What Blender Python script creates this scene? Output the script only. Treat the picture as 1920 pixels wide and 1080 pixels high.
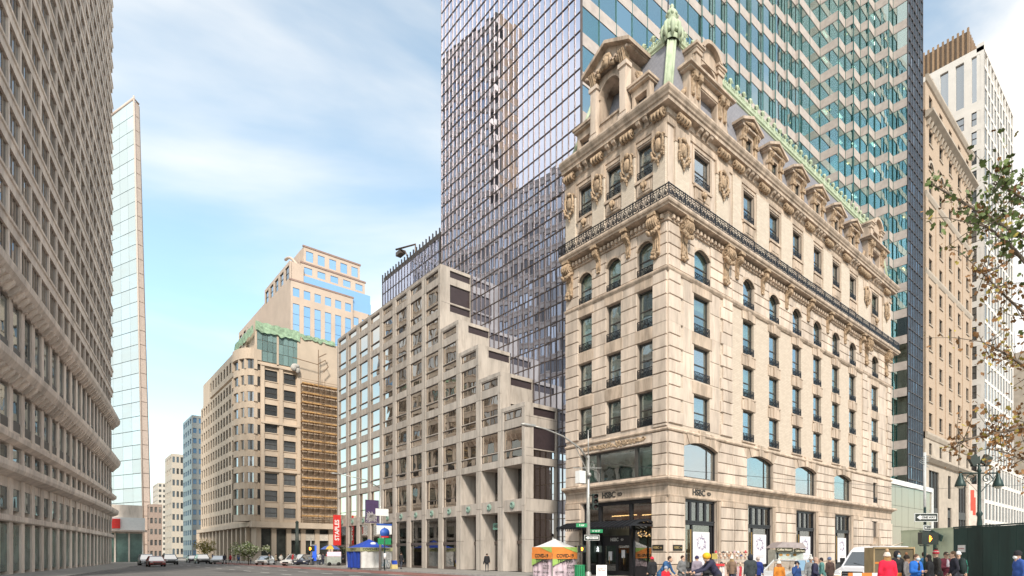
import bpy, bmesh, math, random
import numpy as np
from math import sin, cos, pi, radians
from mathutils import Vector, Matrix
random.seed(7)
for o in list(bpy.data.objects): bpy.data.objects.remove(o)
scn = bpy.context.scene
COL = scn.collection
# ---------------------------------------------------------------- camera
CAM = (-30.345, -26.2, 1.87)
cd = bpy.data.cameras.new('camera'); cam = bpy.data.objects.new('camera', cd); COL.objects.link(cam)
cam.location = CAM; cam.rotation_euler = (pi/2, 0, -radians(45.374))
cd.sensor_width = 36; cd.lens = 36*1079/1920; cd.shift_x = -220/1920; cd.shift_y = 497/1920
cd.clip_start = .1; cd.clip_end = 3000
scn.camera = cam
scn.view_settings.view_transform = 'Standard'; scn.view_settings.look = 'None'
scn.view_settings.exposure = 0.72; scn.view_settings.gamma = 1
cy = scn.cycles; cy.max_bounces = 6; cy.diffuse_bounces = 3; cy.glossy_bounces = 3; cy.transmission_bounces = 2; cy.transparent_max_bounces = 6; cy.caustics_reflective = False; cy.caustics_refractive = False
# ---------------------------------------------------------------- world and sun
SUN_EL, SUN_AZ = radians(38), radians(242)       # azimuth counted from +x, counter-clockwise: from the south west
wd = bpy.data.worlds.new('World'); scn.world = wd; wd.use_nodes = True
nt = wd.node_tree; N = nt.nodes; LK = nt.links
for n in list(N): N.remove(n)
def nd(t, **k):
    n = N.new(t)
    for a, b in k.items(): setattr(n, a, b)
    return n
out = nd('ShaderNodeOutputWorld'); bg = nd('ShaderNodeBackground'); bg.inputs[1].default_value = .15
sky = nd('ShaderNodeTexSky', sky_type='NISHITA', sun_disc=False, sun_elevation=SUN_EL, sun_rotation=pi/2-SUN_AZ, altitude=0, air_density=1.0, dust_density=.6, ozone_density=1.6)
tc = nd('ShaderNodeTexCoord'); mp = nd('ShaderNodeMapping')
mp.inputs['Rotation'].default_value = (.35, .2, .3); mp.inputs['Scale'].default_value = (.75, 1.5, 2.9); mp.inputs['Location'].default_value = (7.7, 2.9, 4.1)
LK.new(tc.outputs['Generated'], mp.inputs[0])
nz = nd('ShaderNodeTexNoise'); nz.inputs['Scale'].default_value = 1.05; nz.inputs['Detail'].default_value = 7; nz.inputs['Roughness'].default_value = .5; nz.inputs['Distortion'].default_value = .35
LK.new(mp.outputs[0], nz.inputs['Vector'])
rp = nd('ShaderNodeValToRGB'); rp.color_ramp.elements[0].position = .36; rp.color_ramp.elements[1].position = .585
rp.color_ramp.elements[0].color = (.16, .16, .16, 1); rp.color_ramp.elements[1].color = (.92, .92, .92, 1); rp.color_ramp.interpolation = 'EASE'
LK.new(nz.outputs['Fac'], rp.inputs[0])
mx = nd('ShaderNodeMix', data_type='RGBA')
ti = nd('ShaderNodeMix', data_type='RGBA', blend_type='MULTIPLY'); ti.inputs[0].default_value = 1; ti.inputs[7].default_value = (1.08, 1.30, 1.14, 1)
LK.new(sky.outputs[0], ti.inputs[6])
LK.new(rp.outputs[0], mx.inputs[0]); LK.new(ti.outputs[2], mx.inputs[6]); mx.inputs[7].default_value = (5.3, 5.1, 4.8, 1)
LK.new(mx.outputs[2], bg.inputs[0]); LK.new(bg.outputs[0], out.inputs[0])
sl = bpy.data.lights.new('sun', 'SUN'); sl.energy = 2.75; sl.angle = radians(8); sl.color = (1, .91, .79)
so = bpy.data.objects.new('sun', sl); COL.objects.link(so)
so.rotation_euler = Vector((cos(SUN_AZ)*cos(SUN_EL), sin(SUN_AZ)*cos(SUN_EL), sin(SUN_EL))).to_track_quat('Z', 'Y').to_euler()
so.location = (0, 0, 120)
# ---------------------------------------------------------------- helpers
class MB:
    """collects shapes into one mesh"""
    def __init__(s): s.v = []; s.f = []; s.mi = []; s.sm = []; s.m = 0
    def add(s, vs, fs, smooth=False):
        b = len(s.v); s.v += [tuple(p) for p in vs]
        for f in fs: s.f.append(tuple(i+b for i in f)); s.mi.append(s.m); s.sm.append(smooth)
        return s
    def box(s, x0, x1, y0, y1, z0, z1):
        v = [(x0,y0,z0),(x1,y0,z0),(x1,y1,z0),(x0,y1,z0),(x0,y0,z1),(x1,y0,z1),(x1,y1,z1),(x0,y1,z1)]
        return s.add(v, [(0,3,2,1),(4,5,6,7),(0,1,5,4),(1,2,6,5),(2,3,7,6),(3,0,4,7)])
    def obox(s, c, h, M=None):
        """box of half sizes h about c, turned by matrix M"""
        v = []
        for z in (-1,1):
            for x, y in ((-1,-1),(1,-1),(1,1),(-1,1)):
                p = Vector((x*h[0], y*h[1], z*h[2]))
                if M: p = M @ p
                v.append(p+Vector(c))
        return s.add(v, [(0,3,2,1),(4,5,6,7),(0,1,5,4),(1,2,6,5),(2,3,7,6),(3,0,4,7)])
    def stone(s, x0, x1, y0, y1, z0, z1, c=.03):
        """block whose front (-y) arris is chamfered"""
        v = [(x0,y1,z0),(x1,y1,z0),(x1,y1,z1),(x0,y1,z1),(x0,y0+c,z0),(x1,y0+c,z0),(x1,y0+c,z1),(x0,y0+c,z1),
             (x0+c,y0,z0+c),(x1-c,y0,z0+c),(x1-c,y0,z1-c),(x0+c,y0,z1-c)]
        return s.add(v, [(0,1,2,3),(8,9,10,11),(0,4,5,1),(1,5,6,2),(2,6,7,3),(3,7,4,0),(4,8,9,5),(5,9,10,6),(6,10,11,7),(7,11,8,4)])
    def prism(s, poly, y0, y1):
        """polygon in x,z extruded along y"""
        n = len(poly)
        v = [(x,y0,z) for x,z in poly]+[(x,y1,z) for x,z in poly]
        return s.add(v, [tuple(range(n)), tuple(range(2*n-1,n-1,-1))]+[(i,i+n,(i+1)%n+n,(i+1)%n) for i in range(n)])
    def flat(s, poly, z0, z1):
        """polygon in x,y extruded along z"""
        n = len(poly)
        v = [(x,y,z0) for x,y in poly]+[(x,y,z1) for x,y in poly]
        return s.add(v, [tuple(range(n-1,-1,-1)), tuple(range(n,2*n))]+[(i,(i+1)%n,(i+1)%n+n,i+n) for i in range(n)])
    def extr(s, prof, x0, x1):
        """profile in y,z extruded along x"""
        n = len(prof)
        v = [(x0,y,z) for y,z in prof]+[(x1,y,z) for y,z in prof]
        return s.add(v, [tuple(range(n)), tuple(range(2*n-1,n-1,-1))]+[(i,i+n,(i+1)%n+n,(i+1)%n) for i in range(n)])
    def sweep(s, prof, path):
        """moulding: profile (out,z) swept along an xy path, out = left of travel, mitred"""
        P = [Vector(p) for p in path]; k = len(prof); rings = []
        for i, p in enumerate(P):
            ns = []
            if i > 0: d = (p-P[i-1]).normalized(); ns.append(Vector((-d.y, d.x)))
            if i < len(P)-1: d = (P[i+1]-p).normalized(); ns.append(Vector((-d.y, d.x)))
            m = ns[0] if len(ns) == 1 else (ns[0]+ns[1])/(1+ns[0].dot(ns[1]))
            rings.append([(p.x+m.x*o, p.y+m.y*o, z) for o, z in prof])
        v = [q for r in rings for q in r]; f = []
        for i in range(len(P)-1):
            for j in range(k-1): f.append((i*k+j, (i+1)*k+j, (i+1)*k+j+1, i*k+j+1))
        f += [tuple(range(k)), tuple(range(len(v)-1, len(v)-k-1, -1))]
        return s.add(v, f)
    def tube(s, pts, r, n=6, cap=True):
        P = [Vector(p) for p in pts]; R = r if isinstance(r, (list, tuple)) else [r]*len(P)
        v = []; up = None
        for i, p in enumerate(P):
            d = (P[min(i+1,len(P)-1)]-P[max(i-1,0)])
            d = d.normalized() if d.length > 1e-9 else Vector((0,0,1))
            if up is None: up = Vector((0,0,1)) if abs(d.z) < .9 else Vector((1,0,0))
            a = d.cross(up)
            if a.length < 1e-5: a = d.orthogonal()
            a.normalize(); b = a.cross(d).normalized(); up = b
            for k in range(n):
                t = 2*pi*(k+.5)/n; v.append(p+a*(cos(t)*R[i])+b*(sin(t)*R[i]))
        f = [(i*n+k, i*n+(k+1)%n, (i+1)*n+(k+1)%n, (i+1)*n+k) for i in range(len(P)-1) for k in range(n)]
        if cap: f += [tuple(range(n-1,-1,-1)), tuple(range(len(v)-n, len(v)))]
        return s.add(v, f, n > 5)
    def lathe(s, prof, c=(0,0,0), n=12):
        k = len(prof); v = [(c[0]+r*cos(2*pi*i/n), c[1]+r*sin(2*pi*i/n), c[2]+z) for i in range(n) for r, z in prof]
        f = [(i*k+j, ((i+1)%n)*k+j, ((i+1)%n)*k+j+1, i*k+j+1) for i in range(n) for j in range(k-1)]
        return s.add(v, f, True)
    def ball(s, c, r, n=8, k=5):
        if not isinstance(r, (tuple, list)): r = (r, r, r)
        v = [(c[0], c[1], c[2]-r[2])]
        for j in range(1, k):
            a = -pi/2+pi*j/k
            v += [(c[0]+r[0]*cos(a)*cos(2*pi*i/n), c[1]+r[1]*cos(a)*sin(2*pi*i/n), c[2]+r[2]*sin(a)) for i in range(n)]
        v.append((c[0], c[1], c[2]+r[2])); L = len(v)-1
        f = [(0, 1+(i+1)%n, 1+i) for i in range(n)]
        f += [(1+j*n+i, 1+j*n+(i+1)%n, 1+(j+1)*n+(i+1)%n, 1+(j+1)*n+i) for j in range(k-2) for i in range(n)]
        f += [(L, L-n+i, L-n+(i+1)%n) for i in range(n)]
        return s.add(v, f, True)
    def cells(s, us, zs, u0, u1, z0, z1, holes, w0, w1):
        """wall in the x,z plane with rectangular holes (x0,x1,z0,z1), from y=w0 to y=w1"""
        U = sorted({u0, u1, *us, *[h[0] for h in holes], *[h[1] for h in holes]}); U = [u for u in U if u0 <= u <= u1]
        Z = sorted({z0, z1, *zs, *[h[2] for h in holes], *[h[3] for h in holes]}); Z = [z for z in Z if z0 <= z <= z1]
        for a, b in zip(Z, Z[1:]):
            run = None
            for c, d in zip(U, U[1:]):
                m, q = (c+d)/2, (a+b)/2
                solid = not any(h[0] < m < h[1] and h[2] < q < h[3] for h in holes)
                if solid: run = (run[0], d) if run else (c, d)
                if run and (not solid or d == U[-1]): s.box(run[0], run[1], w0, w1, a, b); run = None
        return s
    def mesh(s, name='shape'):
        me = bpy.data.meshes.new(name); me.from_pydata(s.v, [], s.f)
        me.polygons.foreach_set('material_index', s.mi); me.polygons.foreach_set('use_smooth', s.sm)
        me.update(); return me
def mat_on(me, m):
    if not me.materials:
        for x in (m if isinstance(m, (list, tuple)) else [m]): me.materials.append(x)
def obj(name, mb, m, parent=None, loc=(0,0,0), rz=0, rot=None, label=None):
    me = mb.mesh(name) if isinstance(mb, MB) else mb
    mat_on(me, m)
    o = bpy.data.objects.new(name, me); COL.objects.link(o)
    o.location = loc; o.rotation_euler = rot if rot else (0, 0, rz)
    if parent: o.parent = parent
    if label: o['label'] = label
    return o
def thing(name, label, cat, loc=(0,0,0), rz=0, group=None):
    o = bpy.data.objects.new(name, None); COL.objects.link(o); o.empty_display_size = .3
    o.location = loc; o.rotation_euler = (0, 0, rz); o['label'] = label; o['category'] = cat
    if group: o['group'] = group
    return o
def tag(o, label, cat, group=None):
    o['label'] = label; o['category'] = cat
    if group: o['group'] = group
    return o
def struct(name, mb, m, loc=(0,0,0)):
    o = obj(name, mb, m, None, loc); o['kind'] = 'structure'; return o
def copy_tree(o, parent=None):
    c = o.copy(); COL.objects.link(c); c.parent = parent
    for ch in list(o.children): copy_tree(ch, c)
    return c
CACHE = {}
def shared(key, fn):
    if key not in CACHE:
        r = fn(); CACHE[key] = r.mesh(str(key[0])) if isinstance(r, MB) else r
    return CACHE[key]
def rn(x): return round(x, 3)
def block(name, m, parent, fr, u0, u1, z0, z1, w, back=.06, c=.03):
    """a stone of its own on a facade frame: w = how far its front stands out"""
    du, dz = rn(u1-u0), rn(z1-z0)
    me = shared(('stone', du, dz, rn(w), rn(back), c, m.name), lambda: MB().stone(-du/2, du/2, -w, back, 0, dz, c))
    return fr.put(name, me, m, parent, (u0+u1)/2, 0, z0)
class Frame:
    """facade frame: pieces are modelled with x along the wall and -y outwards"""
    def __init__(s, ox, oy, kind): s.ox, s.oy, s.kind = ox, oy, kind
    def put(s, name, mb, m, parent, u, w, z, label=None):
        if s.kind == 'S': return obj(name, mb, m, parent, (s.ox+u, s.oy-w, z), 0, label=label)
        if s.kind == 'W': return obj(name, mb, m, parent, (s.ox-w, s.oy+u, z), -pi/2, label=label)
        return obj(name, mb, m, parent, (s.ox+w, s.oy+u, z), pi/2, label=label)
TXT = {}
WORK = bpy.data.scenes.new('workbench')            # scratch scene for turning text and remeshed figures into plain meshes
def bake(o):
    WORK.collection.objects.link(o); vl = WORK.view_layers[0]; vl.update()
    me = bpy.data.meshes.new_from_object(o.evaluated_get(vl.depsgraph)); bpy.data.objects.remove(o); return me
def text_mesh(s, size, depth=.01, bold=0.0, ax='CENTER'):
    k = (s, size, depth, bold, ax)
    if k in TXT: return TXT[k]
    cu = bpy.data.curves.new('t', 'FONT'); cu.body = s; cu.size = size; cu.extrude = depth; cu.offset = bold
    cu.align_x = ax; cu.align_y = 'CENTER'; cu.resolution_u = 3
    o = bpy.data.objects.new('t', cu); me = bake(o); me.materials.clear(); me.transform(Matrix.Rotation(pi/2, 4, 'X'))  # upright, facing -y
    TXT[k] = me; return me
# ---------------------------------------------------------------- materials
MATS = {}
def mat(name, col, rough=.7, metal=0., var=.12, scale=3., bump=.15, bscale=None, rnd=.0, spec=.5, col2=None, streak=False, emit=None, soot=0.):
    if name in MATS: return MATS[name]
    m = bpy.data.materials.new(name); m.use_nodes = True; t = m.node_tree; b = t.nodes['Principled BSDF']; n = t.nodes; l = t.links
    b.inputs['Roughness'].default_value = rough; b.inputs['Metallic'].default_value = metal; b.inputs['Specular IOR Level'].default_value = spec
    co = n.new('ShaderNodeTexCoord'); src = co.outputs['Object']
    geo = n.new('ShaderNodeNewGeometry')
    vec = geo.outputs['Position']
    if streak:
        mpn = n.new('ShaderNodeMapping'); mpn.inputs['Scale'].default_value = (1, 1, .18); l.new(vec, mpn.inputs[0]); vec = mpn.outputs[0]
    z = n.new('ShaderNodeTexNoise'); z.inputs['Scale'].default_value = scale; z.inputs['Detail'].default_value = 5; z.inputs['Roughness'].default_value = .62
    l.new(vec, z.inputs['Vector'])
    c2 = col2 if col2 else tuple(c*(1-var*1.6) for c in col)
    c1 = col if col2 else tuple(min(1, c*(1+var*.8)) for c in col)
    r = n.new('ShaderNodeValToRGB'); r.color_ramp.elements[0].position = .32; r.color_ramp.elements[1].position = .68
    r.color_ramp.elements[0].color = (*c2, 1); r.color_ramp.elements[1].color = (*c1, 1); l.new(z.outputs['Fac'], r.inputs[0])
    colout = r.outputs[0]
    if rnd:
        oi = n.new('ShaderNodeObjectInfo'); hsv = n.new('ShaderNodeHueSaturation'); mr = n.new('ShaderNodeMapRange')
        mr.inputs[3].default_value = 1-rnd; mr.inputs[4].default_value = 1+rnd*.7
        l.new(oi.outputs['Random'], mr.inputs[0]); l.new(mr.outputs[0], hsv.inputs['Value']); l.new(colout, hsv.inputs['Color']); colout = hsv.outputs[0]
    if soot:                                             # weather stains with a shape of their own
        mq = n.new('ShaderNodeMapping'); mq.inputs['Scale'].default_value = (1.3, 1.3, .22); l.new(geo.outputs['Position'], mq.inputs[0])
        zs = n.new('ShaderNodeTexNoise'); zs.inputs['Scale'].default_value = 1.7; zs.inputs['Detail'].default_value = 6; zs.inputs['Roughness'].default_value = .7; l.new(mq.outputs[0], zs.inputs['Vector'])
        rs_ = n.new('ShaderNodeValToRGB'); rs_.color_ramp.elements[0].position = .5; rs_.color_ramp.elements[1].position = .72
        rs_.color_ramp.elements[0].color = (1,1,1,1); rs_.color_ramp.elements[1].color = (1-soot, 1-soot*1.08, 1-soot*1.15, 1); l.new(zs.outputs['Fac'], rs_.inputs[0])
        mm_ = n.new('ShaderNodeMix'); mm_.data_type = 'RGBA'; mm_.blend_type = 'MULTIPLY'; mm_.inputs[0].default_value = 1; l.new(colout, mm_.inputs[6]); l.new(rs_.outputs[0], mm_.inputs[7]); colout = mm_.outputs[2]
    l.new(colout, b.inputs['Base Color'])
    if bump:
        z2 = n.new('ShaderNodeTexNoise'); z2.inputs['Scale'].default_value = bscale or scale*9; z2.inputs['Detail'].default_value = 3; l.new(geo.outputs['Position'], z2.inputs['Vector'])
        bp = n.new('ShaderNodeBump'); bp.inputs['Strength'].default_value = bump; bp.inputs['Distance'].default_value = .02
        l.new(z2.outputs['Fac'], bp.inputs['Height']); l.new(bp.outputs[0], b.inputs['Normal'])
    if emit:
        b.inputs['Emission Color'].default_value = (*emit[0], 1); b.inputs['Emission Strength'].default_value = emit[1]
    MATS[name] = m; return m
def brick_mat(name, c1, c2, mortar, bw=.22, bh=.075, ms=.008, rnd=0.):
    """fine brick or slate courses, too small to pick apart"""
    m = mat(name, c1, .85, bump=0, var=.1, scale=2); t = m.node_tree; n = t.nodes; l = t.links; b = n['Principled BSDF']
    g = n.new('ShaderNodeNewGeometry'); sp = n.new('ShaderNodeSeparateXYZ'); l.new(g.outputs['Position'], sp.inputs[0])
    ad = n.new('ShaderNodeMath'); ad.operation = 'ADD'; l.new(sp.outputs[0], ad.inputs[0]); l.new(sp.outputs[1], ad.inputs[1])
    cb = n.new('ShaderNodeCombineXYZ'); l.new(ad.outputs[0], cb.inputs[0]); l.new(sp.outputs[2], cb.inputs[1])
    br = n.new('ShaderNodeTexBrick'); br.inputs['Scale'].default_value = 1; br.inputs['Mortar Size'].default_value = ms
    br.inputs['Brick Width'].default_value = bw; br.inputs['Row Height'].default_value = bh
    br.inputs['Color1'].default_value = (*c1, 1); br.inputs['Color2'].default_value = (*c2, 1); br.inputs['Mortar'].default_value = (*mortar, 1)
    l.new(cb.outputs[0], br.inputs['Vector'])
    old = b.inputs['Base Color'].links[0].from_socket
    mxn = n.new('ShaderNodeMix'); mxn.data_type = 'RGBA'; mxn.inputs[0].default_value = .65; l.new(old, mxn.inputs[6]); l.new(br.outputs['Color'], mxn.inputs[7]); l.new(mxn.outputs[2], b.inputs['Base Color'])
    bp = n.new('ShaderNodeBump'); bp.inputs['Strength'].default_value = .35; bp.inputs['Distance'].default_value = .01; l.new(br.outputs['Fac'], bp.inputs['Height']); bp.invert = True
    l.new(bp.outputs[0], b.inputs['Normal'])
    return m
def glass(name, tint, refl, refl_tint=(1,1,1), rough=.01, wave=.0, wscale=.5, body=None, rnd=0.):
    """window glass: mirror coat over tinted see-through (or an opaque body colour)"""
    if name in MATS: return MATS[name]
    m = bpy.data.materials.new(name); m.use_nodes = True; t = m.node_tree; n = t.nodes; l = t.links
    for x in list(n): n.remove(x)
    o = n.new('ShaderNodeOutputMaterial'); mxs = n.new('ShaderNodeMixShader'); gl = n.new('ShaderNodeBsdfGlossy'); gl.inputs['Roughness'].default_value = rough; gl.inputs['Color'].default_value = (*refl_tint, 1)
    if body: tr = n.new('ShaderNodeBsdfDiffuse'); tr.inputs[0].default_value = (*body, 1)
    else: tr = n.new('ShaderNodeBsdfTransparent'); tr.inputs[0].default_value = (*tint, 1)
    lw = n.new('ShaderNodeLayerWeight'); lw.inputs[0].default_value = .35
    mr = n.new('ShaderNodeMapRange'); mr.inputs[3].default_value = refl; mr.inputs[4].default_value = min(1, refl+.45)
    l.new(lw.outputs['Fresnel'], mr.inputs[0])
    fac = mr.outputs[0]
    if rnd:
        oi = n.new('ShaderNodeObjectInfo'); m2 = n.new('ShaderNodeMapRange'); m2.inputs[3].default_value = -rnd; m2.inputs[4].default_value = rnd; l.new(oi.outputs['Random'], m2.inputs[0])
        ad = n.new('ShaderNodeMath'); ad.operation = 'ADD'; ad.use_clamp = True; l.new(fac, ad.inputs[0]); l.new(m2.outputs[0], ad.inputs[1]); fac = ad.outputs[0]
    l.new(fac, mxs.inputs[0]); l.new(tr.outputs[0], mxs.inputs[1]); l.new(gl.outputs[0], mxs.inputs[2]); l.new(mxs.outputs[0], o.inputs[0])
    if wave:
        g = n.new('ShaderNodeNewGeometry'); z = n.new('ShaderNodeTexNoise'); z.inputs['Scale'].default_value = wscale; z.inputs['Detail'].default_value = 1.5
        l.new(g.outputs['Position'], z.inputs['Vector']); bp = n.new('ShaderNodeBump'); bp.inputs['Strength'].default_value = 1; bp.inputs['Distance'].default_value = wave
        l.new(z.outputs['Fac'], bp.inputs['Height']); l.new(bp.outputs[0], gl.inputs['Normal'])
    MATS[name] = m; return m
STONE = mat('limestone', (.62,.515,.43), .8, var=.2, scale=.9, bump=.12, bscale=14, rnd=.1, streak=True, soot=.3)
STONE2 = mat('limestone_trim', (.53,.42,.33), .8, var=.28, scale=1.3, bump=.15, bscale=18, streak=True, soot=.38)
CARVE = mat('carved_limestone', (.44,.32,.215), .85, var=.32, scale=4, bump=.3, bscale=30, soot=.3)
BRICKW = brick_mat('pale_brick', (.60,.51,.42), (.50,.415,.335), (.42,.34,.27), .45, .14, .016)
SLATE = brick_mat('slate', (.27,.27,.30), (.20,.20,.235), (.12,.12,.14), .3, .16, .012)
COPPER = mat('green_copper', (.50,.56,.41), .7, var=.22, scale=3, bump=.1, col2=(.33,.40,.27), streak=True)
IRON = mat('black_iron', (.018,.02,.026), .45, .3, bump=.05)
FRAMEM = mat('dark_window_frame', (.06,.055,.05), .5, bump=.03)
INTER = mat('dark_interior', (.09,.08,.07), .9, bump=0)
BLIND = mat('pale_blind', (.66,.65,.58), .9, bump=.02, rnd=.25)
KGLASS = glass('window_glass', (.84,.95,.92), .32, (.92,.97,1.0), .01, .006, .9, rnd=.2)
SHOPGL = glass('shop_glass', (.66,.66,.64), .12, (1,1,1), .01)
WHITE = mat('white_paint', (.78,.78,.77), .5, bump=.02, var=.05)
# ================================================================ SETTING
ASPH = mat('asphalt', (.18,.172,.168), .9, var=.3, scale=.35, bump=.3, bscale=40, col2=(.11,.107,.107))
CONC = mat('sidewalk_concrete', (.30,.285,.265), .9, var=.16, scale=.6, bump=.2, bscale=25)
KERB = mat('granite_kerb', (.36,.35,.34), .85, var=.15, scale=2)
PAINT = mat('road_paint', (.72,.72,.69), .7, var=.2, scale=5)
BUSRED = mat('red_bus_lane', (.26,.12,.105), .9, var=.3, scale=.5)
struct('ground', MB().box(-900,1200,-900,1200,-.6,-.02), ASPH)
# avenue along +y, street along +x; the sheets lie 4 mm apart
struct('avenue', MB().flat([(-34,-300),(-5.5,-300),(-5.5,600),(-16,600),(-17.6,110),(-24,66),(-31,24)],-.016,-.012), ASPH)
struct('street', MB().box(-5.5,400,-17,-5.5,-.016,-.008), ASPH)
def pavement(name, poly):
    o = struct(name, MB().flat(poly,-.02,.14), CONC)
    k = MB()
    n = len(poly); pts = [Vector((*p,0)) for p in poly]
    for i in range(n):
        a, b = pts[i], pts[(i+1)%n]; d = (b-a); L = d.length; d.normalize(); nrm = Vector((d.y,-d.x,0))
        if L > 20 or name == 'pavement_corner':
            q = [a-nrm*.0, b-nrm*.0, b+nrm*.16, a+nrm*.16]
            k.flat([(p.x,p.y) for p in q],-.02,.136)
    kk = obj('kerb', k, KERB, o); return o
pavement('pavement_corner', [(-5.3,-4.0),(-4.0,-5.3),(120,-5.3),(120,3),(0,3),(0,70),(-5.3,70)])
pavement('pavement_far', [(-5.3,96),(-4.2,95),(80,95),(80,118),(0,118),(0,400),(-5.3,400)])
pavement('pavement_west', [(-60,-10),(-36,-10),(-31.5,24),(-24,66),(-17.6,110),(-16,400),(-60,400)])
pavement('pavement_south', [(-60,-60),(-6,-60),(300,-60),(300,-17.2),(-22,-17.2),(-24,-19),(-60,-19)])
struct('bus_lane', MB().box(-8.9,-5.62,-1,110,-.01,-.004), BUSRED)
lm = MB()
for i in range(30):
    for x in (-9.0,-12.3,-15.6): lm.box(x-.07,x+.07,8+i*7.0,11+i*7.0,-.004,0)
struct('lane_marking', lm, PAINT)
cw = MB()
for i in range(14): cw.box(-22+i*1.15,-21.4+i*1.15,-3.4,.2,-.004,0)
for i in range(9): cw.box(-5.0,-1.5,-16.4+i*1.2,-15.8+i*1.2,-.004,0)
struct('crosswalk', cw, PAINT)
sj = MB()
for i in range(40): sj.box(-5.1,-.02,-3+i*1.8,-2.985+i*1.8,.141,.1435)
for i in range(62): sj.box(2+i*1.8,2.015+i*1.8,-5.1,-.02,.141,.1435)
struct('pavement_joint', sj, mat('joint', (.14,.13,.12), .9, bump=0))

pt = MB(); r_ = random.Random(14)
for x, y, a, b in ((-13,22,3,6),(-18,40,2.2,9),(-10.5,55,2.5,5),(-14.5,8,4,3),(-20,18,2.5,5),(-12,-8,5,2.5),(-6,-11,4,2),(4,-8,6,1.6)): pt.box(x,x+a,y,y+b,-.0115,-.0075)
struct('asphalt_patch', pt, mat('asphalt_dark', (.10,.098,.098), .9, var=.25, scale=.8, bump=.3, bscale=40))
for i, (x, y, lab) in enumerate(((-12.6,14.5,'iron manhole cover in the avenue beyond the crosswalk'),(-16.2,33,'iron manhole cover further up the avenue'),(-9.6,47,'iron manhole cover near the bus lane'))):
    mh = tag(obj('manhole_cover', MB().lathe([(0,.006),(.36,.006),(.38,.0),(.42,.0),(.43,-.01)], n=20), mat('cast_iron', (.06,.055,.05), .6, .4, bump=.3, bscale=30), None, (x,y,-.004)), lab, 'manhole cover', 'manhole covers')
# ================================================================ CORNER BANK BUILDING
K = thing('corner_bank_building', 'ornate cream limestone corner bank building with green copper roof crest', 'building')
LF, RF = Frame(0,0,'W'), Frame(0,0,'S')
KW, KD = 40.9, 11.1
LWIN = [2.13, 5.4, 8.67]; RWIN = [10.1+4.0*i for i in range(6)]; REND = [(3.87,.95),(36.05,.9)]
FLOORS = [(11.0,13.5),(14.55,17.1),(18.05,20.85)]; ARCH = (21.8,24.3); ATT = (28.9,31.35)
BIG = [3.75, 11.85, 19.8, 27.7]; BH = 1.95
holesL, holesR = [], []
for z0, z1 in FLOORS+[ARCH, ATT]:
    holesL += [(-u-.8,-u+.8,z0,z1) for u in LWIN]
    holesR += [(u-.8,u+.8,z0,z1) for u in RWIN]+[(u-h,u+h,z0,z1) for u, h in REND]
holesL += [(-9.3,-1.4,7.4,9.75), (-9.1,-1.5,.15,5.8)]
holesR += [(u-2.05,u+2.05,7.35,10.0) for u in BIG]+[(u-BH,u+BH,.15,5.8) for u in BIG]
holesR += [(35.4,36.7,7.6,9.9), (35.3,36.9,3.6,5.5), (35.5,36.7,.15,2.2)]
wl = MB().cells([],[],-KD,0,0,34,holesL,0,.5); LF.put('wall', wl, STONE, K, 0, 0, 0)
RF.put('wall', MB().cells([],[],.5,KW,0,10.45,[h for h in holesR if h[3]<10.4],0,.5), STONE, K, 0,0,0)
RF.put('wall', MB().cells([],[],.5,KW,10.45,21.7,[h for h in holesR if 10.4<h[3]<21.7],0,.5), BRICKW, K, 0,0,0)
RF.put('wall', MB().cells([],[],.5,KW,21.7,34,[h for h in holesR if h[3]>21.7],0,.5), STONE, K, 0,0,0)
obj('rear_wall', MB().box(KW-.4,KW,.5,KD,0,34).box(.5,KW-.4,KD-.4,KD,0,34), STONE, K)
core = MB().box(2.0,KW-1,2.0,KD-1,0,33.9)
for z in (6.6,10.3,14.0,17.5,21.2,25.2,33.4): core.box(.5,KW-.5,.5,KD-.5,z,z+.3)
for x in (7.7,16.1,24.1,32.6): core.box(x-.1,x+.1,.5,2,0,33.5)
obj('interior_core', core, mat('bank_interior', (.30,.33,.31), .9, bump=0, var=.3, scale=.4), K)
# ---- windows
def arc(hw, spring, rise, n=10):
    R = (hw*hw+rise*rise)/(2*rise); a = math.asin(min(1,hw/R)); 
    return [(R*sin(-a+2*a*i/n), spring+rise-R+R*cos(-a+2*a*i/n)) for i in range(n+1)]
def spandrel(hw, spring, rise, top, y0, y1):
    """wall left above an arch inside a square hole"""
    m = MB(); A = arc(hw, spring, rise); c = len(A)//2
    m.prism([(-hw,top)]+[(x,z) for x, z in reversed(A[:c+1])][0:0]+[(x,z) for x, z in A[:c+1]]+[(0,top)], y0, y1)
    m.prism([(x,z) for x, z in A[c:]]+[(hw,top),(0,top)], y0, y1); return m
def win_frame(hw, h, rise=0, t=.09, rail=.5):
    m = MB()
    m.box(-hw,-hw+t,.22,.36,0,h-rise).box(hw-t,hw,.22,.36,0,h-rise).box(-hw+t,hw-t,.22,.36,0,t)
    if rail: m.box(-hw+t,hw-t,.25,.33,h*rail-.04,h*rail+.04)
    if rise:
        A = arc(hw,h-rise,rise); B = arc(hw-t,h-rise,rise-t*.6)
        for i in range(len(A)-1): m.prism([A[i],B[i],B[i+1],A[i+1]],.22,.36)
    else: m.box(-hw+t,hw-t,.22,.36,h-t,h)
    return m
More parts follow.
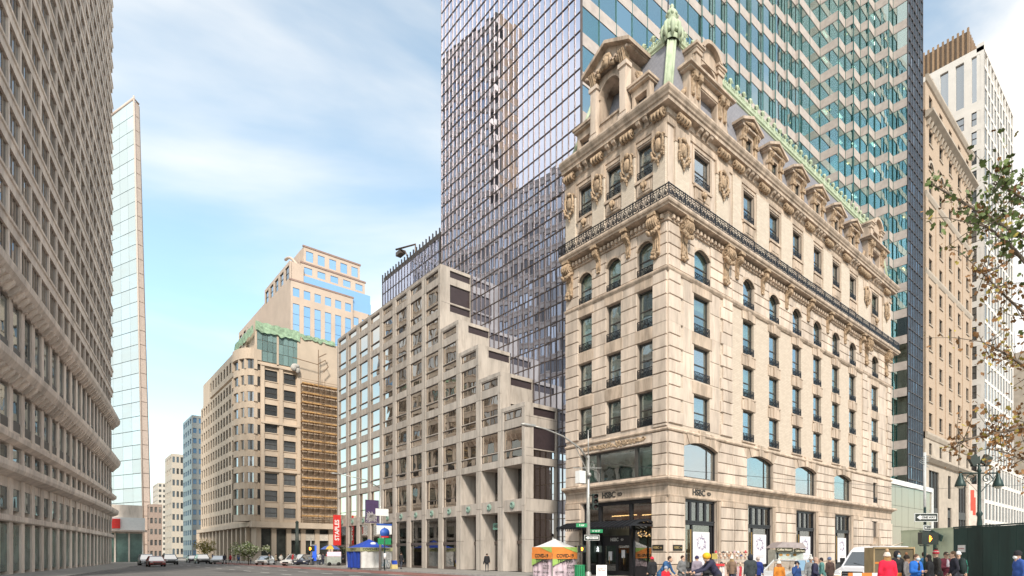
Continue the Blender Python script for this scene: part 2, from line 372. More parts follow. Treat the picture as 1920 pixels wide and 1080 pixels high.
def guard_mesh(hw, h=.62):
    """scrolled window guard"""
    m = MB(); r = .022
    m.box(-hw,hw,-.02,.02,h-.05,h).box(-hw,hw,-.015,.015,.03,.07)
    n = max(2,int(hw*2/.5)); s = 2*hw/n
    for i in range(n+1): m.box(-hw+i*s-.015,-hw+i*s+.015,-.015,.015,0,h)
    for i in range(n):
        c = -hw+(i+.5)*s; R = min(s,h)*.36
        m.tube([(c+R*cos(a*pi/5),0,h*.5+R*sin(a*pi/5)) for a in range(11)], r, 4)
        m.tube([(c+R*.5*cos(a*pi/3),0,h*.5+R*.5*sin(a*pi/3)) for a in range(7)], r, 4)
        m.tube([(c-s*.5,0,.06),(c,0,h*.5),(c+s*.5,0,h-.05)], r*.8, 4).tube([(c+s*.5,0,.06),(c,0,h*.5),(c-s*.5,0,h-.05)], r*.8, 4)
    return m
def pane_mesh(hw, h, rise=0, y=.29, t=.07):
    if rise:
        P = [(-hw+t,t),(hw-t,t)]+[(x*(hw-t)/hw,z-.05) for x, z in reversed(arc(hw,h-rise,rise))]
    else: P = [(-hw+t,t),(hw-t,t),(hw-t,h-t),(-hw+t,h-t)]
    return MB().prism(P, y, y+.012)
def window(fr, K, u, z0, z1, hw, rise=0, guard=True, glassm=None, framem=None, blind=True, rail=.5):
    h = rn(z1-z0); hw = rn(hw)
    w = fr.put('window', shared(('window',hw,h,rise,rail), lambda: win_frame(hw,h,rise,rail=rail)), framem or FRAMEM, K, u, 0, z0)
    p = obj('pane', shared(('pane',hw,h,rise), lambda: pane_mesh(hw,h,rise)), glassm or KGLASS, w)
    p.rotation_euler = (random.uniform(-.006,.006), 0, random.uniform(-.008,.008))
    if blind and random.random() < .92:
        d = rn(random.choice((.3,.45,.6,.85)))
        obj('blind', shared(('blind',hw,h,d), lambda: MB().box(-hw+.1,hw-.1,.48,.5,h*(1-d),h-.05)), BLIND, w)
    if random.random() < .5:
        obj('curtain', shared(('curtain',hw,h), lambda: MB().box(-hw+.06,-hw+.35,.52,.56,.1,h-.1)), BLIND, w)
    if guard: obj('window_guard', shared(('guard',hw), lambda: guard_mesh(hw-.02)), IRON, w, (0,-.02,.02))
    return w
for z0, z1 in FLOORS:
    for u in LWIN: window(LF, K, u, z0, z1, .8)
    for u in RWIN: window(RF, K, u, z0, z1, .8)
    for u, h in REND: window(RF, K, u, z0, z1, h)
for u in LWIN: window(LF, K, u, *ARCH, .8, .5)
for u, h in [(u,.8) for u in RWIN]+REND: window(RF, K, u, *ARCH, h, .5)
for u in LWIN: window(LF, K, u, *ATT, .8)
for u, h in [(u,.8) for u in RWIN]+REND: window(RF, K, u, *ATT, h)
for fr, L in ((LF,[(u,.8) for u in LWIN]), (RF,[(u,.8) for u in RWIN]+REND)):
    for u, h in L:
        h = rn(h); zt = ARCH[1]
        me = shared(('archhead',h), lambda: spandrel(h, 1.98, .5, 2.502, .0, .5).prism([(x,z) for x, z in arc(h+.16,1.98,.62)]+[(x,z) for x, z in reversed(arc(h,1.98,.5))], -.09, .1))
        fr.put('arch_moulding', me, STONE2, K, u, 0, ARCH[0])
# ---- stone blocks
def courses(fr, u0, u1, zs, w, name='stone_block', alt=0, side=1):
    for i, (a, b) in enumerate(zip(zs, zs[1:])):
        d = alt*(i%2)
        block(name, STONE, K, fr, u0+(d if side<0 else 0)+.01, u1-(d if side>0 else 0)-.01, a+.03, b-.03, w*1.25)
PL = [(0.02,1.33),(2.93,4.6),(6.2,7.87),(9.47,KD-.02)]
def lev(z0, z1, n): return [z0+(z1-z0)*i/n for i in range(n+1)]
for z0, z1 in FLOORS:
    zz = lev(z0-.05,z1,3)
    for i, (a, b) in enumerate(PL):
        corner = i in (0,3)
        courses(LF, a, b, zz, .12 if corner else .07)
    for i, (a, b) in enumerate(PL):               # spandrel course
        courses(LF, a, b, [z1, z1+1.0], .10 if i in (0,3) else .05)
    for u in LWIN: block('lintel', STONE2, K, LF, u-1.0, u+1.0, z1+.02, z1+.93, .085)
courses(LF, PL[0][0], PL[0][1], [10.72,10.95], .1)
zz = lev(21.9,25.0,4)
for i, (a, b) in enumerate(PL): courses(LF, a, b, zz, .07)
# right end bays: quoins, window surrounds
for (a, b, wu, wh) in ((.02,7.7,*REND[0]),(32.5,KW-.02,*REND[1])):
    for z0, z1 in FLOORS:
        zz = lev(z0-.05,z1+1.0,4)
        courses(RF, a, a+1.55, zz, .11, 'quoin', .28, 1); courses(RF, b-1.55, b, zz, .11, 'quoin', .28, -1)
        block('lintel', STONE2, K, RF, wu-wh-.25, wu+wh+.25, z1+.02, z1+.93, .085)
        courses(RF, a+1.6, wu-wh-.04, lev(z0-.05,z1+1.0,2), .03, 'ashlar'); courses(RF, wu+wh+.04, b-1.6, lev(z0-.05,z1+1.0,2), .03, 'ashlar')
def lintel3(u, z, h=.88, hw=.8):
    """flat arch of five wedge stones"""
    xs = [-1.0,-.66,-.22,.22,.66,1.0]
    for i in range(5):
        k = i == 2
        def mk(i=i, k=k):
            a, b = xs[i]*hw/.8, xs[i+1]*hw/.8; f = .16
            top = h+(.06 if k else 0)
            if i in (0,4): return MB().box(min(a,b),max(a,b),-.07,.05,.0,h*.86)
            return MB().prism([(a+.012,0),(b-.012,0),(b*(1+f)-.012,top),(a*(1+f)+.012,top)], -.16 if k else -.09, .05)
        RF.put('keystone' if k else 'voussoir', shared(('vous',i,h,hw), mk), STONE2, K, u, 0, z)
for z0, z1 in FLOORS:
    for u in RWIN:
        lintel3(u, z1+.03)
        block('window_sill', STONE2, K, RF, u-.98, u+.98, z0-.16, z0-.01, .12)
for a, b in zip([7.75]+[u+.8 for u in RWIN], [u-.8 for u in RWIN]+[32.45]):
    courses(RF, a+.02, b-.02, lev(21.9,25.0,4), .05)
for a, b, wu, wh in ((.02,7.7,*REND[0]),(32.5,KW-.02,*REND[1])):
    courses(RF, a, wu-wh-.02, lev(21.9,25.0,4), .08); courses(RF, wu+wh+.02, b, lev(21.9,25.0,4), .08)
# second storey
zz = lev(7.25,10.4,4)
E2 = [.02]+[v for u in BIG for v in (u-2.05,u+2.05)]+[35.4,36.7,KW-.02]
for i in range(0,len(E2),2):
    a, b = E2[i], E2[i+1]
    if b-a > 2.6 and i < 8: courses(RF, a, (a+b)/2-.015, zz, .07); courses(RF, (a+b)/2+.015, b, zz, .07)
    else: courses(RF, a, b, zz, .09)
for u in BIG:
    RF.put('arch_spandrel', shared(('sp2',), lambda: spandrel(2.05, 2.2, .42, 2.652, 0, .5)), STONE, K, u, 0, 7.35)
    for i in range(7):
        def vs(i=i):
            A = arc(2.05,2.2,.42,7); B = arc(2.55,2.62+.3,.55,7)
            pr = (.17 if i == 3 else .13 if i%2 else .09)
            ea, eb = A[i], A[i+1]; fa, fb = B[i], B[i+1]
            return MB().prism([(ea[0]+.012,ea[1]),(eb[0]-.012,eb[1]),(fb[0]-.012,fb[1]+(.06 if i%2 else 0)),(fa[0]+.012,fa[1]+(.06 if i%2 else 0))], -pr, .05)
        RF.put('voussoir', shared(('v2',i), vs), STONE2, K, u, 0, 7.35)
    w = RF.put('window', shared(('win2',), lambda: win_frame(2.05,2.62,.42,.1,0).box(1.0,1.08,.24,.34,.1,2.4)), FRAMEM, K, u, 0, 7.35)
    obj('pane', shared(('pane2',), lambda: pane_mesh(2.05,2.62,.42)), KGLASS, w)
    obj('blind', shared(('bl2',u), lambda: MB().box(-2.0,random.uniform(-1.4,-.3),.55,.57,.2,2.4)), BLIND, w)
window(RF, K, 36.05, 7.6, 9.9, .65)
for a, b in ((.02,1.38),(9.32,KD-.02)): courses(LF, a, b, zz, .1)
LF.put('relief_panel', MB().box(-3.9,3.9,-.06,.05,9.78,10.42), STONE, K, 5.35,0,0)
rel = MB(); rr = random.Random(3)
for i in range(150):
    x = rr.uniform(-3.4,3.4); rel.ball((x,-.08,10.1+rr.uniform(-.24,.24)*(1-abs(x)/5)), (rr.uniform(.06,.17),.06,rr.uniform(.04,.11)), 6, 4)
for s in (-1,1):
    for j in range(5):
        c = s*(.5+j*.65); rel.tube([(c+.2*cos(a*.7)*(1-a*.08),-.1,10.1+.2*sin(a*.7)*(1-a*.08)) for a in range(10)], .045, 5)
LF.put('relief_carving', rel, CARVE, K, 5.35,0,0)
w2 = MB().box(-3.95,3.95,.2,.4,7.4,7.5).box(-3.95,3.95,.2,.4,9.62,9.75).box(-3.95,-3.75,.2,.4,7.5,9.62).box(3.75,3.95,.2,.4,7.5,9.62).box(-2.2,-1.95,.18,.42,7.5,9.62).box(2.0,2.25,.18,.42,7.5,9.62)
w2o = LF.put('window', w2, FRAMEM, K, 5.35, 0, 0, 'wide three-part second storey window over the entrance')
for a, b in ((-3.75,-2.2),(-1.95,2.0),(2.25,3.75)):
    obj('pane', MB().box(a,b,.29,.302,7.5,9.62), KGLASS, w2o)
obj('blind', MB().box(-1.9,1.2,.7,.72,8.5,9.6).box(2.3,3.7,.7,.72,7.6,9.6).box(-3.7,-2.3,.7,.72,7.6,9.6).box(-.2,1.9,.9,.92,7.5,8.6), BLIND, w2o)
# ---- mouldings round the block
PATH = [(KW,KD),(KW,0),(0,0),(0,KD)]
def mould(name, prof, m=STONE2, path=PATH): return obj(name, MB().sweep(prof, path), m, K)
mould('plinth', [(0,.0),(.16,.0),(.16,.95),(.1,1.02),(0,1.03)], STONE2, [(KW,KD),(KW,0),(37,0)])
mould('ledge_cornice', [(0,6.62),(.12,6.62),(.14,6.78),(.3,6.86),(.34,6.93),(.52,6.97),(.56,7.08),(.5,7.2),(0,7.26)])
mould('frieze_band', [(0,5.86),(.1,5.86),(.12,5.96),(.06,6.0),(.06,6.6),(0,6.61)])
mould('belt_course', [(0,10.42),(.16,10.46),(.2,10.55),(.14,10.66),(0,10.7)])
mould('belt_course', [(0,21.5),(.1,21.52),(.2,21.66),(.22,21.76),(.14,21.86),(0,21.88)])
mould('dentil_band', [(0,25.0),(.14,25.02),(.16,25.1),(.12,25.14),(.12,25.42),(.25,25.46),(0,25.6)])
mould('balcony_slab', [(0,25.62),(.68,25.64),(.7,25.74),(.8,25.8),(.84,25.9),(.82,26.06),(0,26.1)])
mould('attic_base', [(0,26.1),(.1,26.11),(.1,26.5),(0,26.55)])
mould('architrave', [(0,31.75),(.1,31.77),(.12,31.95),(.06,31.98),(.06,32.3),(.16,32.38),(0,32.42)])
mould('crown_cornice', [(0,32.95),(.5,32.97),(.52,33.2),(.62,33.26),(.66,33.38),(.76,33.5),(.82,33.64),(.8,33.78),(0,34.02)])
den = shared(('dentil',), lambda: MB().box(-.1,.1,-.26,.0,0,.26))
for i in range(26): LF.put('dentil', den, STONE2, K, .3+i*.415, .1, 25.15)
for i in range(92): RF.put('dentil', den, STONE2, K, .3+i*.44, .1, 25.15)
def console_big():
    m = MB()
    # S profile (y out, z) with big upper and small lower scroll
    P = [(0,0),(-.12,.05),(-.18,.5),(-.16,1.1),(-.3,1.5),(-.55,1.75),(-.62,2.1),(-.55,2.5),(-.3,2.62),(0,2.62)]
    m.extr(P, -.3, .3)
    def cyl(y, z, r, hw):
        n = 12; v = [(x,y+r*cos(2*pi*i/n),z+r*sin(2*pi*i/n)) for x in (-hw,hw) for i in range(n)]
        m.add(v, [tuple(range(n)), tuple(range(2*n-1,n-1,-1))]+[(i,i+n,(i+1)%n+n,(i+1)%n) for i in range(n)])
    cyl(-.42,2.2,.4,.42)
    for x in (-.28,-.1,.1,.28): m.tube([(x,-.42+.43*cos(a*.6),2.2+.43*sin(a*.6)) for a in range(12)], .05, 5)
    for s in (-1,1): m.tube([(s*.43,-.42+(.33-.025*a)*cos(a*.75),2.2+(.33-.025*a)*sin(a*.75)) for a in range(13)], .05, 5)
    r = random.Random(5)
    for i in range(22):                                   # hanging leaves and fruit
        a = i/21*pi; m.ball((-.44*cos(a),-.55-.12*sin(a)+r.uniform(-.05,.05),1.72-.3*sin(a)+r.uniform(-.07,.07)), r.uniform(.09,.15), 6, 4)
    for i in range(16): m.ball((r.uniform(-.3,.3),-.24+r.uniform(-.06,.06),.12+r.uniform(-.2,.3)), r.uniform(.08,.15), 6, 4)
    for x in (-.18,0,.18): m.tube([(x,-.22,1.2),(x,-.24,.7),(x*1.5,-.25,.3)], .06, 5)
    m.box(-.36,.36,-.75,0,2.64,2.85)
    return m
def console_small():
    m = MB(); m.extr([(0,0),(-.1,.02),(-.16,.3),(-.12,.7),(-.3,1.0),(-.58,1.15),(-.64,1.35),(-.55,1.55),(0,1.6)], -.22, .22)
    for x in (-.15,0,.15): m.tube([(x,-.12,.1),(x,-.2,.35),(x,-.16,.75),(x,-.34,1.02),(x,-.62,1.2),(x,-.6,1.5)], .05, 5)
    for s in (-1,1): m.tube([(s*.23,-.4+(.2-.018*a)*cos(a*.75),1.36+(.2-.018*a)*sin(a*.75)) for a in range(11)], .04, 5)
    for x in (-.1,.1): m.ball((x,-.14,-.05), .11, 6, 4)
    m.box(-.3,.3,-.74,0,1.62,1.84); return m
cb_ = shared(('console_big',), console_big); cs_ = shared(('console_small',), console_small)
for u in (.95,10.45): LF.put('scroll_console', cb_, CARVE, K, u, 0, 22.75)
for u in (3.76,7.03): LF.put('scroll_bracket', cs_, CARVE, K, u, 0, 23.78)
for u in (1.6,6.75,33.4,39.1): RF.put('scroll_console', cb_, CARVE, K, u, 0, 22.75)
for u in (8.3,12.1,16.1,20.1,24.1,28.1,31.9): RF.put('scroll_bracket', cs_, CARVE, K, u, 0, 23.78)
# ---- attic piers, capitals, cartouches, modillions
def cartouche():
    m = MB(); r = random.Random(9)
    m.ball((0,-.08,1.45), (.34,.16,.48), 10, 7)
    for s in (-1,1):
        m.tube([(s*(.42+.2*cos(a*.62)*(1-.06*a)),-.1,1.9+.2*sin(a*.62)*(1-.06*a)) for a in range(12)], .055, 5)
        m.tube([(s*.2,-.12,2.15),(s*.42,-.12,2.0),(s*.5,-.14,1.55),(s*.42,-.12,1.1),(s*.2,-.12,.8)], [.05,.08,.1,.08,.05], 6)
        for i in range(14):
            t = i/13; m.ball((s*(.55-.5*t*t)+r.uniform(-.04,.04),-.12-r.uniform(0,.08),1.1-.75*t+r.uniform(-.05,.05)), r.uniform(.07,.13), 6, 4)
        for i in range(5): m.ball((s*.56,-.12,1.0-.12*i), .07, 6, 4)
    m.ball((0,-.12,2.15), (.24,.14,.18), 8, 5); m.ball((0,-.12,.25), .13, 6, 4); m.ball((0,-.1,.05), (.07,.07,.14), 6, 4)
    return m
def scroll_cap():
    m = MB()
    for x in (-.45,-.15,.15,.45): m.tube([(x,-.14+.2*cos(a*.7),.28+.2*sin(a*.7)) for a in range(10)], .1, 6)
    m.box(-.62,.62,-.28,0,.46,.58)
    for s in (-1,1): m.tube([(s*.6,-.16+(.2-.016*a)*cos(a*.8),.28+(.2-.016*a)*sin(a*.8)) for a in range(10)], .045, 5)
    return m
cart = shared(('cartouche',), cartouche); cap = shared(('scroll_cap',), scroll_cap)
BRP = brick_mat('pier_brick', (.61,.53,.44), (.51,.43,.35), (.44,.36,.29), .45, .14, .016)
def attic_pier(fr, u, hw, orn):
    hw = rn(hw)
    fr.put('attic_pier', shared(('apier',hw), lambda: MB().stone(-hw,hw,-.16,.05,0,5.25,.04)), BRP, K, u, 0, 26.5)
    if orn:
        fr.put('pier_head', shared(('ahead',hw), lambda: MB().box(-hw-.04,hw+.04,-.2,.05,0,1.0)), STONE2, K, u, 0, 30.8)
        fr.put('cartouche', cart, CARVE, K, u, .18, 29.0)
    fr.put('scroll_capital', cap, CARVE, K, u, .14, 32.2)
for u, h in ((.68,.62),(3.76,.72),(7.03,.72),(10.4,.64)): attic_pier(LF, u, h, True)
for u, h in ((1.45,.78),(6.3,.78),(33.3,.75),(39.0,.75)): attic_pier(RF, u, h, True)
for u in (8.3,12.1,16.1,20.1,24.1,28.1,31.9): attic_pier(RF, u, .6 if u in (8.3,31.9) else .95, False)
def modillion(): return MB().extr([(0,0),(-.15,.02),(-.2,.2),(-.45,.3),(-.5,.45),(-.5,.5),(0,.5)], -.16, .16).box(-.2,.2,-.55,0,.5,.56)
mod = shared(('modillion',), modillion)
for u in LWIN:
    for d in (-.35,.35): LF.put('modillion', mod, STONE2, K, u+d, .02, 32.4)
for u in [v for v, h in REND]+RWIN:
    for d in (-.6,0,.6): RF.put('modillion', mod, STONE2, K, u+d, .02, 32.4)
def headmask():
    m = MB(); m.ball((0,-.16,.35),(.17,.18,.24),10,7); m.ball((0,-.33,.33),(.04,.06,.07),6,4)
    for s in (-1,1): m.ball((s*.2,-.1,.42),(.1,.1,.2),6,4); m.ball((s*.07,-.3,.4),(.035,.02,.02),6,4)
    m.ball((0,-.1,.58),(.22,.14,.12),8,5); m.ball((0,-.12,.03),(.1,.08,.12),6,4); return m
hm = shared(('mask',), headmask)
for fr, L in ((LF,[(u,.8) for u in LWIN]),(RF,[(u,.8) for u in RWIN]+REND)):
    for u, h in L:
        h = rn(h)
        fr.put('sill_panel', shared(('sillp',h), lambda: MB().box(-h-.1,h+.1,-.2,.05,.95,1.15).stone(-h,h,-.12,.05,0,.93,.05).stone(-h+.25,h-.25,-.16,-.1,.2,.75,.03)), STONE2, K, u, 0, 27.7)
        fr.put('window_surround', shared(('wsur',h), lambda: MB().box(-h-.22,-h,-.06,.05,0,2.6).box(h,h+.22,-.06,.05,0,2.6).box(-h-.22,h+.22,-.07,.05,2.6,2.8)), STONE2, K, u, 0, 28.85)
        if fr is LF or (u, h) in [(rn(a),rn(b)) for a, b in REND]: fr.put('carved_mask', hm, CARVE, K, u, .14, 27.9)
# ---- balcony railing
def rail_panel(L, H=.92, solid=False):
    m = MB(); m.box(0,L,-.03,.03,H-.06,H).box(0,L,-.02,.02,.05,.1).box(0,L,-.015,.015,H-.22,H-.19)
    m.box(-.035,.035,-.035,.035,0,H+.03)
    n = max(1,round(L/.5)); s = L/n
    for i in range(n+1): m.box(i*s-.012,i*s+.012,-.012,.012,.08,H-.05)
    for i in range(n):
        c = (i+.5)*s
        m.tube([(c+.17*cos(a*pi/5),0,.4+.2*sin(a*pi/5)) for a in range(11)], .026, 4)
        for q in (-1,1): m.tube([(c+q*(.2-.016*a)*cos(a*.75)*.6+q*.05,0,.25+(.15-.012*a)*sin(a*.75)) for a in range(11)], .024, 4)
        m.ball((c,0,H-.13), .05, 5, 4); m.ball((c,0,.42), .05, 5, 4)
        m.tube([(c-s/2,0,.1),(c,0,.7),(c+s/2,0,.1)], .018, 4)
    return m
RO = .72
nL = 7; sL = (KD+RO+.1)/nL
for i in range(nL): LF.put('railing_panel', shared(('railL',), lambda: rail_panel(sL)), IRON, K, -RO+sL*(i+1), RO, 26.1)
nR = 24; sR = (KW+2*RO)/nR
for i in range(nR): RF.put('railing_panel', shared(('railR',), lambda: rail_panel(sR)), IRON, K, -RO+sR*i, RO, 26.1)
# ---- mansard roof
zb, zt = 33.95, 39.55
b4 = [(.15,.15),(KW-.15,.15),(KW-.15,KD-.15),(.15,KD-.15)]; t4 = [(1.7,1.05),(KW-1.2,1.05),(KW-1.2,KD-1.5),(1.7,KD-1.5)]
rf = MB(); rf.add([(*p,zb) for p in b4]+[(*p,zt) for p in t4], [(0,1,5,4),(1,2,6,5),(2,3,7,6),(3,0,4,7),(4,5,6,7)])
roof = obj('roof', rf, SLATE, K)
def hip(a, b, r0):
    m = MB(); m.tube([a, b], [r0, r0*.9], 10)
    d = Vector(b)-Vector(a)
    for ang in (-.9,.9): 
        off = Vector((-.707*cos(ang)-.707*sin(ang)*(1), -.707*cos(ang)+.707*sin(ang), 0))*r0*.95
        m.tube([Vector(a)+off, Vector(b)+off], r0*.28, 6)
    return m
obj('copper_hip', hip((.2,.2,zb),(1.75,1.1,zt-.1),.34), COPPER, roof)
obj('copper_hip', MB().tube([(.2,KD-.2,zb),(1.75,KD-1.5,zt)], .18, 8), COPPER, roof)
obj('copper_hip', MB().tube([(KW-.2,.2,zb),(KW-1.2,1.05,zt)], .22, 8), COPPER, roof)
TP = [(KW-1.2,KD-1.5),(KW-1.2,1.05),(1.7,1.05),(1.7,KD-1.5)]
obj('copper_gutter', MB().sweep([(-.3,zt-.02),(.06,zt-.42),(.16,zt-.36),(.1,zt-.2),(.2,zt-.1),(.2,zt+.1),(.08,zt+.16),(-.3,zt+.2)], TP), COPPER, roof)
def crest():
    m = MB(); m.lathe([(.02,0),(.14,.02),(.1,.14),(.06,.3),(.1,.5),(.06,.62),(.17,.72),(.2,.85),(.12,.98),(.01,1.02)], n=8)
    for s in (-1,1): m.tube([(s*.1,0,.15),(s*.28,0,.35),(s*.36,0,.22),(s*.28,0,.12),(s*.22,0,.2)], .05, 5); m.tube([(s*.06,-.05,.6),(s*.22,-.08,.85),(s*.28,-.1,.7)], .05, 5)
    return m
def lace():
    m = MB(); m.box(-.46,.46,-.04,.04,0,.1).box(-.46,.46,-.03,.03,.32,.38)
    for i in range(4):
        c = -.345+.23*i; m.tube([(c+.1*cos(a*pi/4),0,.22+.12*sin(a*pi/4)) for a in range(9)], .03, 4); m.ball((c,0,.42),(.07,.05,.08),6,4)
    return m
cr = shared(('crest',), crest); lc = shared(('lace',), lace)
n = int((KW-3.2)/.98)
for i in range(n+1):
    RF.put('crest_finial', cr, COPPER, roof, 2.1+i*.98, -1.0, zt+.12)
    if i < n: RF.put('crest_lace', lc, COPPER, roof, 2.59+i*.98, -1.0, zt+.14)
for i in range(8):
    LF.put('crest_finial', cr, COPPER, roof, 1.9+i*.98, -1.7, zt+.12); LF.put('crest_lace', lc, COPPER, roof, 1.45+i*.98, -1.7, zt+.14)
fin = MB().lathe([(.55,-.5),(.62,-.2),(.45,.0),(.62,.25),(.66,.6),(.5,.9),(.3,1.05),(.36,1.2),(.44,1.45),(.34,1.75),(.16,1.95),(.1,2.05),(.16,2.15),(.1,2.28),(.01,2.34)], (1.7,1.05,zt), 12)
for k in range(8):
    a = k*pi/4; cx_, cy_ = 1.7+.6*cos(a), 1.05+.6*sin(a)
    fin.tube([(1.7+.5*cos(a),1.05+.5*sin(a),zt+.9),(cx_+.1*cos(a),cy_+.1*sin(a),zt+.5),(cx_+.12*cos(a),cy_+.12*sin(a),zt-.1),(cx_,cy_,zt-.5)], [.06,.14,.16,.05], 6)
    fin.ball((1.7+.36*cos(a),1.05+.36*sin(a),zt+1.45), .15, 6, 4); fin.ball((1.7+.62*cos(a+.4),1.05+.62*sin(a+.4),zt+.05), .16, 6, 4)
obj('roof_finial', fin, COPPER, roof, label='carved green copper finial over the corner hip')
fp = MB().tube([(1.9,1.6,zt),(1.9,1.6,zt+4.4)], .05, 6); obj('flagpole', fp, IRON, roof)
# ---- dormers
def pil(m, x, hw, z0, z1, y=-.35):
    m.box(x-hw,x+hw,y,.1,z0,z1).box(x-hw-.08,x+hw+.08,y-.08,.1,z0,z0+.3).box(x-hw-.1,x+hw+.1,y-.1,.1,z1-.3,z1)
def big_left():
    d = LF.put('dormer', MB().box(-1.75,-1.15,-.1,2.5,0,4.7).box(1.15,1.75,-.1,2.5,0,4.7).box(-1.15,1.15,2.2,2.4,0,4.7), STONE2, roof, 5.65, 0, 34.02, 'pedimented stone dormer with deep arched opening and carved head')
    s = spandrel(1.15, 3.0, 1.1, 4.7, -.1, .5); obj('arch_moulding', s.prism([(x,z) for x,z in arc(1.3,3.0,1.22)]+[(x,z) for x,z in reversed(arc(1.13,3.0,1.08))], -.2, 0), STONE2, d)
    obj('dormer_soffit', MB().box(-1.15,1.15,.5,2.2,4.1,4.2), STONE2, d)
    for x in (-1.62,1.62):
        m = MB(); pil(m, x, .36, 0, 4.1, -.42); m.box(x-.3,x+.3,-.46,-.4,.5,3.6); obj('pilaster', m, STONE, d)
        m = MB(); m.extr([(0,0),(-.5,.1),(-.55,.5),(-.75,.8),(0,.8)], x-.3, x+.3)
        for q in (-.18,0,.18): m.tube([(x+q,-.45,.05),(x+q,-.62,.5),(x+q,-.72,.8)], .07, 5)
        obj('capital_bracket', m, CARVE, d, (0,0,4.1))
    obj('balustrade', MB().box(-1.15,1.15,-.16,.06,.1,.25).box(-1.15,1.15,-.2,.1,1.05,1.2).box(-1.15,1.15,-.1,0,.25,1.05), STONE2, d)
    P = MB()
    P.box(-2.35,2.35,-.5,2.4,4.9,5.02)
    P.prism([(-2.5,5.02),(2.5,5.02),(2.5,5.15),(0,6.3),(-2.5,5.15)], -.35, 2.4)
    for s in (-1,1): P.prism([(s*2.62,5.02),(s*2.62,5.3),(0,6.55),(0,6.3)] if s < 0 else [(0,6.3),(0,6.55),(2.62,5.3),(2.62,5.02)], -.8, 2.5)
    for i in range(12): P.box(-2.2+i*.4-.09,-2.2+i*.4+.09,-.66,-.5,4.84,5.0)
    obj('pediment', P, STONE2, d)
    h = MB()
    for v in ((0,-.55,5.0,.34,.3,.46),(0,-.84,5.0,.09,.1,.12),(0,-.5,5.4,.48,.25,.25),(-.4,-.5,5.0,.16,.2,.4),(.4,-.5,5.0,.16,.2,.4)): h.ball(v[:3], v[3:], 10, 6)
    r = random.Random(2)
    for i in range(40): x = r.uniform(.5,1.7)*random.choice((-1,1)); h.ball((x,-.45,4.95-abs(x)*.28+r.uniform(-.15,.15)), r.uniform(.09,.17), 6, 4)
    obj('carved_head', h, CARVE, d)
    for s in (-1,1):
        g = MB(); g.box(min(s*2.0,s*4.1),max(s*2.0,s*4.1),-.05,1.6,0,.25)
        a, b = sorted((s*2.2,s*4.0)); g.cells([],[],a,b,.25,1.75,[((a+b)/2-.6,(a+b)/2+.6,.3,1.2)],-.05,.4).box(a,b,.9,1.5,.25,1.75)
        g.box(a-.12,b+.12,-.3,1.6,1.75,1.9).box(a-.22,b+.22,-.4,1.6,1.9,2.08); obj('dormer_wing', g, STONE2, d)
        v = MB()
        v.tube([(s*2.1,.6,3.6),(s*2.5,.6,3.3),(s*2.6,.6,2.7),(s*2.3,.6,2.3),(s*2.6,.6,2.2),(s*2.9,.6,2.1)], .2, 6)
        for i in range(8): v.ball((s*(2.2+.1*i),.5,3.4-.16*i), .16, 6, 4)
        obj('scroll_wing', v, CARVE, d)
    return d
big_left()
def big_right(u):
    d = RF.put('dormer', MB().cells([],[],-2.35,2.35,0,2.75,[(-1.0,1.0,.2,2.1)],-.1,.5).box(-2.35,-1.0,.5,2.2,0,2.75).box(1.0,2.35,.5,2.2,0,2.75).box(-1,1,1.6,1.8,0,2.75), STONE2, roof, u, 0, 34.02, 'two-tier stone dormer with rounded pediment')
    c = MB().box(-2.6,2.6,-.45,2.2,2.75,2.9).box(-2.8,2.8,-.65,2.2,2.9,3.08).box(-1.1,1.1,-.16,-.08,2.2,2.6); obj('dormer_cornice', c, STONE2, d)
    for x in (-1.95,-1.35,1.35,1.95):
        b = MB().extr([(0,0),(-.15,.0),(-.2,.6),(-.25,1.0),(-.5,1.2),(-.55,1.6),(0,1.62)], x-.17, x+.17)
        for s in (-1,1): b.tube([(x+s*.18,-.32+(.2-.016*a)*cos(a*.8),1.35+(.2-.016*a)*sin(a*.8)) for a in range(10)], .05, 5)
        b.ball((x,-.2,.1), .14, 6, 4); obj('scroll_bracket', b, CARVE, d, (0,0,1.1))
    t = MB().cells([],[],-1.7,1.7,3.08,5.0,[(-.85,.85,3.3,4.4)],.0,.5).box(-1.7,-.85,.5,1.7,3.08,5.0).box(.85,1.7,.5,1.7,3.08,5.0).box(-.85,.85,1.0,1.2,3.08,5.0)
    obj('dormer_upper', t, STONE2, d)
    P = MB()
    for x in (-1.35,1.35): P.box(x-.42,x+.42,-.35,1.6,4.7,4.86).box(x-.52,x+.52,-.45,1.6,4.86,5.05); pil(P, x, .28, 3.08, 4.7, -.18)
    P.prism([(x,z) for x,z in arc(1.25,5.0,.95,14)]+[(x,z) for x,z in reversed(arc(.98,5.0,.7,14))], -.5, 1.6)
    P.prism([(x,z) for x,z in arc(.98,5.0,.7,14)], -.1, 1.6); P.box(-.98,.98,-.1,1.6,4.4,5.0)
    P.prism([(x,z) for x,z in arc(.85,4.0,.4)]+[(.85,4.45),(-.85,4.45)], -.05, .3); obj('round_pediment', P, STONE2, d)
    for s in (-1,1):
        v = MB(); v.tube([(s*2.3,.3,1.6),(s*2.7,.3,1.0),(s*2.85,.3,.5),(s*3.2,.3,.2),(s*3.0,.3,.05)], [.15,.2,.22,.24,.1], 6); obj('scroll_wing', v, CARVE, d)
    return d
big_right(4.6); big_right(36.2)
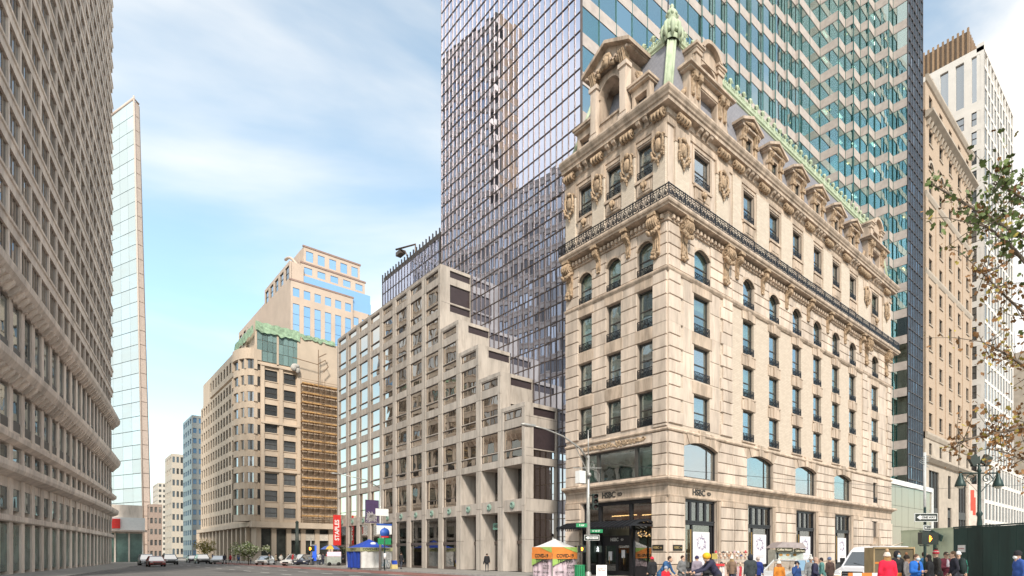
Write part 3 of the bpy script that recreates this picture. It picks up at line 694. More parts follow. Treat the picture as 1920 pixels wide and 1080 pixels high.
def small():
    d = RF.put('dormer', MB().cells([],[],-1.1,1.1,0,2.2,[(-.5,.5,.3,1.8)],-.05,.4).box(-1.1,-.5,.4,1.8,0,2.2).box(.5,1.1,.4,1.8,0,2.2).box(-.5,.5,.6,.7,0,2.2), STONE2, roof, RWIN[0], 0, 34.02)
    P = MB().box(-1.3,1.3,-.35,1.9,2.2,2.36); P.prism([(-1.45,2.36),(1.45,2.36),(1.45,2.5),(0,3.2),(-1.45,2.5)], -.3, 1.9)
    P.prism([(-1.55,2.4),(-1.55,2.62),(0,3.38),(0,3.14)], -.55, 1.9).prism([(0,3.14),(0,3.38),(1.55,2.62),(1.55,2.4)], -.55, 1.9)
    obj('pediment', P, STONE2, d)
    for x in (-.85,.85):
        b = MB(); pil(b, x, .2, 0, 1.5, -.2); b.extr([(0,1.5),(-.25,1.5),(-.3,1.9),(-.45,2.2),(0,2.2)], x-.22, x+.22)
        for q in (-.14,.14): b.tube([(x+q,-.3+.14*cos(a*.8),1.95+.14*sin(a*.8)) for a in range(8)], .06, 5)
        b.ball((x,-.25,1.45), .13, 6, 4); b.ball((x,-.28,1.25), .1, 6, 4); obj('scroll_bracket', b, CARVE, d)
    obj('window', win_frame(.5,1.5,0,.06).mesh(), FRAMEM, d, (0,-.1,.3)); obj('pane', pane_mesh(.5,1.5), KGLASS, d, (0,-.1,.3))
    c = MB().ball((0,-.45,2.62),(.4,.15,.22),8,5)
    for q in (-1,1): c.tube([(q*.3,-.42,2.6),(q*.7,-.4,2.5),(q*1.0,-.4,2.45)], [.14,.1,.05], 5)
    obj('carving', c, CARVE, d)
    m = MB().prism([(-1.5,2.4),(0,3.3),(1.5,2.4),(1.3,2.4),(0,3.15),(-1.3,2.4)], 1.2, 3.2).prism([(-1.55,2.3),(1.55,2.3),(0,3.5)], 1.0, 1.1); obj('copper_dormer_roof', m, COPPER, d)
    return d
d0 = small()
for u in RWIN[1:]:
    c = copy_tree(d0, roof); c.location = (u, 0, 34.02)
# ---- ground storey
GF = mat('black_shopfront', (.025,.025,.03), .35, .2, bump=.02)
POST = mat('poster_white', (.70,.68,.71), .6, bump=0, var=.02)
PURP = mat('poster_purple', (.16,.10,.26), .6, bump=0, var=.3, scale=20)
PGREY = mat('poster_grey', (.4,.39,.42), .6, bump=0)
GOLD = mat('warm_brass', (.55,.36,.14), .4, .5, bump=.05)
LAMPY = mat('warm_lamp', (1,.72,.35), .5, bump=0, emit=((1,.62,.25),3.5))
zz = lev(1.05,5.4,5)
for a, b in zip([.02]+[u+BH+.42 for u in BIG], [u-BH-.12 for u in BIG]+[32.6]):
    c = (a+b)/2; w = b-a
    if w > 2.4:
        for p, q in ((a,c-.06),(c+.06,b)):
            courses(RF, p, q, zz, .13); block('pier_cap', STONE2, K, RF, p-.03, q+.03, 5.42, 5.84, .17); block('pier_base', STONE2, K, RF, p-.03, q+.03, .15, 1.03, .18)
    else:
        courses(RF, a, b, zz, .13); block('pier_cap', STONE2, K, RF, a, b+.03, 5.42, 5.84, .17); block('pier_base', STONE2, K, RF, a, b+.03, .15, 1.03, .18)
courses(RF, 32.7, 35.2, zz, .16); courses(RF, 37.0, KW-.02, zz, .16)
for a, b in ((.02,1.4),(9.25,KD-.02)):
    courses(LF, a, b, zz, .13); block('pier_cap', STONE2, K, LF, a, b+.03, 5.42, 5.84, .17); block('pier_base', STONE2, K, LF, a, b+.03, .15, 1.03, .18)
def hexlogo(s, d=.02):
    m = MB()
    for t in ([(-.5,.5),(.5,.5),(0,0)],[(-.5,-.5),(0,0),(.5,-.5)],[(-.55,.5),(-.55,-.5),(-1.02,0)],[(.55,.5),(1.02,0),(.55,-.5)]): m.prism([(x*s,z*s) for x, z in t], -d, d)
    return m
def poster_hex(s):
    m = MB(); r = random.Random(4)
    for i in range(60):
        a = r.uniform(0,2*pi); q = r.uniform(.62,1.0); R = 1/max(abs(cos(a)),abs(cos(a-pi/3)),abs(cos(a+pi/3)))
        x, z = cos(a)*R*q*.9, sin(a)*R*q*.85; l = r.uniform(.08,.2); t = r.uniform(0,pi); dx, dz = cos(t)*l, sin(t)*l
        m.prism([((x-dx)*s,(z-dz)*s),((x+dx)*s,(z+dz)*s),((x+dx*.3-dz*.4)*s,(z+dz*.3+dx*.4)*s)], -.004, .004)
    return m
for u in BIG:
    f = MB().box(-BH,-BH+.14,.2,.45,.15,5.8).box(BH-.14,BH,.2,.45,.15,5.8).box(-BH+.14,BH-.14,.2,.45,5.62,5.8).box(-BH+.14,BH-.14,.1,.45,3.95,4.15).box(-BH+.14,BH-.14,.05,.45,4.15,4.25).box(-BH+.14,BH-.14,.2,.45,.15,.75)
    for x in (-.95,-.05,.85): f.box(x-.12,x+.12,.22,.42,4.25,5.62)
    f.box(-.85,-.7,.22,.42,.75,3.95).box(1.5,1.62,.22,.42,.75,3.95)
    w = RF.put('shop_window', shared(('shopw',), lambda: f), GF, K, u, 0, 0)
    for a, b in ((-1.8,-1.07),(-.83,-.17),(.07,.73),(.97,1.8)): obj('transom_pane', shared(('tp',a), lambda: MB().box(a,b,.3,.31,4.25,5.62)), SHOPGL, w)
    obj('pane', shared(('sp',), lambda: MB().box(-1.81,-.85,.3,.31,.75,3.95).box(-.7,1.5,.3,.31,.75,3.95)), SHOPGL, w)
    po = obj('poster', shared(('poster',), lambda: MB().box(-.62,1.4,.255,.27,.95,3.45)), POST, w)
    obj('poster_emblem', shared(('phex',), lambda: poster_hex(.62)), PURP, po, (.4,.25,2.6))
    obj('poster_print', shared(('pline',), lambda: MB().box(-.1,.9,-.003,.003,0,.035).box(-.2,1.0,-.003,.003,.12,.15)), PGREY, po, (0,.25,1.5))
    obj('door_handle', shared(('brass',), lambda: MB().box(-1.0,-.94,.16,.24,1.2,3.6)), GOLD, w)
    for q_, w_, d_ in ((-BH-.05,.05,.1),(BH+.05,.05,.1),(BH+.26,.1,.13)): RF.put('opening_moulding', shared(('omould',w_), lambda: MB().box(-w_,w_,-d_,.05,.15,5.8)), STONE2, K, u+q_, 0, 0)
E1 = text_mesh('HSBC', .62, .02, .012)
SIGNK = mat('dark_bronze_letters', (.05,.045,.04), .5, bump=.02)
def bank_sign(fr, u, z, s=1.0, m=SIGNK, w=.09):
    o = fr.put('bank_sign', text_mesh('HSBC', .62*s, .02*s, .012*s), m, K, u, w, z)
    obj('hexagon_emblem', shared(('hex',s), lambda: hexlogo(.25*s)), m, o, (1.22*s,0,0)); return o
bank_sign(LF, 5.9, 6.3); bank_sign(RF, 3.4, 6.3)
PLQ = mat('plaque_black', (.02,.018,.016), .3, bump=0); PGOLD = mat('plaque_gold', (.5,.36,.16), .4, .4, bump=0)
for fr, u in ((LF,.75),(RF,.85),(LF,10.1)):
    q = fr.put('plaque', shared(('plaque',), lambda: MB().box(-.5,.5,-.2,-.12,-.2,.2)), PLQ, K, u, .02, 2.25)
    t = obj('plaque_lettering', text_mesh('HSBC', .24, .006, .004), PGOLD, q, (-.14,-.215,0)); obj('hexagon_emblem', shared(('hexs',), lambda: hexlogo(.1,.006)), PGOLD, q, (.33,-.215,0))
# entrance
ef = MB()
for x in (-3.8,-2.0,1.4,3.65): ef.box(x-.12,x+.12,.25,.5,.15,5.8)
ef.box(-3.8,3.8,.25,.5,5.55,5.8).box(-3.8,3.8,.2,.5,3.9,4.3).box(-3.8,-2.0,.3,.5,.15,.9).box(1.4,3.65,.3,.5,.15,.9)
ent = LF.put('entrance_frame', ef, GF, K, 5.3, 0, 0)
for a, b in ((-3.68,-2.12),(-1.88,1.28),(1.52,3.53)): obj('transom_pane', MB().box(a,b,.38,.39,4.3,5.55), SHOPGL, ent)
for a, b in ((-3.68,-2.12),(1.52,3.53)): obj('pane', MB().box(a,b,.38,.39,.9,3.9), SHOPGL, ent)
for a in (-1.88,-.3):
    dd = obj('door', MB().box(a,a+.12,.5,.6,.16,2.6).box(a+1.46,a+1.58,.5,.6,.16,2.6).box(a+.12,a+1.46,.5,.6,.16,.5).box(a+.12,a+1.46,.5,.6,2.45,2.6), GF, ent)
    obj('pane', MB().box(a+.12,a+1.46,.54,.55,.5,2.45), SHOPGL, dd); obj('door_handle', MB().tube([(a+.8,.46,1.0),(a+.8,.46,1.6)], .025, 6), GOLD, dd)
obj('door_head', MB().box(-1.88,1.28,.45,.6,2.6,3.2), GF, ent)
ds = obj('door_lettering', text_mesh('HSBC', .36, .01, .01), mat('letter_silver', (.55,.55,.55), .4, .3, bump=0), ent, (-.5,.44,2.9)); obj('hexagon_emblem', shared(('hexd',), lambda: hexlogo(.15,.01)), MATS['letter_silver'], ent, (.35,.44,2.9))
obj('notice', MB().box(.25,.62,.47,.485,1.5,2.1).box(-1.2,-.8,.47,.485,1.3,2.0), POST, ent)
cl = MB(); rr = random.Random(8)
for i in range(26): cl.ball((1.6+rr.uniform(0,1.9),.75,3.3+rr.uniform(-.22,.22)), rr.uniform(.03,.055), 6, 4)
obj('fairy_light', cl, LAMPY, ent)
obj('warm_ceiling_light', MB().box(-1.6,1.1,1.2,1.25,4.75,4.82).box(1.7,3.4,1.2,1.25,4.7,4.77), LAMPY, ent)
obj('lobby_wall', MB().box(-3.6,3.5,1.75,1.8,4.3,5.5), mat('lobby_red', (.30,.10,.06), .7, bump=0, var=.3, scale=2), ent)
# iron and glass canopy
cn = MB().box(-4.0,4.0,-2.4,-2.3,3.7,3.82).box(-4.0,4.0,-.1,0,3.95,4.1).box(-4.05,-3.95,-2.4,0,3.75,3.9).box(3.95,4.05,-2.4,0,3.75,3.9)
canopy = LF.put('canopy', cn, IRON, K, 5.3, .0, 0)
for i in range(17):
    x = -4+i*.5; obj('canopy_rib', shared(('crib',), lambda: MB().extr([(0,4.05),(-.6,4.28),(-1.4,4.22),(-2.35,3.85),(-2.55,3.72),(-2.35,3.72),(-1.4,4.05),(-.6,4.12),(0,3.9)], -.04, .04)), IRON, canopy, (x,0,0))
obj('canopy_glass', MB().extr([(0,4.0),(-.6,4.2),(-1.4,4.14),(-2.35,3.78),(-2.35,3.76),(-1.4,4.12),(-.6,4.18),(0,3.98)], -3.98, 3.98), glass('canopy_glass_m', (.25,.3,.3), .15), canopy)
fr_ = MB()
for i in range(33): fr_.tube([(-4+.25*i,-2.42,3.7),(-3.94+.25*i,-2.44,3.55),(-3.875+.25*i,-2.42,3.7)], .025, 4)
obj('canopy_fringe', fr_, IRON, canopy)
for x in (-3.2,2.4): obj('canopy_post', MB().tube([(x,-.35,.14),(x,-.35,3.9)], .09, 8), IRON, canopy)
# side door bay
sd = MB().prism([(-1.9,2.9),(-.7,2.9),(-.35,3.55),(0,3.1),(.35,3.55),(.7,2.9),(1.9,2.9),(1.9,2.7),(.75,2.7),(.3,2.35),(-.3,2.35),(-.75,2.7),(-1.9,2.7)], -.45, .05)
sdo = RF.put('door_hood', sd, STONE2, K, 36.1, 0, 0)
obj('door_keystone', MB().prism([(-.18,2.2),(.18,2.2),(.3,3.7),(-.3,3.7)], -.55, .05), STONE2, sdo)
obj('side_door', MB().box(-.6,.6,.25,.35,.15,2.2), GF, sdo)
obj('louvre_grille', MB().box(-.8,.8,.2,.3,3.6,5.5), mat('louvre', (.09,.075,.065), .6, bump=0), sdo)
for x in (-1.4,1.4): obj('small_window', MB().box(x-.42,x+.42,-.2,-.1,1.35,2.1), FRAMEM, sdo)
# ================================================================ GLASS TOWER
GRAN = mat('pink_granite', (.50,.44,.405), .55, var=.1, scale=1.5, bump=.04, rnd=.05)
CWGL = glass('curtain_wall_glass', (0,0,0), .80, (.74,.81,1.0), .006, .004, .3, body=(.05,.055,.085))
TEAL = glass('teal_glass', (.76,.93,.87), .46, (.84,.98,.96), .01, .006, .5, rnd=.16)
MULL = mat('bronze_mullion', (.16,.125,.11), .4, .5, bump=0)
MULLP = mat('violet_mullion', (.11,.105,.12), .4, .5, bump=0)
T = thing('glass_tower', 'tall office tower with mirrored curtain wall and zigzag teal glass side', 'office tower')
TX, TY0, TY1, TZ = 3.7, 13.5, 39.7, 96
SEG = [(21.3,13.5,8),(21.3,13.29,1),(23.2,13.29,1),(23.2,12.91,1),(25.0,12.91,1),(25.0,12.54,1),(27.2,12.54,1),(27.2,12.27,1),(29.2,12.27,1),(29.2,11.99,1),(31.4,11.99,1),(31.4,11.68,1),(33.6,11.68,1),(33.6,11.27,1),(35.8,11.27,1),(35.8,10.88,1),(37.9,10.88,1),(37.9,10.35,1),(43.6,10.35,2),(43.6,7.7,1),(45.6,7.7,1),(45.6,6.54,1),(47.7,6.54,1),(47.7,5.41,1),(49.8,5.41,1),(49.8,3.5,1),(51.18,3.5,1),(51.18,1.55,1)]
obj('tower_body', MB().box(TX+.3,58,22,TY1,0,TZ).box(TX+.3,10,TY0+5,22,0,TZ), INTER, T)
# zigzag side: each spandrel and each pane is a piece; the ones beyond the limit are joined
FH, GTOP = 3.555, 48.0-3.555*12
t = .11; stuffS, stuffG = MB(), MB(); cntS = 0
x, y = TX, TY0; segs = []
for (nx, ny, div) in SEG:
    if nx != x:
        for i in range(div): segs.append(('S', x+(nx-x)*i/div, x+(nx-x)*(i+1)/div, y))
    else: segs.append(('W', ny, y, x))
    x, y = nx, ny
for fl in range(26):
    zg1 = GTOP+fl*FH; zg0 = zg1-2.4
    for k, a, b, c in segs:
        L = b-a
        vis = 37 < zg1 < 76 and (a > 20 or k == 'W' or True)
        if k == 'W': A, B = (a+t if True else a), b
        else: A, B = a, b
        part = vis and cntS < 298 and (zg1 > 37) and (zg1 < 74)
        g0, g1 = zg1+.004, zg1+FH-2.4-.004
        if part:
            cntS += 1; l = rn(B-A)
            fr = Frame(0, c, 'S') if k == 'S' else Frame(c, 0, 'W')
            fr.put('spandrel', shared(('spand',l), lambda: MB().box(-l/2+.004,l/2-.004,0,t,0,FH-2.408)), GRAN, T, (A+B)/2, 0, g0)
            p = fr.put('pane', shared(('tpane',l), lambda: MB().box(-l/2+.01,l/2-.01,.05,.065,0,2.4)), TEAL, T, (A+B)/2, 0, zg0)
        elif k == 'S': stuffS.box(A+.004,B-.004,c,c+t,g0,g1); stuffG.box(A+.01,B-.01,c+.05,c+.065,zg0,zg1)
        else: stuffS.box(c,c+t,A+.004,B-.004,g0,g1); stuffG.box(c+.05,c+.065,A+.01,B-.01,zg0,zg1)
for nm, m_, mm in (('spandrel_rest',stuffS,GRAN),('pane_rest',stuffG,TEAL)):
    o = obj(nm, m_, mm, T); o['kind'] = 'stuff'
# slabs and ceilings behind the teal glass
zig = [(TX,TY0)]+[(a,b) for a,b,_ in SEG]
slab_poly = [(px+.2,py+.2) for px, py in zig]+[(58,1.9),(58,24),(TX+.2,24)]
CEIL = mat('office_ceiling', (.62,.62,.58), .9, bump=0)
sm = shared(('tslab',), lambda: MB().flat(slab_poly[::1], 0, .9))
for fl in range(26): obj('floor_slab', sm, CEIL, T, (0,0,GTOP+fl*FH+.1))
OFW = mat('office_wall', (.48,.48,.43), .9, bump=0, var=.4, scale=.6)
obj('office_core', MB().flat([(8,18.5),(24,18.3),(38,15.8),(48,12),(54,8),(57.5,7),(57.5,21.9),(8,21.9)],0,TZ-1), OFW, T)
rr = random.Random(21); fu = MB(); segs_all = segs; segs = [q for q in segs if (q[0] == 'S' and q[2]-q[1] > 1.5) or q[2]-q[1] > 1.5]
for i in range(260):
    k, a, b, c = rr.choice(segs); fl = rr.randrange(2,24); zz_ = GTOP+fl*FH-2.4; u = (a+b)/2; h = rr.uniform(.7,1.5); d = rr.uniform(1.2,2.4)
    if k == 'S': fu.box(u-.5,u+.5,c+d,c+d+.4,zz_-.25,zz_+h)
    else: fu.box(c+d,c+d+.4,u-.4,u+.4,zz_-.25,zz_+h)
o = obj('office_furniture', fu, mat('furniture', (.35,.33,.29), .8, bump=0, var=.5, scale=.3), T); o['kind'] = 'stuff'
lg = MB()
for i in range(46):
    k, a, b, c = rr.choice(segs); fl = rr.randrange(4,22); u = (a+b)/2; d = rr.uniform(1.0,2.2); zz_ = GTOP+fl*FH+.05
    q = (u,c+d,zz_) if k == 'S' else (c+d,u,zz_); lg.ball(q, .13, 6, 4)
obj('ceiling_lamp', lg, LAMPY, T)['kind'] = 'stuff'; segs = segs_all
LTW = mat('added_office_glow', (1,1,.95), .5, bump=0, emit=((1,.98,.88),2.2))  # glowing panels added to brighten the offices behind the teal glass
for fl in range(1,25):
    for i, (k, a, b, c) in enumerate(segs):
        if b-a > 1.2 and i % 2 == 0 and (fl*7+i*3) % 5 < 3:
            u = (a+b)/2; p = (u,c+2.4) if k == 'S' else (c+2.4,u)
            obj('added_glow_panel', shared(('lpan',), lambda: MB().box(-.6,.6,-.15,.15,0,.03)), LTW, T, (*p,GTOP+fl*FH+.06))
joint = MB()
for k, a, b, c in segs:
    if k == 'S': joint.box(a-.03,a+.03,c-.03,c+.09,4,TZ-3)
    elif b-a > 1: joint.box(c-.03,c+.06,b-.06,b,4,TZ-3)
obj('glass_fin', joint, mat('teal_edge', (.08,.2,.19), .2, .4, bump=0), T)
# mirrored west curtain wall
NC, PW, PH = 29, (TY1-TY0)/29, 1.7; NR = int(TZ/PH)
WFr = Frame(TX,0,'W'); stuff = MB(); rr = random.Random(11); n_ = 0
pm = shared(('cwpane',), lambda: MB().box(-PW/2+.03,PW/2-.03,0,.012,.03,PH-.03))
for r in range(NR):
    for c in range(NC):
        u, z = TY0+(c+.5)*PW, r*PH; tx, tz = rr.gauss(0,.0022), rr.gauss(0,.003)
        if c < 12 and 14 < z < 58 and n_ < 300:
            n_ += 1; p = WFr.put('pane', pm, CWGL, T, u, .0, z); p.rotation_euler = (tx,0,-pi/2+tz)
        else:
            du, dz = PW/2-.03, PH-.06; a, b = tz*du, tx*dz
            stuff.add([(TX+a,u+du,z+.03),(TX-a,u-du,z+.03),(TX-a+b,u-du,z+PH-.03),(TX+a+b,u+du,z+PH-.03)], [(0,1,2,3)])
o = obj('pane_rest', stuff, CWGL, T); o['kind'] = 'stuff'
vm = shared(('vmull',), lambda: MB().box(-.035,.035,-.075,.06,0,TZ))
for c in range(NC+1): WFr.put('mullion', vm, MULL, T, TY0+c*PW, .0, 0)
hmu = shared(('hmull',), lambda: MB().box(-(TY1-TY0)/2,(TY1-TY0)/2,-.06,.05,-.035,.035))
for r in range(1,NR): WFr.put('transom', hmu, MULL, T, (TY0+TY1)/2, .0, r*PH)
obj('tower_wall', MB().box(TX+.1,TX+.25,TY0+.3,TY1,0,TZ).box(TX+.25,58,TY1-.3,TY1-.05,0,TZ), INTER, T)
obj('corner_post', MB().box(TX-.05,TX+.1,TY0-.05,TY0+.12,0,TZ), MULL, T)
# lower northern wing with close fins
wing = MB().box(TX+.1,30,TY1+.1,57.2,0,41.5); obj('wing_body', wing, INTER, T)
vmw = shared(('vmullw',), lambda: MB().box(-.05,.05,-.1,.06,0,41.9))
for c in range(20): WFr.put('mullion', vmw, MULLP, T, TY1+.5+c*.9, 0, 0)
hw_ = shared(('hmullw',), lambda: MB().box(-8.7,8.7,-.06,.05,-.035,.035))
for r in range(14,25): WFr.put('transom', hw_, MULL, T, TY1+8.8, 0, r*PH)
st = MB(); rr = random.Random(3)
for r in range(10,24):
    for c in range(19):
        u, z = TY1+.5+(c+.5)*.9, r*PH; a, b = rr.gauss(0,.004), rr.gauss(0,.006)
        st.add([(TX+a,u+.42,z),(TX-a,u-.42,z),(TX-a+b,u-.42,z+PH),(TX+a+b,u+.42,z+PH)],[(0,1,2,3)])
o = obj('wing_pane', st, CWGL, T); o['kind'] = 'stuff'
wr = MB().tube([(TX+1,49,41.5),(TX+1,49,43.6),(TX-.6,51.5,43.2)], .12, 6).tube([(TX+1,50.5,41.5),(TX+.2,50.5,43.0)], .1, 6).box(TX-.2,TX+.5,51,52.5,42.8,43.3)
obj('window_washing_rig', wr, MULL, T)
# violet strip at the east end
SFr = Frame(0,1.55,'S'); st = MB(); rr = random.Random(4)
CW2 = glass('strip_glass', (0,0,0), .75, (.74,.86,1.0), .01, .006, .35, body=(.06,.12,.13))
for r in range(NR):
    for c in range(6):
        u, z = 51.2+(c+.5)*.96, r*PH; a, b = rr.gauss(0,.004), rr.gauss(0,.006)
        st.add([(u-.45,1.6-a,z+.03),(u+.45,1.6+a,z+.03),(u+.45,1.6+a+b,z+PH-.03),(u-.45,1.6-a+b,z+PH-.03)],[(0,1,2,3)])
o = obj('strip_pane', st, CW2, T); o['kind'] = 'stuff'
for c in range(7): SFr.put('mullion', shared(('vm2',), lambda: MB().box(-.05,.05,-.09,.06,0,TZ)), MULLP, T, 51.2+c*.96, 0, 0)
for r in range(1,NR): SFr.put('transom', shared(('hm2',), lambda: MB().box(-2.88,2.88,-.05,.05,-.04,.04)), MULL, T, 51.2+2.88, 0, r*PH)
obj('strip_wall', MB().box(51.35,57,1.8,2.0,0,TZ), INTER, T)
obj('east_end_wall', MB().box(56.9,57.1,2.0,22,0,TZ), GRAN, T)
# ================================================================ STEPPED GRANITE BUILDING
GRT = mat('tan_granite', (.52,.465,.415), .6, var=.16, scale=1.2, bump=.04, rnd=.1, streak=True, soot=.28)
STGL = glass('bronze_window_glass', (0,0,0), .72, (1.0,.92,.82), .006, .012, .4, body=(.05,.035,.028))
S = thing('stepped_office_building', 'grey granite office building with stepped roofline and square mirrored windows', 'office building')
SY0, NB, BW = 16.95, 12, 3.965; SF = Frame(0,0,'W')
def top_of(b): return {0:15.15,1:18.75,2:22.35,3:25.95}.get(b, 33.15)
ztop = [13.45+3.6*k for k in range(6)]
PWd = .48   # half pier width
def gran(name, fr, u0, u1, z0, z1, w, back=.3): return block(name, GRT, S, fr, u0+.014, u1-.014, z0+.014, z1-.014, w, back, .01)
for b in range(NB):
    u0 = SY0+b*BW; u1 = u0+BW; T_ = top_of(b); a, c = u0+PWd, u1-PWd
    for k, zt_ in enumerate(ztop):
        if zt_ > T_+.5: break
        last = zt_+1.7 > T_
        if b > 2 or k >= 0:
            if not (zt_+.8 > T_+.3): pass
        # main window 1.9 tall, low window under it
        for z0, z1, nm in ((zt_-1.9,zt_,'window'),(zt_-2.75,zt_-2.02,'low_window')):
            if z1 > T_: continue
            hw, h = rn((c-a)/2), rn(z1-z0)
            w = SF.put(nm, shared(('sw',hw,h), lambda: MB().box(-hw,-hw+.05,.1,.2,0,h).box(hw-.05,hw,.1,.2,0,h).box(-hw+.05,hw-.05,.1,.2,0,.05).box(-hw+.05,hw-.05,.1,.2,h-.05,h)), MULL, S, (a+c)/2, 0, z0)
            p = obj('pane', shared(('swp',hw,h), lambda: MB().box(-hw+.05,hw-.05,.14,.152,.05,h-.05)), STGL, w); p.rotation_euler = (random.gauss(0,.004),0,random.gauss(0,.006))
        if zt_+.85 <= T_+.2: gran('spandrel_panel', SF, a, c, zt_, min(zt_+.85,T_), .0)
        gran('transom_panel', SF, a, c, zt_-2.02, zt_-1.9, .0)
    # top strip window and coping
    hw = rn((c-a)/2); zt_ = T_-.1
    w = SF.put('low_window', shared(('sw',hw,.7), lambda: MB().box(-hw,-hw+.05,.1,.2,0,.7).box(hw-.05,hw,.1,.2,0,.7).box(-hw+.05,hw-.05,.1,.2,0,.05).box(-hw+.05,hw-.05,.1,.2,.65,.7)), MULL, S, (a+c)/2, 0, T_-.8)
    obj('pane', shared(('swp',hw,.7), lambda: MB().box(-hw+.05,hw-.05,.14,.152,.05,.65)), STGL, w)
    gran('spandrel_panel', SF, a, c, T_-.1, T_, 0)
    gran('coping', SF, u0, u1, T_, T_+.42, .03, .6)
    for z0, z1 in zip([.14,3.1,6.2,10.0]+[13.45+3.6*k for k in range(6)], [3.1,6.2,10.0]+[13.45+3.6*k for k in range(6)]+[40]):
        z1 = min(z1, T_)
        if z1 > z0:
            gran('pier_panel', SF, u0, u0+PWd, z0, z1, .05); gran('pier_panel', SF, u1-PWd, u1, z0, z1, .05)
    gran('spandrel_panel', SF, a, c, 10.0, 10.7, .0)
    gran('spandrel_panel', SF, a, c, 5.7, 6.85, .0)
    hw = rn((c-a)/2)
    deep = b < 3
    y_ = 1.6 if deep else .14
    w = SF.put('tall_window', shared(('tallw',deep), lambda: MB().box(-hw,-hw+.06,y_,y_+.1,6.85,10).box(hw-.06,hw,y_,y_+.1,6.85,10).box(-hw,hw,y_,y_+.1,7.7,7.78)), MULL, S, (a+c)/2, 0, 0)
    p = obj('pane', shared(('tallp',deep), lambda: MB().box(-hw+.06,hw-.06,y_+.04,y_+.055,6.85,10)), STGL if not deep else SHOPGL, w); p.rotation_euler = (random.gauss(0,.003),0,random.gauss(0,.008))
    w = SF.put('shop_window', shared(('gw',deep), lambda: MB().box(-hw,-hw+.06,y_,y_+.1,.15,5.7).box(hw-.06,hw,y_,y_+.1,.15,5.7).box(-hw,hw,y_-.1,y_+.1,2.75,3.05).box(-hw,hw,y_,y_+.1,.15,.4)), MULL, S, (a+c)/2, 0, 0)
    p = obj('pane', shared(('gwp',deep), lambda: MB().box(-hw+.06,hw-.06,y_+.04,y_+.055,.4,5.7)), SHOPGL, w)
    if deep:
        for z0, z1 in ((.14,5.7),(6.85,10.0)):
            for s_ in (-1,1):
                SF.put('reveal_panel', shared(('rev',s_,z0), lambda: MB().box(min(s_*hw,s_*(hw+.05)),max(s_*hw,s_*(hw+.05)),.3,1.7,z0,z1)), GRT, S, (a+c)/2, 0, 0)
        SF.put('reveal_panel', shared(('revt',), lambda: MB().box(-hw,hw,.3,1.7,0,.1)), GRT, S, (a+c)/2, 0, 9.98)
        for z_ in (5.68,6.75): SF.put('reveal_panel', CACHE[('revt',)], GRT, S, (a+c)/2, 0, z_)
        obj('door', shared(('sdoor',), lambda: MB().box(-.6,-.5,1.5,1.6,.15,2.7).box(.5,.6,1.5,1.6,.15,2.7).box(-.05,.05,1.5,1.6,.15,2.7).box(-.5,.5,1.5,1.6,2.55,2.7)), GF, w)
    SF.put('medallion', shared(('medal',), lambda: MB().add(*(lambda n=12: ([(.34*cos(2*pi*i/n)*s,-y,.34*sin(2*pi*i/n)*s) for s, y in ((1,0),(1,.1),(.6,.16),(.55,.08)) for i in range(n)], [(j*n+i,j*n+(i+1)%n,(j+1)*n+(i+1)%n,(j+1)*n+i) for j in range(3) for i in range(n)]+[tuple(range(3*n,4*n))]))(), smooth=False)), mat('verdigris_medallion', (.22,.33,.28), .6, bump=.1), S, (a+c)/2, .0, 6.3)
obj('green_bank_sign', MB().box(-.8,.8,-.02,.02,-.32,.32), mat('sign_green', (.22,.45,.36), .6, bump=0), S, (.9,SY0+1.5*BW,4.5), -pi/2)
obj('bank_sign', text_mesh('HSBC', .5, .01, .01), SIGNK, S, (.87,SY0+1.5*BW,4.5), -pi/2)
obj('bank_sign', text_mesh('HSBC', .5, .01, .01), mat('letter_pale', (.6,.6,.58), .5, bump=0), S, (1.5,SY0+.5*BW,4.6), -pi/2)
# stepped south faces, each level a strip of granite with a dark louvred window
LOUV = mat('dark_louvre', (.045,.03,.032), .5, bump=0)
steps = [(0,0.14,15.57),(1,15.57,19.17),(2,19.17,22.77),(3,22.77,26.37),(4,26.37,33.57)]
for b, z0, z1 in steps:
    yy = SY0+b*BW; fr = Frame(0,yy,'S')
    bl = b == 0
    zz_ = [z0]+[z for z in ([3.1,5.7,6.85,10.0,10.7,11.45,13.45,14.3] if bl else ([29.5] if b == 4 else [])) if z0 < z < z1]+[z1]
    if not bl:
        o_ = [(1.1,3.6,z1-1.1,z1-.35)]+([(1.1,3.6,z1-3.9,z1-1.9)] if b == 4 else []); o_ += [(1.1,3.6,z0,z0+.7)]
        if b == 4: o_ += [(1.1,3.6,z1-4.9,z1-4.1)]
    else: o_ = [(.9,3.45,z1-1.1,z1-.35),(.9,3.45,11.45,13.45),(.9,3.45,10.7,11.35),(.9,3.45,6.85,10.0),(.9,3.45,.5,5.6)]
    fr.put('step_wall', MB().cells([],[],.06 if True else 0,3.66,z0,z1,o_,-.02,.3), GRT, S, 0, 0, 0)
    for h in o_: fr.put('louvre_window', MB().box(h[0],h[1],.12,.2,h[2],h[3]), LOUV if not (bl and h[2] < 11.4) else STGL, S, 0, 0, 0)
    for z in zz_[1:-1]: fr.put('panel_joint', shared(('pj',), lambda: MB().box(.06,3.66,-.024,-.018,-.012,.012)), LOUV, S, 0,0,z)
    obj('terrace', MB().box(.1,3.66,yy+.3,SY0+(b+1)*BW+.2 if b < 4 else SY0+NB*BW-.1,z1-.35,z1-.25), GRT, S)
body = MB()
for b, z0, z1 in steps: body.box(1.75,3.64,SY0+b*BW+.35,SY0+NB*BW-.1,z0 if b else 0,z1-.4)
obj('building_core', body, INTER, S)
obj('north_wall', MB().box(.05,30,SY0+NB*BW-.1,SY0+NB*BW,0,33.5).box(3.7,30,57.3,SY0+NB*BW-.1,33.1,33.5).box(3.64,3.7,57.3,SY0+NB*BW-.1,0,33.5), GRT, S)
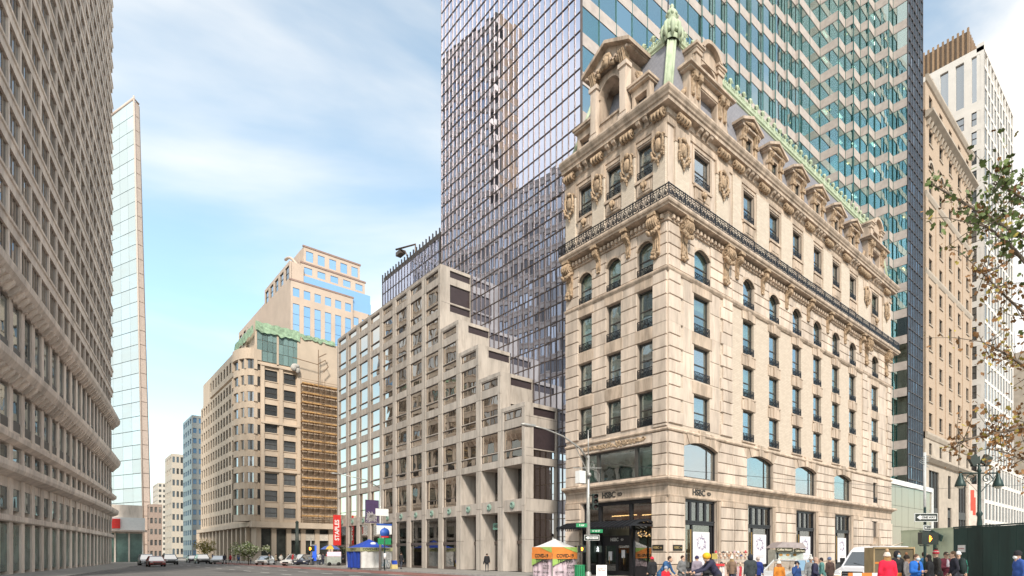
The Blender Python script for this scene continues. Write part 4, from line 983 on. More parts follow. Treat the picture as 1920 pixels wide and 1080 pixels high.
obj('interior_panel', MB().box(2.6,2.7,SY0+.6,SY0+.0+NB*BW-.2,0,10), mat('shop_interior', (.30,.22,.15), .9, bump=0, var=.6, scale=.5), S)
ban = tag(obj('shop_banner', MB().box(-.52,.52,-.04,.04,0,4.4), mat('banner_red', (.62,.03,.025), .6, bump=0, var=.05), None, (-.72,62.6,3.0)), 'red vertical store banner on the far end of the granite building', 'banner')
bt = text_mesh('STAPLES', .82, .005, .02)
obj('banner_lettering', bt, WHITE, ban, (0,-.05,2.2), rot=(0,-pi/2,0)); ban.rotation_euler = (0,0,0)
bm_ = ban.data
# ================================================================ BUILDINGS WEST OF THE AVENUE
WST = mat('weathered_limestone', (.86,.745,.65), .85, var=.2, scale=.5, bump=.15, bscale=12, rnd=.07, streak=True, soot=.3)
WGL = glass('old_window_glass', (0,0,0), .30, (.85,.92,1), .01, .01, .5, body=(.12,.10,.085), rnd=.28)
# ---- long limestone building on the left: curved front with projecting bands
LOWGL = glass('low_window_glass', (0,0,0), .25, (.85,.95,1), .01, .01, .5, body=(.07,.075,.075), rnd=.2)
W = thing('left_limestone_building', 'long weathered limestone building with projecting ledges at the left edge', 'building')
P0, P1 = Vector((-35.6,26)), Vector((-22.5,104))
def wp(s, out=0):
    """point along the curved front, s = 0 near .. 1 far"""
    d = (P1-P0); n = Vector((d.y,-d.x)).normalized()
    p = P0+d*s+n*(.6*4*s*(1-s))
    return (p.x+n.x*out, p.y+n.y*out)
def path(out=0, n=24, a=1.0, b=0.0): return [wp(a+(b-a)*i/n, out) for i in range(n+1)]
BK = path(0)
def band(name, prof, m=WST): return obj(name, MB().sweep(prof, BK), m, W)
NBW = 24
SM = .64; Z1, Z2 = 74.5, 113.0
obj('rear_wall', MB().sweep([(-1.2,0),(-.75,0),(-.75,Z1),(-1.2,Z1)], BK), INTER, W)
BKF = path(0, 12, 1.0, SM)
obj('rear_wall', MB().sweep([(-1.2,Z1),(-.75,Z1),(-.75,Z2),(-1.2,Z2)], BKF), INTER, W)
obj('end_wall', MB().box(-29,P1.x-.2,P1.y-.3,P1.y+.2,0,Z2), WST, W)
xm, ym = wp(SM,-1.2)
BRS = mat('brown_brick', (.34,.235,.15), .9, var=.2, scale=.3, bump=.1)
obj('side_wall', MB().box(xm-4.5,xm,ym,ym+.5,Z1,Z2), BRS, W); obj('side_wall', MB().box(-50,P0.x-.8,P0.y-.3,P0.y+.2,0,Z1), WST, W)
sw_ = MB()
for k in range(10):
    for q in (.6,2.1,3.5): sw_.box(xm-4.5+q,xm-4.5+q+.8,ym-.04,ym,Z1+1.5+k*3.6,Z1+3.5+k*3.6)
obj('side_window', sw_, FRAMEM, W)['kind'] = 'stuff'
obj('roof', MB().flat([wp(0,-1),wp(SM,-1),(-48,wp(SM)[1]),(-50,P0.y)], Z1-.4, Z1), WST, W)
def pt3(s, out, z): x, y = wp(s, out); return (x, y, z)
def strip_piece(name, s0, s1, z0, z1, o0, o1, m, parent=W):
    return obj(name, MB().flat([wp(s0,o0), wp(s0,o1), wp(s1,o1), wp(s1,o0)], z0, z1), m, parent)
# upper storeys
fz = [25.5+3.42*k for k in range(26)]
def ledge(z, p): return obj('ledge', MB().sweep([(-.7,z-.85),(.0,z-.85),(.02,z-.1),(.12,z-.04),(.14,z+.18),(.0,z+.26),(-.7,z+.28)], p), WST, W)
for z in fz: ledge(z, BK if z < Z1 else BKF)
spr, spn, bars = MB(), MB(), MB()
for k, z in enumerate(fz[:-1]):
    for i in range(NBW):
        s0, s1 = i/NBW, (i+1)/NBW; m_ = (s1-s0)
        if z+2 > Z1 and s0 < SM-.001: continue
        if k < 12 and i > 1:
            strip_piece('pier', s0, s0+m_*.12, z+.28, z+2.57, -.7, -.02, WST)
            strip_piece('pane', s0+m_*.12, s1, z+.28, z+2.57, -.2, -.18, WGL)
        else:
            spr.flat([wp(s0,-.7),wp(s0,-.02),wp(s0+m_*.12,-.02),wp(s0+m_*.12,-.7)], z+.28, z+2.57)
            spn.flat([wp(s0+m_*.12,-.2),wp(s0+m_*.12,-.18),wp(s1,-.18),wp(s1,-.2)], z+.28, z+2.57)
        for q in (.48,.74): a = wp((i+q)/NBW,-.17); bars.box(a[0]-.05,a[0]+.05,a[1]-.06,a[1]+.06,z+.28,z+2.57)
for nm, mm, mt_ in (('pier_rest',spr,WST),('pane_rest',spn,WGL),('window_bar',bars,mat('dark_brown_bar', (.42,.34,.27), .7, bump=0))):
    o = obj(nm, mm, mt_, W); o['kind'] = 'stuff'
# grand lower storeys
band('great_cornice', [(-.7,22.6),(.1,22.6),(.3,23.0),(.7,23.3),(.95,23.7),(1.0,24.2),(.8,24.5),(-.7,24.7)])
band('great_cornice', [(-.7,15.5),(.1,15.5),(.3,16.0),(.75,16.3),(1.0,16.8),(1.05,17.3),(.8,17.6),(-.7,17.8)])
band('string_course', [(-.7,10.7),(.1,10.7),(.5,11.0),(.55,11.4),(-.7,11.6)])
band('string_course', [(-.7,8.0),(.1,8.0),(.7,8.3),(.8,8.6),(.8,9.0),(-.7,9.1)])
band('string_course', [(-.7,4.4),(.1,4.4),(.2,4.5),(.2,4.95),(-.7,5.0)])
for z0, z1, ob in ((17.8,22.6,'window_guard'),(11.6,15.5,'window_guard'),(9.1,10.7,None),(5.0,8.0,None),(.0,4.4,None)):
    for i in range(NBW):
        s0 = i/NBW; m_ = 1/NBW
        if s0+m_ < .02: continue
        strip_piece('pier', s0, s0+m_*.3, z0, z1, -.7, .04, WST)
        strip_piece('pane', s0+m_*.3, s0+m_, z0+.4, z1-.2, -.12, -.1, LOWGL if z0 > 4 else mat('shop_green', (.10,.17,.15), .25, bump=0, var=.4, scale=.4, rnd=.3))
        if z0 > 8: strip_piece('sill', s0+m_*.34, s0+m_, z0, z0+.4, -.7, -.02, WST)
        if ob: strip_piece('balustrade', s0+m_*.38, s0+m_*.96, z0+.4, z0+1.2, -.06, -.02, IRON)
        if z0 == 5.0: strip_piece('spandrel', s0+m_*.34, s0+m_, 7.2, 8.0, -.6, -.04, WST)
br = shared(('wbracket',), lambda: MB().extr([(0,0),(-.2,.1),(-.6,.6),(-.7,.9),(0,.9)], -.18, .18))
for z in (22.4,15.4):
    for i in range(60):
        s_ = .02+i*.0165
        if s_ > .99: break
        a = wp(s_,.1); obj('bracket', br, WST, W, (a[0],a[1],z), pi/2-.17)
# ---- slender glass tower beyond
G = thing('slender_glass_tower', 'slender leaning pale glass tower edged in bronze beyond the left building', 'tower')
def lerp(a, b, t_): return tuple(a[i]+(b[i]-a[i])*t_ for i in range(len(a)))
b0, b1, b2, b3 = (-17.79, 214.77), (-8.71, 210.17), (-6.84, 210.59), (-8.17, 239.61)
t0, t1, t2, t3 = (-17.79, 214.77), (-10.95, 212.45), (-9.7, 213.49), (-10.81, 242.29)
ZT = [135.7, 144.6, 144.6, 134.9]
PGL = glass('pale_glass', (0,0,0), .34, (.72,.82,.86), .02, .05, .3, body=(.40,.47,.49), rnd=.2)
BRZ = mat('bronze_side', (.56,.46,.40), .6, 0, bump=.05)
def q(k, f): return lerp((b0,b1,b2,b3)[k], (t0,t1,t2,t3)[k], f)
def gp(k, f): a = q(k,f); return (a[0], a[1], ZT[k]*f)
NRG = 32
for i in range(NRG):
    f0, f1 = i/NRG+.0006, (i+1)/NRG-.0006
    for j in range(4):
        A, B = gp(0,f0), gp(1,f0); C, D = gp(1,f1), gp(0,f1); e = .002
        p00, p10, p11, p01 = lerp(A,B,j/4+e), lerp(A,B,(j+1)/4-e), lerp(D,C,(j+1)/4-e), lerp(D,C,j/4+e)
        dx = .06*random.uniform(-1,1)
        bk = [(p[0]+.2,p[1]+.25,p[2]) for p in (p00,p10,p11,p01)]; p10 = (p10[0],p10[1]+dx,p10[2]); p11 = (p11[0],p11[1]+dx,p11[2])
        obj('glass_panel', MB().add([p00,p10,p11,p01]+bk, [(0,1,2,3),(4,7,6,5),(0,4,5,1),(1,5,6,2),(2,6,7,3),(3,7,4,0)]), PGL, G)
    A, B, C, D = gp(1,f0), gp(2,f0), gp(2,f1), gp(1,f1)
    bk = [(p[0]-.3,p[1]+.3,p[2]) for p in (A,B,C,D)]
    obj('side_panel', MB().add([A,B,C,D]+bk, [(0,1,2,3),(4,7,6,5),(0,4,5,1),(1,5,6,2),(2,6,7,3),(3,7,4,0)]), BRZ, G)
sh = [(p[0]+.3,p[1]+.8,p[2]) for p in (gp(0,0),gp(1,0),gp(2,0),gp(3,0),gp(0,1),gp(1,1),gp(2,1),gp(3,1))]
obj('tower_body', MB().add(sh, [(0,1,2,3),(4,5,6,7),(0,1,5,4),(1,2,6,5),(2,3,7,6),(3,0,4,7)]), BRZ, G)
obj('edge_post', MB().tube([gp(1,0),gp(1,1.01)], .22, 6).tube([gp(0,1),gp(1,1.005),gp(2,1)], .35, 6), BRZ, G)
# ---- low shops between the two
x_, y_ = -21.5, 104.3
LS = thing('low_shop_row', 'low white-fasciaed shop row at the foot of the slender glass tower', 'shop', (0,0,0))
obj('shop_mass', MB().box(-30,-17.3,118.5,135,0,11), WST, LS)
for i in range(6):
    obj('shopfront', shared(('lsf',), lambda: MB().box(.1,1.9,-.06,0,.2,5.6)), mat('shop_green', (.10,.17,.15), .25), LS, (-29.3+i*2,118.5,0)); obj('shop_pier', shared(('lsp',), lambda: MB().box(-.12,.12,-.3,0,0,6.2)), WST, LS, (-29.3+i*2,118.5,0))
obj('fascia', MB().box(-30,-17,117.9,118.5,6.2,8.6), WHITE, LS); obj('canopy', MB().box(-30,-16.8,116.8,118.5,5.9,6.2), BRZ, LS)
rs = obj('shop_sign', MB().box(-23.2,-20.6,117.6,117.88,6.5,8.3), mat('banner_red2', (.6,.03,.025), .6, bump=0), LS)
# ================================================================ BUILDINGS FURTHER OFF
def facade(fr, par, u0, u1, z0, z1, nu, nz, hw, h, wallm, gl, sill=None, zoff=None, rec=.25, name='window', bars=True, wall=True, framem=None):
    """wall with a regular grid of real window openings; each window is a piece of its own"""
    sgn = -1 if fr.kind == 'W' else 1
    du, dz = (u1-u0)/nu, (z1-z0)/nz; H = []
    cs = [(u0+(i+.5)*du, z0+(k+.5)*dz-h/2+(zoff or 0)) for i in range(nu) for k in range(nz)]
    for u, z in cs: H.append((sgn*u-hw, sgn*u+hw, z, z+h))
    a, b = sorted((sgn*u0, sgn*u1))
    if wall: fr.put('wall', MB().cells([],[],a,b,z0,z1,H,0,.4), wallm, par, 0,0,0)
    hw_, h_ = rn(hw), rn(h)
    fm = shared(('fw',hw_,h_,bars,rec), lambda: (MB().box(-hw_,hw_,rec-.06,rec+.05,0,.1).box(-hw_,hw_,rec-.06,rec+.05,h_-.08,h_).box(-hw_,-hw_+.08,rec-.06,rec+.05,.1,h_-.08).box(hw_-.08,hw_,rec-.06,rec+.05,.1,h_-.08).box(-hw_+.08,hw_-.08,rec-.04,rec+.04,h_*.5-.05,h_*.5+.05) if bars else MB().box(-hw_,hw_,rec-.06,rec+.05,0,.08)))
    pmn = shared(('fp',hw_,h_,rec), lambda: MB().box(-hw_,hw_,rec+.051,rec+.06,0,h_))
    sm_ = shared(('fs',hw_), lambda: MB().box(-hw_-.1,hw_+.1,-.14,.1,-.16,0)) if sill else None
    for u, z in cs:
        w = fr.put(name, fm, framem or FRAMEM, par, u, 0, z); p = obj('pane', pmn, gl, w); p.rotation_euler = (random.gauss(0,.003),0,random.gauss(0,.004))
        if sm_: obj('sill', sm_, sill, w)
    return cs
FGL = glass('far_glass', (0,0,0), .35, (.85,.93,1), .02, body=(.075,.08,.085), rnd=.25)
BLGL = glass('blue_glass', (0,0,0), .18, (.6,.8,1.0), .02, body=(.20,.40,.68), rnd=.1)
# ---- brick block east of the tower
BB = thing('tan_brick_block', 'tall tan brick building with five window columns and arched upper storey', 'building')
TB = brick_mat('tan_brick', (.50,.385,.29), (.44,.33,.245), (.36,.28,.21), .4, .12, .01)
LST = mat('block_limestone', (.47,.40,.33), .8, var=.12, scale=.8)
BF = Frame(0,1.6,'S'); bx0, bx1 = 58.3, 82.0
facade(BF, BB, bx0, bx1, 19.4, 53.2, 5, 9, .75, 2.1, TB, FGL, LST)
cs = facade(BF, BB, bx0, bx1, 53.2, 64.4, 5, 3, .75, 2.1, TB, FGL, LST)
for i in range(5):
    u = bx0+(i+.5)*(bx1-bx0)/5
    BF.put('arch_moulding', shared(('barch',), lambda: MB().prism([(x,z) for x,z in arc(1.25,0,1.2)]+[(x,z) for x,z in reversed(arc(.95,0,.9))], -.18, .0)), LST, BB, u, 0, 57.9+.1)
facade(BF, BB, bx0, bx1, 65.6, 69.6, 5, 1, .75, 2.0, TB, FGL, LST)
facade(BF, BB, bx0, bx1, 15.8, 18.4, 5, 1, .65, 1.7, LST, FGL)
bh = [(bx0+1.6,bx0+6.2,3.0,14),(bx0+10.4,bx0+12.4,3.0,9),(bx0+10.6,bx0+12.2,10.4,14),(bx0+16.2,bx0+20.8,3.0,14)]
BF.put('base_wall', MB().cells([],[],bx0,bx1,0,15,bh,0,.4), LST, BB, 0,0,0)
for a, b, z0, z1 in bh:
    m = MB().box(a,a+.35,.15,.3,z0,z1).box(b-.35,b,.15,.3,z0,z1).box(a+.35,b-.35,.1,.3,z0+4.4,z0+5.6)
    if b-a > 3: m.box(a+1.4,a+1.65,.12,.3,z0,z1).box(b-1.65,b-1.4,.12,.3,z0,z1)
    w = BF.put('tall_window', m, FRAMEM, BB, 0,0,0); obj('pane', MB().box(a,b,.31,.32,z0,z1), FGL, w)
for nm, z, pr in (('cornice',64.4,1.1),('cornice',14.9,.8),('string_course',18.4,.35),('string_course',53.0,.3),('parapet',69.6,.5),('string_course',41.9,.25)):
    BF.put(nm, MB().extr([(.0,z),(-pr*.4,z+.1),(-pr,z+.6),(-pr,z+.9),(0,z+1.0)], bx0-.05, bx1+.3), LST, BB, 0,0,0)
bkt = shared(('bbr',), lambda: MB().extr([(0,0),(-.3,.1),(-.6,.9),(0,.9)], -.2, .2))
for i in range(20): BF.put('bracket', bkt, LST, BB, bx0+.6+i*1.18, 0, 63.5)
ql = shared(('pilq',), lambda: MB().box(-.5,.5,-.12,.1,0,34))
for i in range(6): BF.put('pilaster', ql, TB, BB, bx0+.5+i*(bx1-bx0-1)/5, 0, 19.4)
obj('building_mass', MB().box(bx0,bx1,2.05,28,0,69.5), TB, BB)
# ---- white gridded tower with bronze penthouse
WT = thing('white_grid_tower', 'white high-rise with deep gridded south front and bronze louvred penthouse', 'tower')
WP = mat('white_concrete', (.74,.70,.66), .7, var=.06, scale=.4, bump=.05)
wx, wy, wz = 90.3, 1.6, 95.0
obj('tower_mass', MB().box(wx+.9,wx+23.4,wy+.9,wy+22,0,wz), mat('tower_dark', (.12,.105,.10), .7, bump=0), WT)
facade(Frame(wx,0,'W'), WT, wy, wy+16, 19, 84, 6, 18, .72, 2.5, WP, FGL, None, rec=.15)
facade(Frame(wx,0,'W'), WT, wy, wy+16, 84, 95, 6, 1, .72, 8.5, WP, FGL, None, rec=.3, bars=False)
SWF = Frame(0,wy,'S')
pm2 = shared(('wtpier',), lambda: MB().box(-.32,.32,0,1.2,0,wz-19))
for i in range(11): SWF.put('pier', pm2, WP, WT, wx+.35+i*2.3, 0, 19)
for k in range(21): SWF.put('floor_band', shared(('wtband',), lambda: MB().box(0,23.4,.06,1.2,0,.55)), WP, WT, wx+.05, 0, 19+k*3.62)
SWF.put('roof_band', MB().box(0,23.6,-.05,1.2,wz-.8,wz+.6), WP, WT, wx, 0, 0)
for k in range(20): SWF.put('glazing', shared(('wtg',), lambda: MB().box(0,23,.16,.175,0,3.07)), FGL, WT, wx+.3, 0, 19.55+k*3.62)
for i in range(20): SWF.put('pier', shared(('wtp2',), lambda: MB().box(-.3,.3,-.02,1.2,0,18.4)), WP, WT, wx+.35+i*2.6, 0, .0)
for k in range(6): SWF.put('floor_band', shared(('wtb2',), lambda: MB().box(0,50,.06,1.2,0,.7)), WP, WT, wx+.05, 0, k*3.7)
obj('podium_mass', MB().box(wx+.5,wx+50,wy+.9,wy+20,0,18.6), MATS['tower_dark'], WT)
obj('podium_glazing', MB().box(wx+.4,wx+50,wy+.18,wy+.2,.5,18), FGL, WT)
BRL = mat('bronze_louvre', (.34,.22,.13), .5, .2, bump=0, rnd=.2)
for i in range(22): obj('louvre_fin', shared(('lfin',), lambda: MB().box(0,.3,-.18,.18,0,9)), BRL, WT, (wx+5.5,wy+4+i*.9,wz+.3))
for i in range(16): obj('louvre_fin', shared(('lfin2',), lambda: MB().box(-.18,.18,0,.3,0,9)), BRL, WT, (wx+6+i*.9,wy+4,wz+.3))
obj('penthouse', MB().box(wx+5.8,wx+20,wy+4.3,wy+24,wz,wz+8.8), mat('penthouse_brown', (.24,.17,.12), .6, bump=0), WT)
# ---- last block down the street
EB = thing('far_beige_block', 'plain beige apartment block at the far right down the street', 'building')
facade(Frame(0,1.9,'S'), EB, 142, 175, 4, 52, 9, 12, .8, 2.2, LST, FGL)
obj('building_mass', MB().box(142.0,175,2.35,30,0,52).box(141.6,142.0,1.9,30,0,52.4), LST, EB)
# ---- low glass-fronted pavilion beside the bank
GP = thing('glass_pavilion', 'low glass-fronted entrance wall with white frame beside the bank', 'pavilion')
PF = Frame(0,.45,'S')
PVGL = glass('pavilion_glass', (0,0,0), .16, (.9,1,.92), .015, .01, .4, body=(.27,.225,.175))
PF.put('white_frame', MB().box(41.1,41.6,-.1,.3,0,11.0).box(41.6,57.8,-.1,.3,10.4,11.0).box(57.4,57.8,-.1,.3,0,10.4), WHITE, GP, 0,0,0)
for i in range(7):
    for k in range(4):
        a = 41.6+i*2.257; p = PF.put('pane', shared(('pvp',), lambda: MB().box(.02,2.23,.1,.12,.02,2.58)), PVGL, GP, a, 0, k*2.6)
        p.rotation_euler = (random.gauss(0,.002),0,random.gauss(0,.003))
obj('rear_wall', MB().box(41.2,57.7,1.2,1.4,0,10.4), INTER, GP)
# ---- rounded corner block with scaffolding
C = thing('scaffolded_corner_block', 'tan stone corner block with scaffolded side and green netted penthouse', 'building')
CST = mat('tan_corner_stone', (.60,.49,.385), .85, var=.12, scale=.35, bump=.1, streak=True)
CY = 112.7; CF = Frame(0,CY,'S'); CW_ = Frame(-.0,0,'W')
facade(CF, C, 1.2, 8.2, 8.5, 41, 2, 9, 1.15, 2.3, CST, FGL, CST)
pq = shared(('cpil',), lambda: MB().box(-.35,.35,-.35,.1,0,33))
for u in (1.3,4.7,8.1): CF.put('pilaster', pq, CST, C, u, 0, 8.4)
facade(CW_, C, CY+6, 172, 8.5, 42, 17, 10, 1.0, 2.2, CST, FGL, None)
# rounded bay
bay = []
for i in range(9): a = pi+i*pi/2/8; bay.append((1.2+2.6*cos(a)-1.2+1.2*0, CY+6+6*sin(a)*1.0))
for k in range(10):
    z = 8.5+k*3.35
    obj('bay_band', MB().flat(bay+[(1.2,CY+.3),(1.2,CY+6)], z, z+1.35), CST, C)
    obj('bay_window', MB().flat([(x*.94+.1,y+.12) for x, y in bay]+[(1.2,CY+.5),(1.2,CY+6)], z+1.35, z+3.35), FGL, C)
    for j in (0,3,5,8): obj('bay_mullion', shared(('baym',), lambda: MB().box(-.3,.3,-.3,.3,0,2.0)), CST, C, (bay[j][0]+.1,bay[j][1]+.1,z+1.35))
obj('bay_cap', MB().flat([(x-.2,y-.2) for x, y in bay]+[(1.2,CY),(1.2,CY+6)], 42, 44.2), CST, C)
obj('building_mass', MB().box(.5,24,CY+.45,172,0,48.8).box(.45,1.2,CY+6.3,172,0,43), CST, C)
obj('blank_side_wall', MB().box(8.25,24,CY-.02,CY+.5,8.5,48.8), mat('pale_render', (.60,.50,.40), .9, var=.1, scale=.2), C)
obj('belt_ledge', MB().box(-.9,17.5,CY-1.6,CY+.3,7.2,8.4).box(-1.0,.2,CY+.3,172,7.4,8.3), CST, C)
obj('ledge_rail', MB().box(-.8,17.4,CY-1.55,CY-1.5,9.2,9.3).box(-.8,17.4,CY-1.55,CY-1.5,8.8,8.86), CST, C)
for k in (19.0,29.0,41.0): CF.put('string_course', MB().box(1.0,8.3,-.5,.1,k,k+.45), CST, C, 0,0,0)
for i in range(7): obj('shop_pier', shared(('cshp',), lambda: MB().box(-.45,.45,-.3,.4,0,7.2)), CST, C, (.6+i*2.8,CY,0))
for i in range(6):
    obj('shopfront', shared(('cshf',), lambda: MB().box(0,1.88,.3,.35,.2,7)), mat('shop_dark', (.05,.055,.05), .25, bump=0, var=.5, scale=.4), C, (1.06+i*2.8,CY,0))
    obj('shop_sign', shared(('csgn',), lambda: MB().box(0,1.8,-.05,.05,0,1.5)), mat('shop_sign_cream', (.62,.57,.50), .7, bump=0, rnd=.3), C, (1.1+i*2.8,CY-.1,4.6)) if i > 1 else None
for i in range(14): obj('shop_pier', shared(('cshw',), lambda: MB().box(-.3,.4,-.6,.6,0,7.4)), CST, C, (0,CY+6.5+i*4.4,0))
obj('shopfront', MB().box(.3,.35,CY+6,171,0,7.4), FGL, C)
# green netted penthouse
GN = mat('green_netting', (.36,.52,.36), .9, var=.3, scale=1.5, bump=.3)
ph = MB().box(.0,.35,CY-.05,CY+.3,41,50).box(4.0,4.35,CY-.05,CY+.2,41,50).box(7.9,8.3,CY-.05,CY+.3,41,50).box(.0,8.3,CY-.05,CY+.3,41.2,41.8)
obj('penthouse_frame', ph, CST, C)
for i in range(8):
    for k in range(3): obj('penthouse_pane', shared(('php',), lambda: MB().box(.03,.93,.1,.13,.03,2.1)), glass('penthouse_glass', (0,0,0), .35, (.8,1,.98), .02, body=(.25,.38,.38), rnd=.2), C, (.4+i*.96,CY,42.0+k*2.16))
def net(p0, p1, z0, z1, seed):
    r = random.Random(seed); n, m_ = 40, 6; V = []
    for j in range(m_+1):
        for i in range(n+1):
            f = i/n; b_ = z0+.14*sin(f*17+seed)+.1*sin(f*41); z = b_+(z1-b_)*j/m_; o_ = .05*sin(f*60+j*.8)+.04*sin(f*23+j*2)+r.uniform(-.02,.02)
            V.append((p0[0]+(p1[0]-p0[0])*f+(o_ if p0[0] == p1[0] else 0), p0[1]+(p1[1]-p0[1])*f+(o_ if p0[0] != p1[0] else 0), z+.1*sin(f*30)))
    return MB().add(V, [(j*(n+1)+i,j*(n+1)+i+1,(j+1)*(n+1)+i+1,(j+1)*(n+1)+i) for j in range(m_) for i in range(n)], True)
obj('netting', net((0,CY-.35),(8.3,CY-.35),47.9,49.9,1), GN, C); obj('netting', net((8.3,CY-.3),(15.5,CY-.3),48.6,49.5,2), GN, C); obj('netting', net((-.3,CY),(-.3,CY+17),47.4,49.2,3), GN, C)
facade(CW_, C, CY+8, 160, 42.8, 47.8, 12, 1, .9, 2.4, CST, FGL)
# scaffold
SCP = mat('scaffold_steel', (.25,.17,.11), .6, .2, bump=0); PLK = mat('scaffold_plank', (.50,.30,.13), .9, var=.25, scale=2)
SC = thing('scaffolding', 'timber-planked scaffold covering the side of the tan corner block', 'scaffold', (0,0,0))
for i in range(8):
    for yy in (CY-1.5,CY-.3): obj('upright', shared(('scu',), lambda: MB().tube([(0,0,8.4),(0,0,38.5)], .06, 5)), SCP, SC, (8.6+i*1.15,yy,0))
for k in range(15):
    z = 9.8+k*2.05
    obj('plank', shared(('scp',), lambda: MB().box(8.4,16.9,-1.2,0,0,.09)), PLK, SC, (0,CY-.3,z))
    obj('ledger', shared(('scl',), lambda: MB().box(8.4,16.9,-.04,.04,0,.08).box(8.4,16.9,-.04,.04,.5,.56)), SCP, SC, (0,CY-1.5,z+.5))
    obj('toe_board', shared(('sct',), lambda: MB().box(8.4,16.9,-.03,.03,0,.3)), PLK, SC, (0,CY-1.53,z+.05))
for k in range(9):
    for s in range(3):
        a = 8.6+s*2.3; obj('brace', MB().tube([(a,CY-1.55,9+k*3.3),(a+2.3,CY-1.55,12.3+k*3.3)], .045, 4), SCP, SC)
lad = MB()
for i in range(2): lad.tube([(12.3+i*.6,CY-1.7,8.4),(12.3+i*.6,CY-1.7,40)], .05, 4)
for k in range(60): lad.box(12.3,12.9,CY-1.73,CY-1.67,8.8+k*.52,8.86+k*.52)
obj('ladder', lad, SCP, SC)
obj('hoist', MB().tube([(11.6,CY-1.6,38),(11.6,CY-1.6,46.5)], .09, 5).tube([(11.6,CY-1.6,43.2),(6.5,CY-1.6,43.6)], .09, 5).tube([(11.6,CY-1.6,43.4),(13,CY-1.6,44.5),(13.6,CY-1.6,43.2),(12.6,CY-1.6,41.8)], .12, 5).tube([(11.6,CY-1.6,44.8),(13.2,CY-1.6,46)], .1, 5), SCP, SC)
obj('tarpaulin', MB().ball((7.2,CY-1.3,42.0),(.8,.4,.5),8,6).ball((6.8,CY-1.4,41.5),(.6,.4,.7),8,6).ball((7.6,CY-1.2,41.3),(.5,.3,.8),8,6), mat('grey_tarp', (.5,.48,.45), .9, bump=.4, bscale=4), SC)
# ---- postmodern tower beyond
PM = thing('postmodern_office_tower', 'tan granite office tower with blue window strips and stepped top', 'office tower')
PST = mat('tan_pm_granite', (.55,.44,.36), .7, var=.06, scale=.2, bump=.03)
PY = 198.0
def pmwin(x0, x1, z0, z1, y, nu, strips):
    fr = Frame(0, y, 'S'); du = (x1-x0)/nu; H = []
    for i in range(nu):
        u = x0+(i+.5)*du
        for a, b in strips: H.append((u-du*.3,u+du*.3,a,b))
    fr.put('wall', MB().cells([],[],x0,x1,z0,z1,H,0,.5), PST, PM, 0,0,0)
    for a, b, c, d in H:
        n = max(1,round((d-c)/3.6))
        for j in range(n):
            l, h = rn(b-a), rn((d-c)/n)
            fr.put('window', shared(('pmw',l,h), lambda: MB().box(-l/2,l/2,.2,.25,.06,h-.06)), BLGL, PM, (a+b)/2, 0, c+(d-c)*j/n)
pmwin(29.3,50,40,97,PY,6,[(42,89),(91.5,94.5)])
pmwin(50.05,56,40,93,PY+1,2,[(42,85),(87.5,90.5)])
obj('blue_band', MB().box(33,57,PY+1.8,PY+2.0,97,100.5).box(50.4,57,PY+1.2,PY+1.4,93,97), BLGL, PM)
pmwin(33.5,55.5,100.5,105.5,PY+3,5,[(101.8,104.2)])
pmwin(34.5,54,105.5,112,PY+4,5,[(107.0,110.6)])
obj('building_mass', MB().box(29.3,50,PY+.55,PY+60,0,97).box(50,57,PY+1.6,PY+50,0,92.9).box(32,57,PY+2.6,PY+50,92.8,100.4).box(33.5,55.5,PY+3.55,PY+30,100.3,105.4).box(34.5,54,PY+4.6,PY+30,105.3,111.9), PST, PM)
for z, x0, x1, y in ((96.8,28.9,50.3,PY-.15),(105.3,33.2,55.8,PY+2.8),(111.8,34.2,54.3,PY+3.8)): obj('cornice', MB().box(x0,x1,y,y+.6,z,z+.6), mat('pm_brown', (.30,.2,.17), .7, bump=0), PM)
facade(Frame(29.3,0,'W'), PM, PY+1, PY+34, 40, 104, 5, 9, 2.2, 4.6, PST, FGL, None)
facade(Frame(29.3,0,'W'), PM, PY+34.05, PY+77, 40, 99, 6, 8, 2.0, 3.4, PST, FGL, None)
obj('wing_mass', MB().box(29.75,33.8,PY+1.5,PY+34,40,103.9).box(29.75,40,PY+34.1,PY+77,40,98.9), PST, PM)
obj('roof_arch', MB().tube([(32.2,PY+3+i*1.8,104+7*sin(pi*i/16)) for i in range(9)], .5, 6), PST, PM)
# ---- distant blocks closing the avenue
for (x0, x1, y0, h, nm, lab, m_, g_, nu, nz) in (
    (9.4,14.9,252,55.6,'dark_glass_block','dark blue banded glass block peeping over the tan corner block', mat('steel_blue', (.38,.44,.46), .5, .2, bump=0), BLGL, 3, 14),
    (9.0,14.8,300,46.4,'distant_stone_block','pale stone block closing the far avenue beside the corner block', mat('pale_far_stone', (.52,.47,.40), .9, bump=0), FGL, 4, 9),
    (7.4,17.4,330,35.8,'distant_cream_block','hazy cream block furthest down the avenue', mat('hazy_stone', (.58,.54,.48), .9, bump=0), FGL, 6, 14),
    (-7.9,-4.8,205,17.1,'distant_brown_block','small brown block at the foot of the slender tower', mat('far_brown', (.34,.26,.22), .9, bump=0), FGL, 3, 5)):
    D = thing(nm, lab, 'building')
    facade(Frame(0,y0,'S'), D, x0, x1, 0, h, nu, nz, (x1-x0)/nu*.3, h/nz*.5, m_, g_, None, bars=False)
    facade(Frame(x0,0,'W'), D, y0+.5, y0+20.5, 0, h, 4, nz, 1.4, h/nz*.5, m_, g_, None, bars=False)
    obj('building_mass', MB().box(x0+.45,x1,y0+.45,y0+20.5,0,h), m_, D)
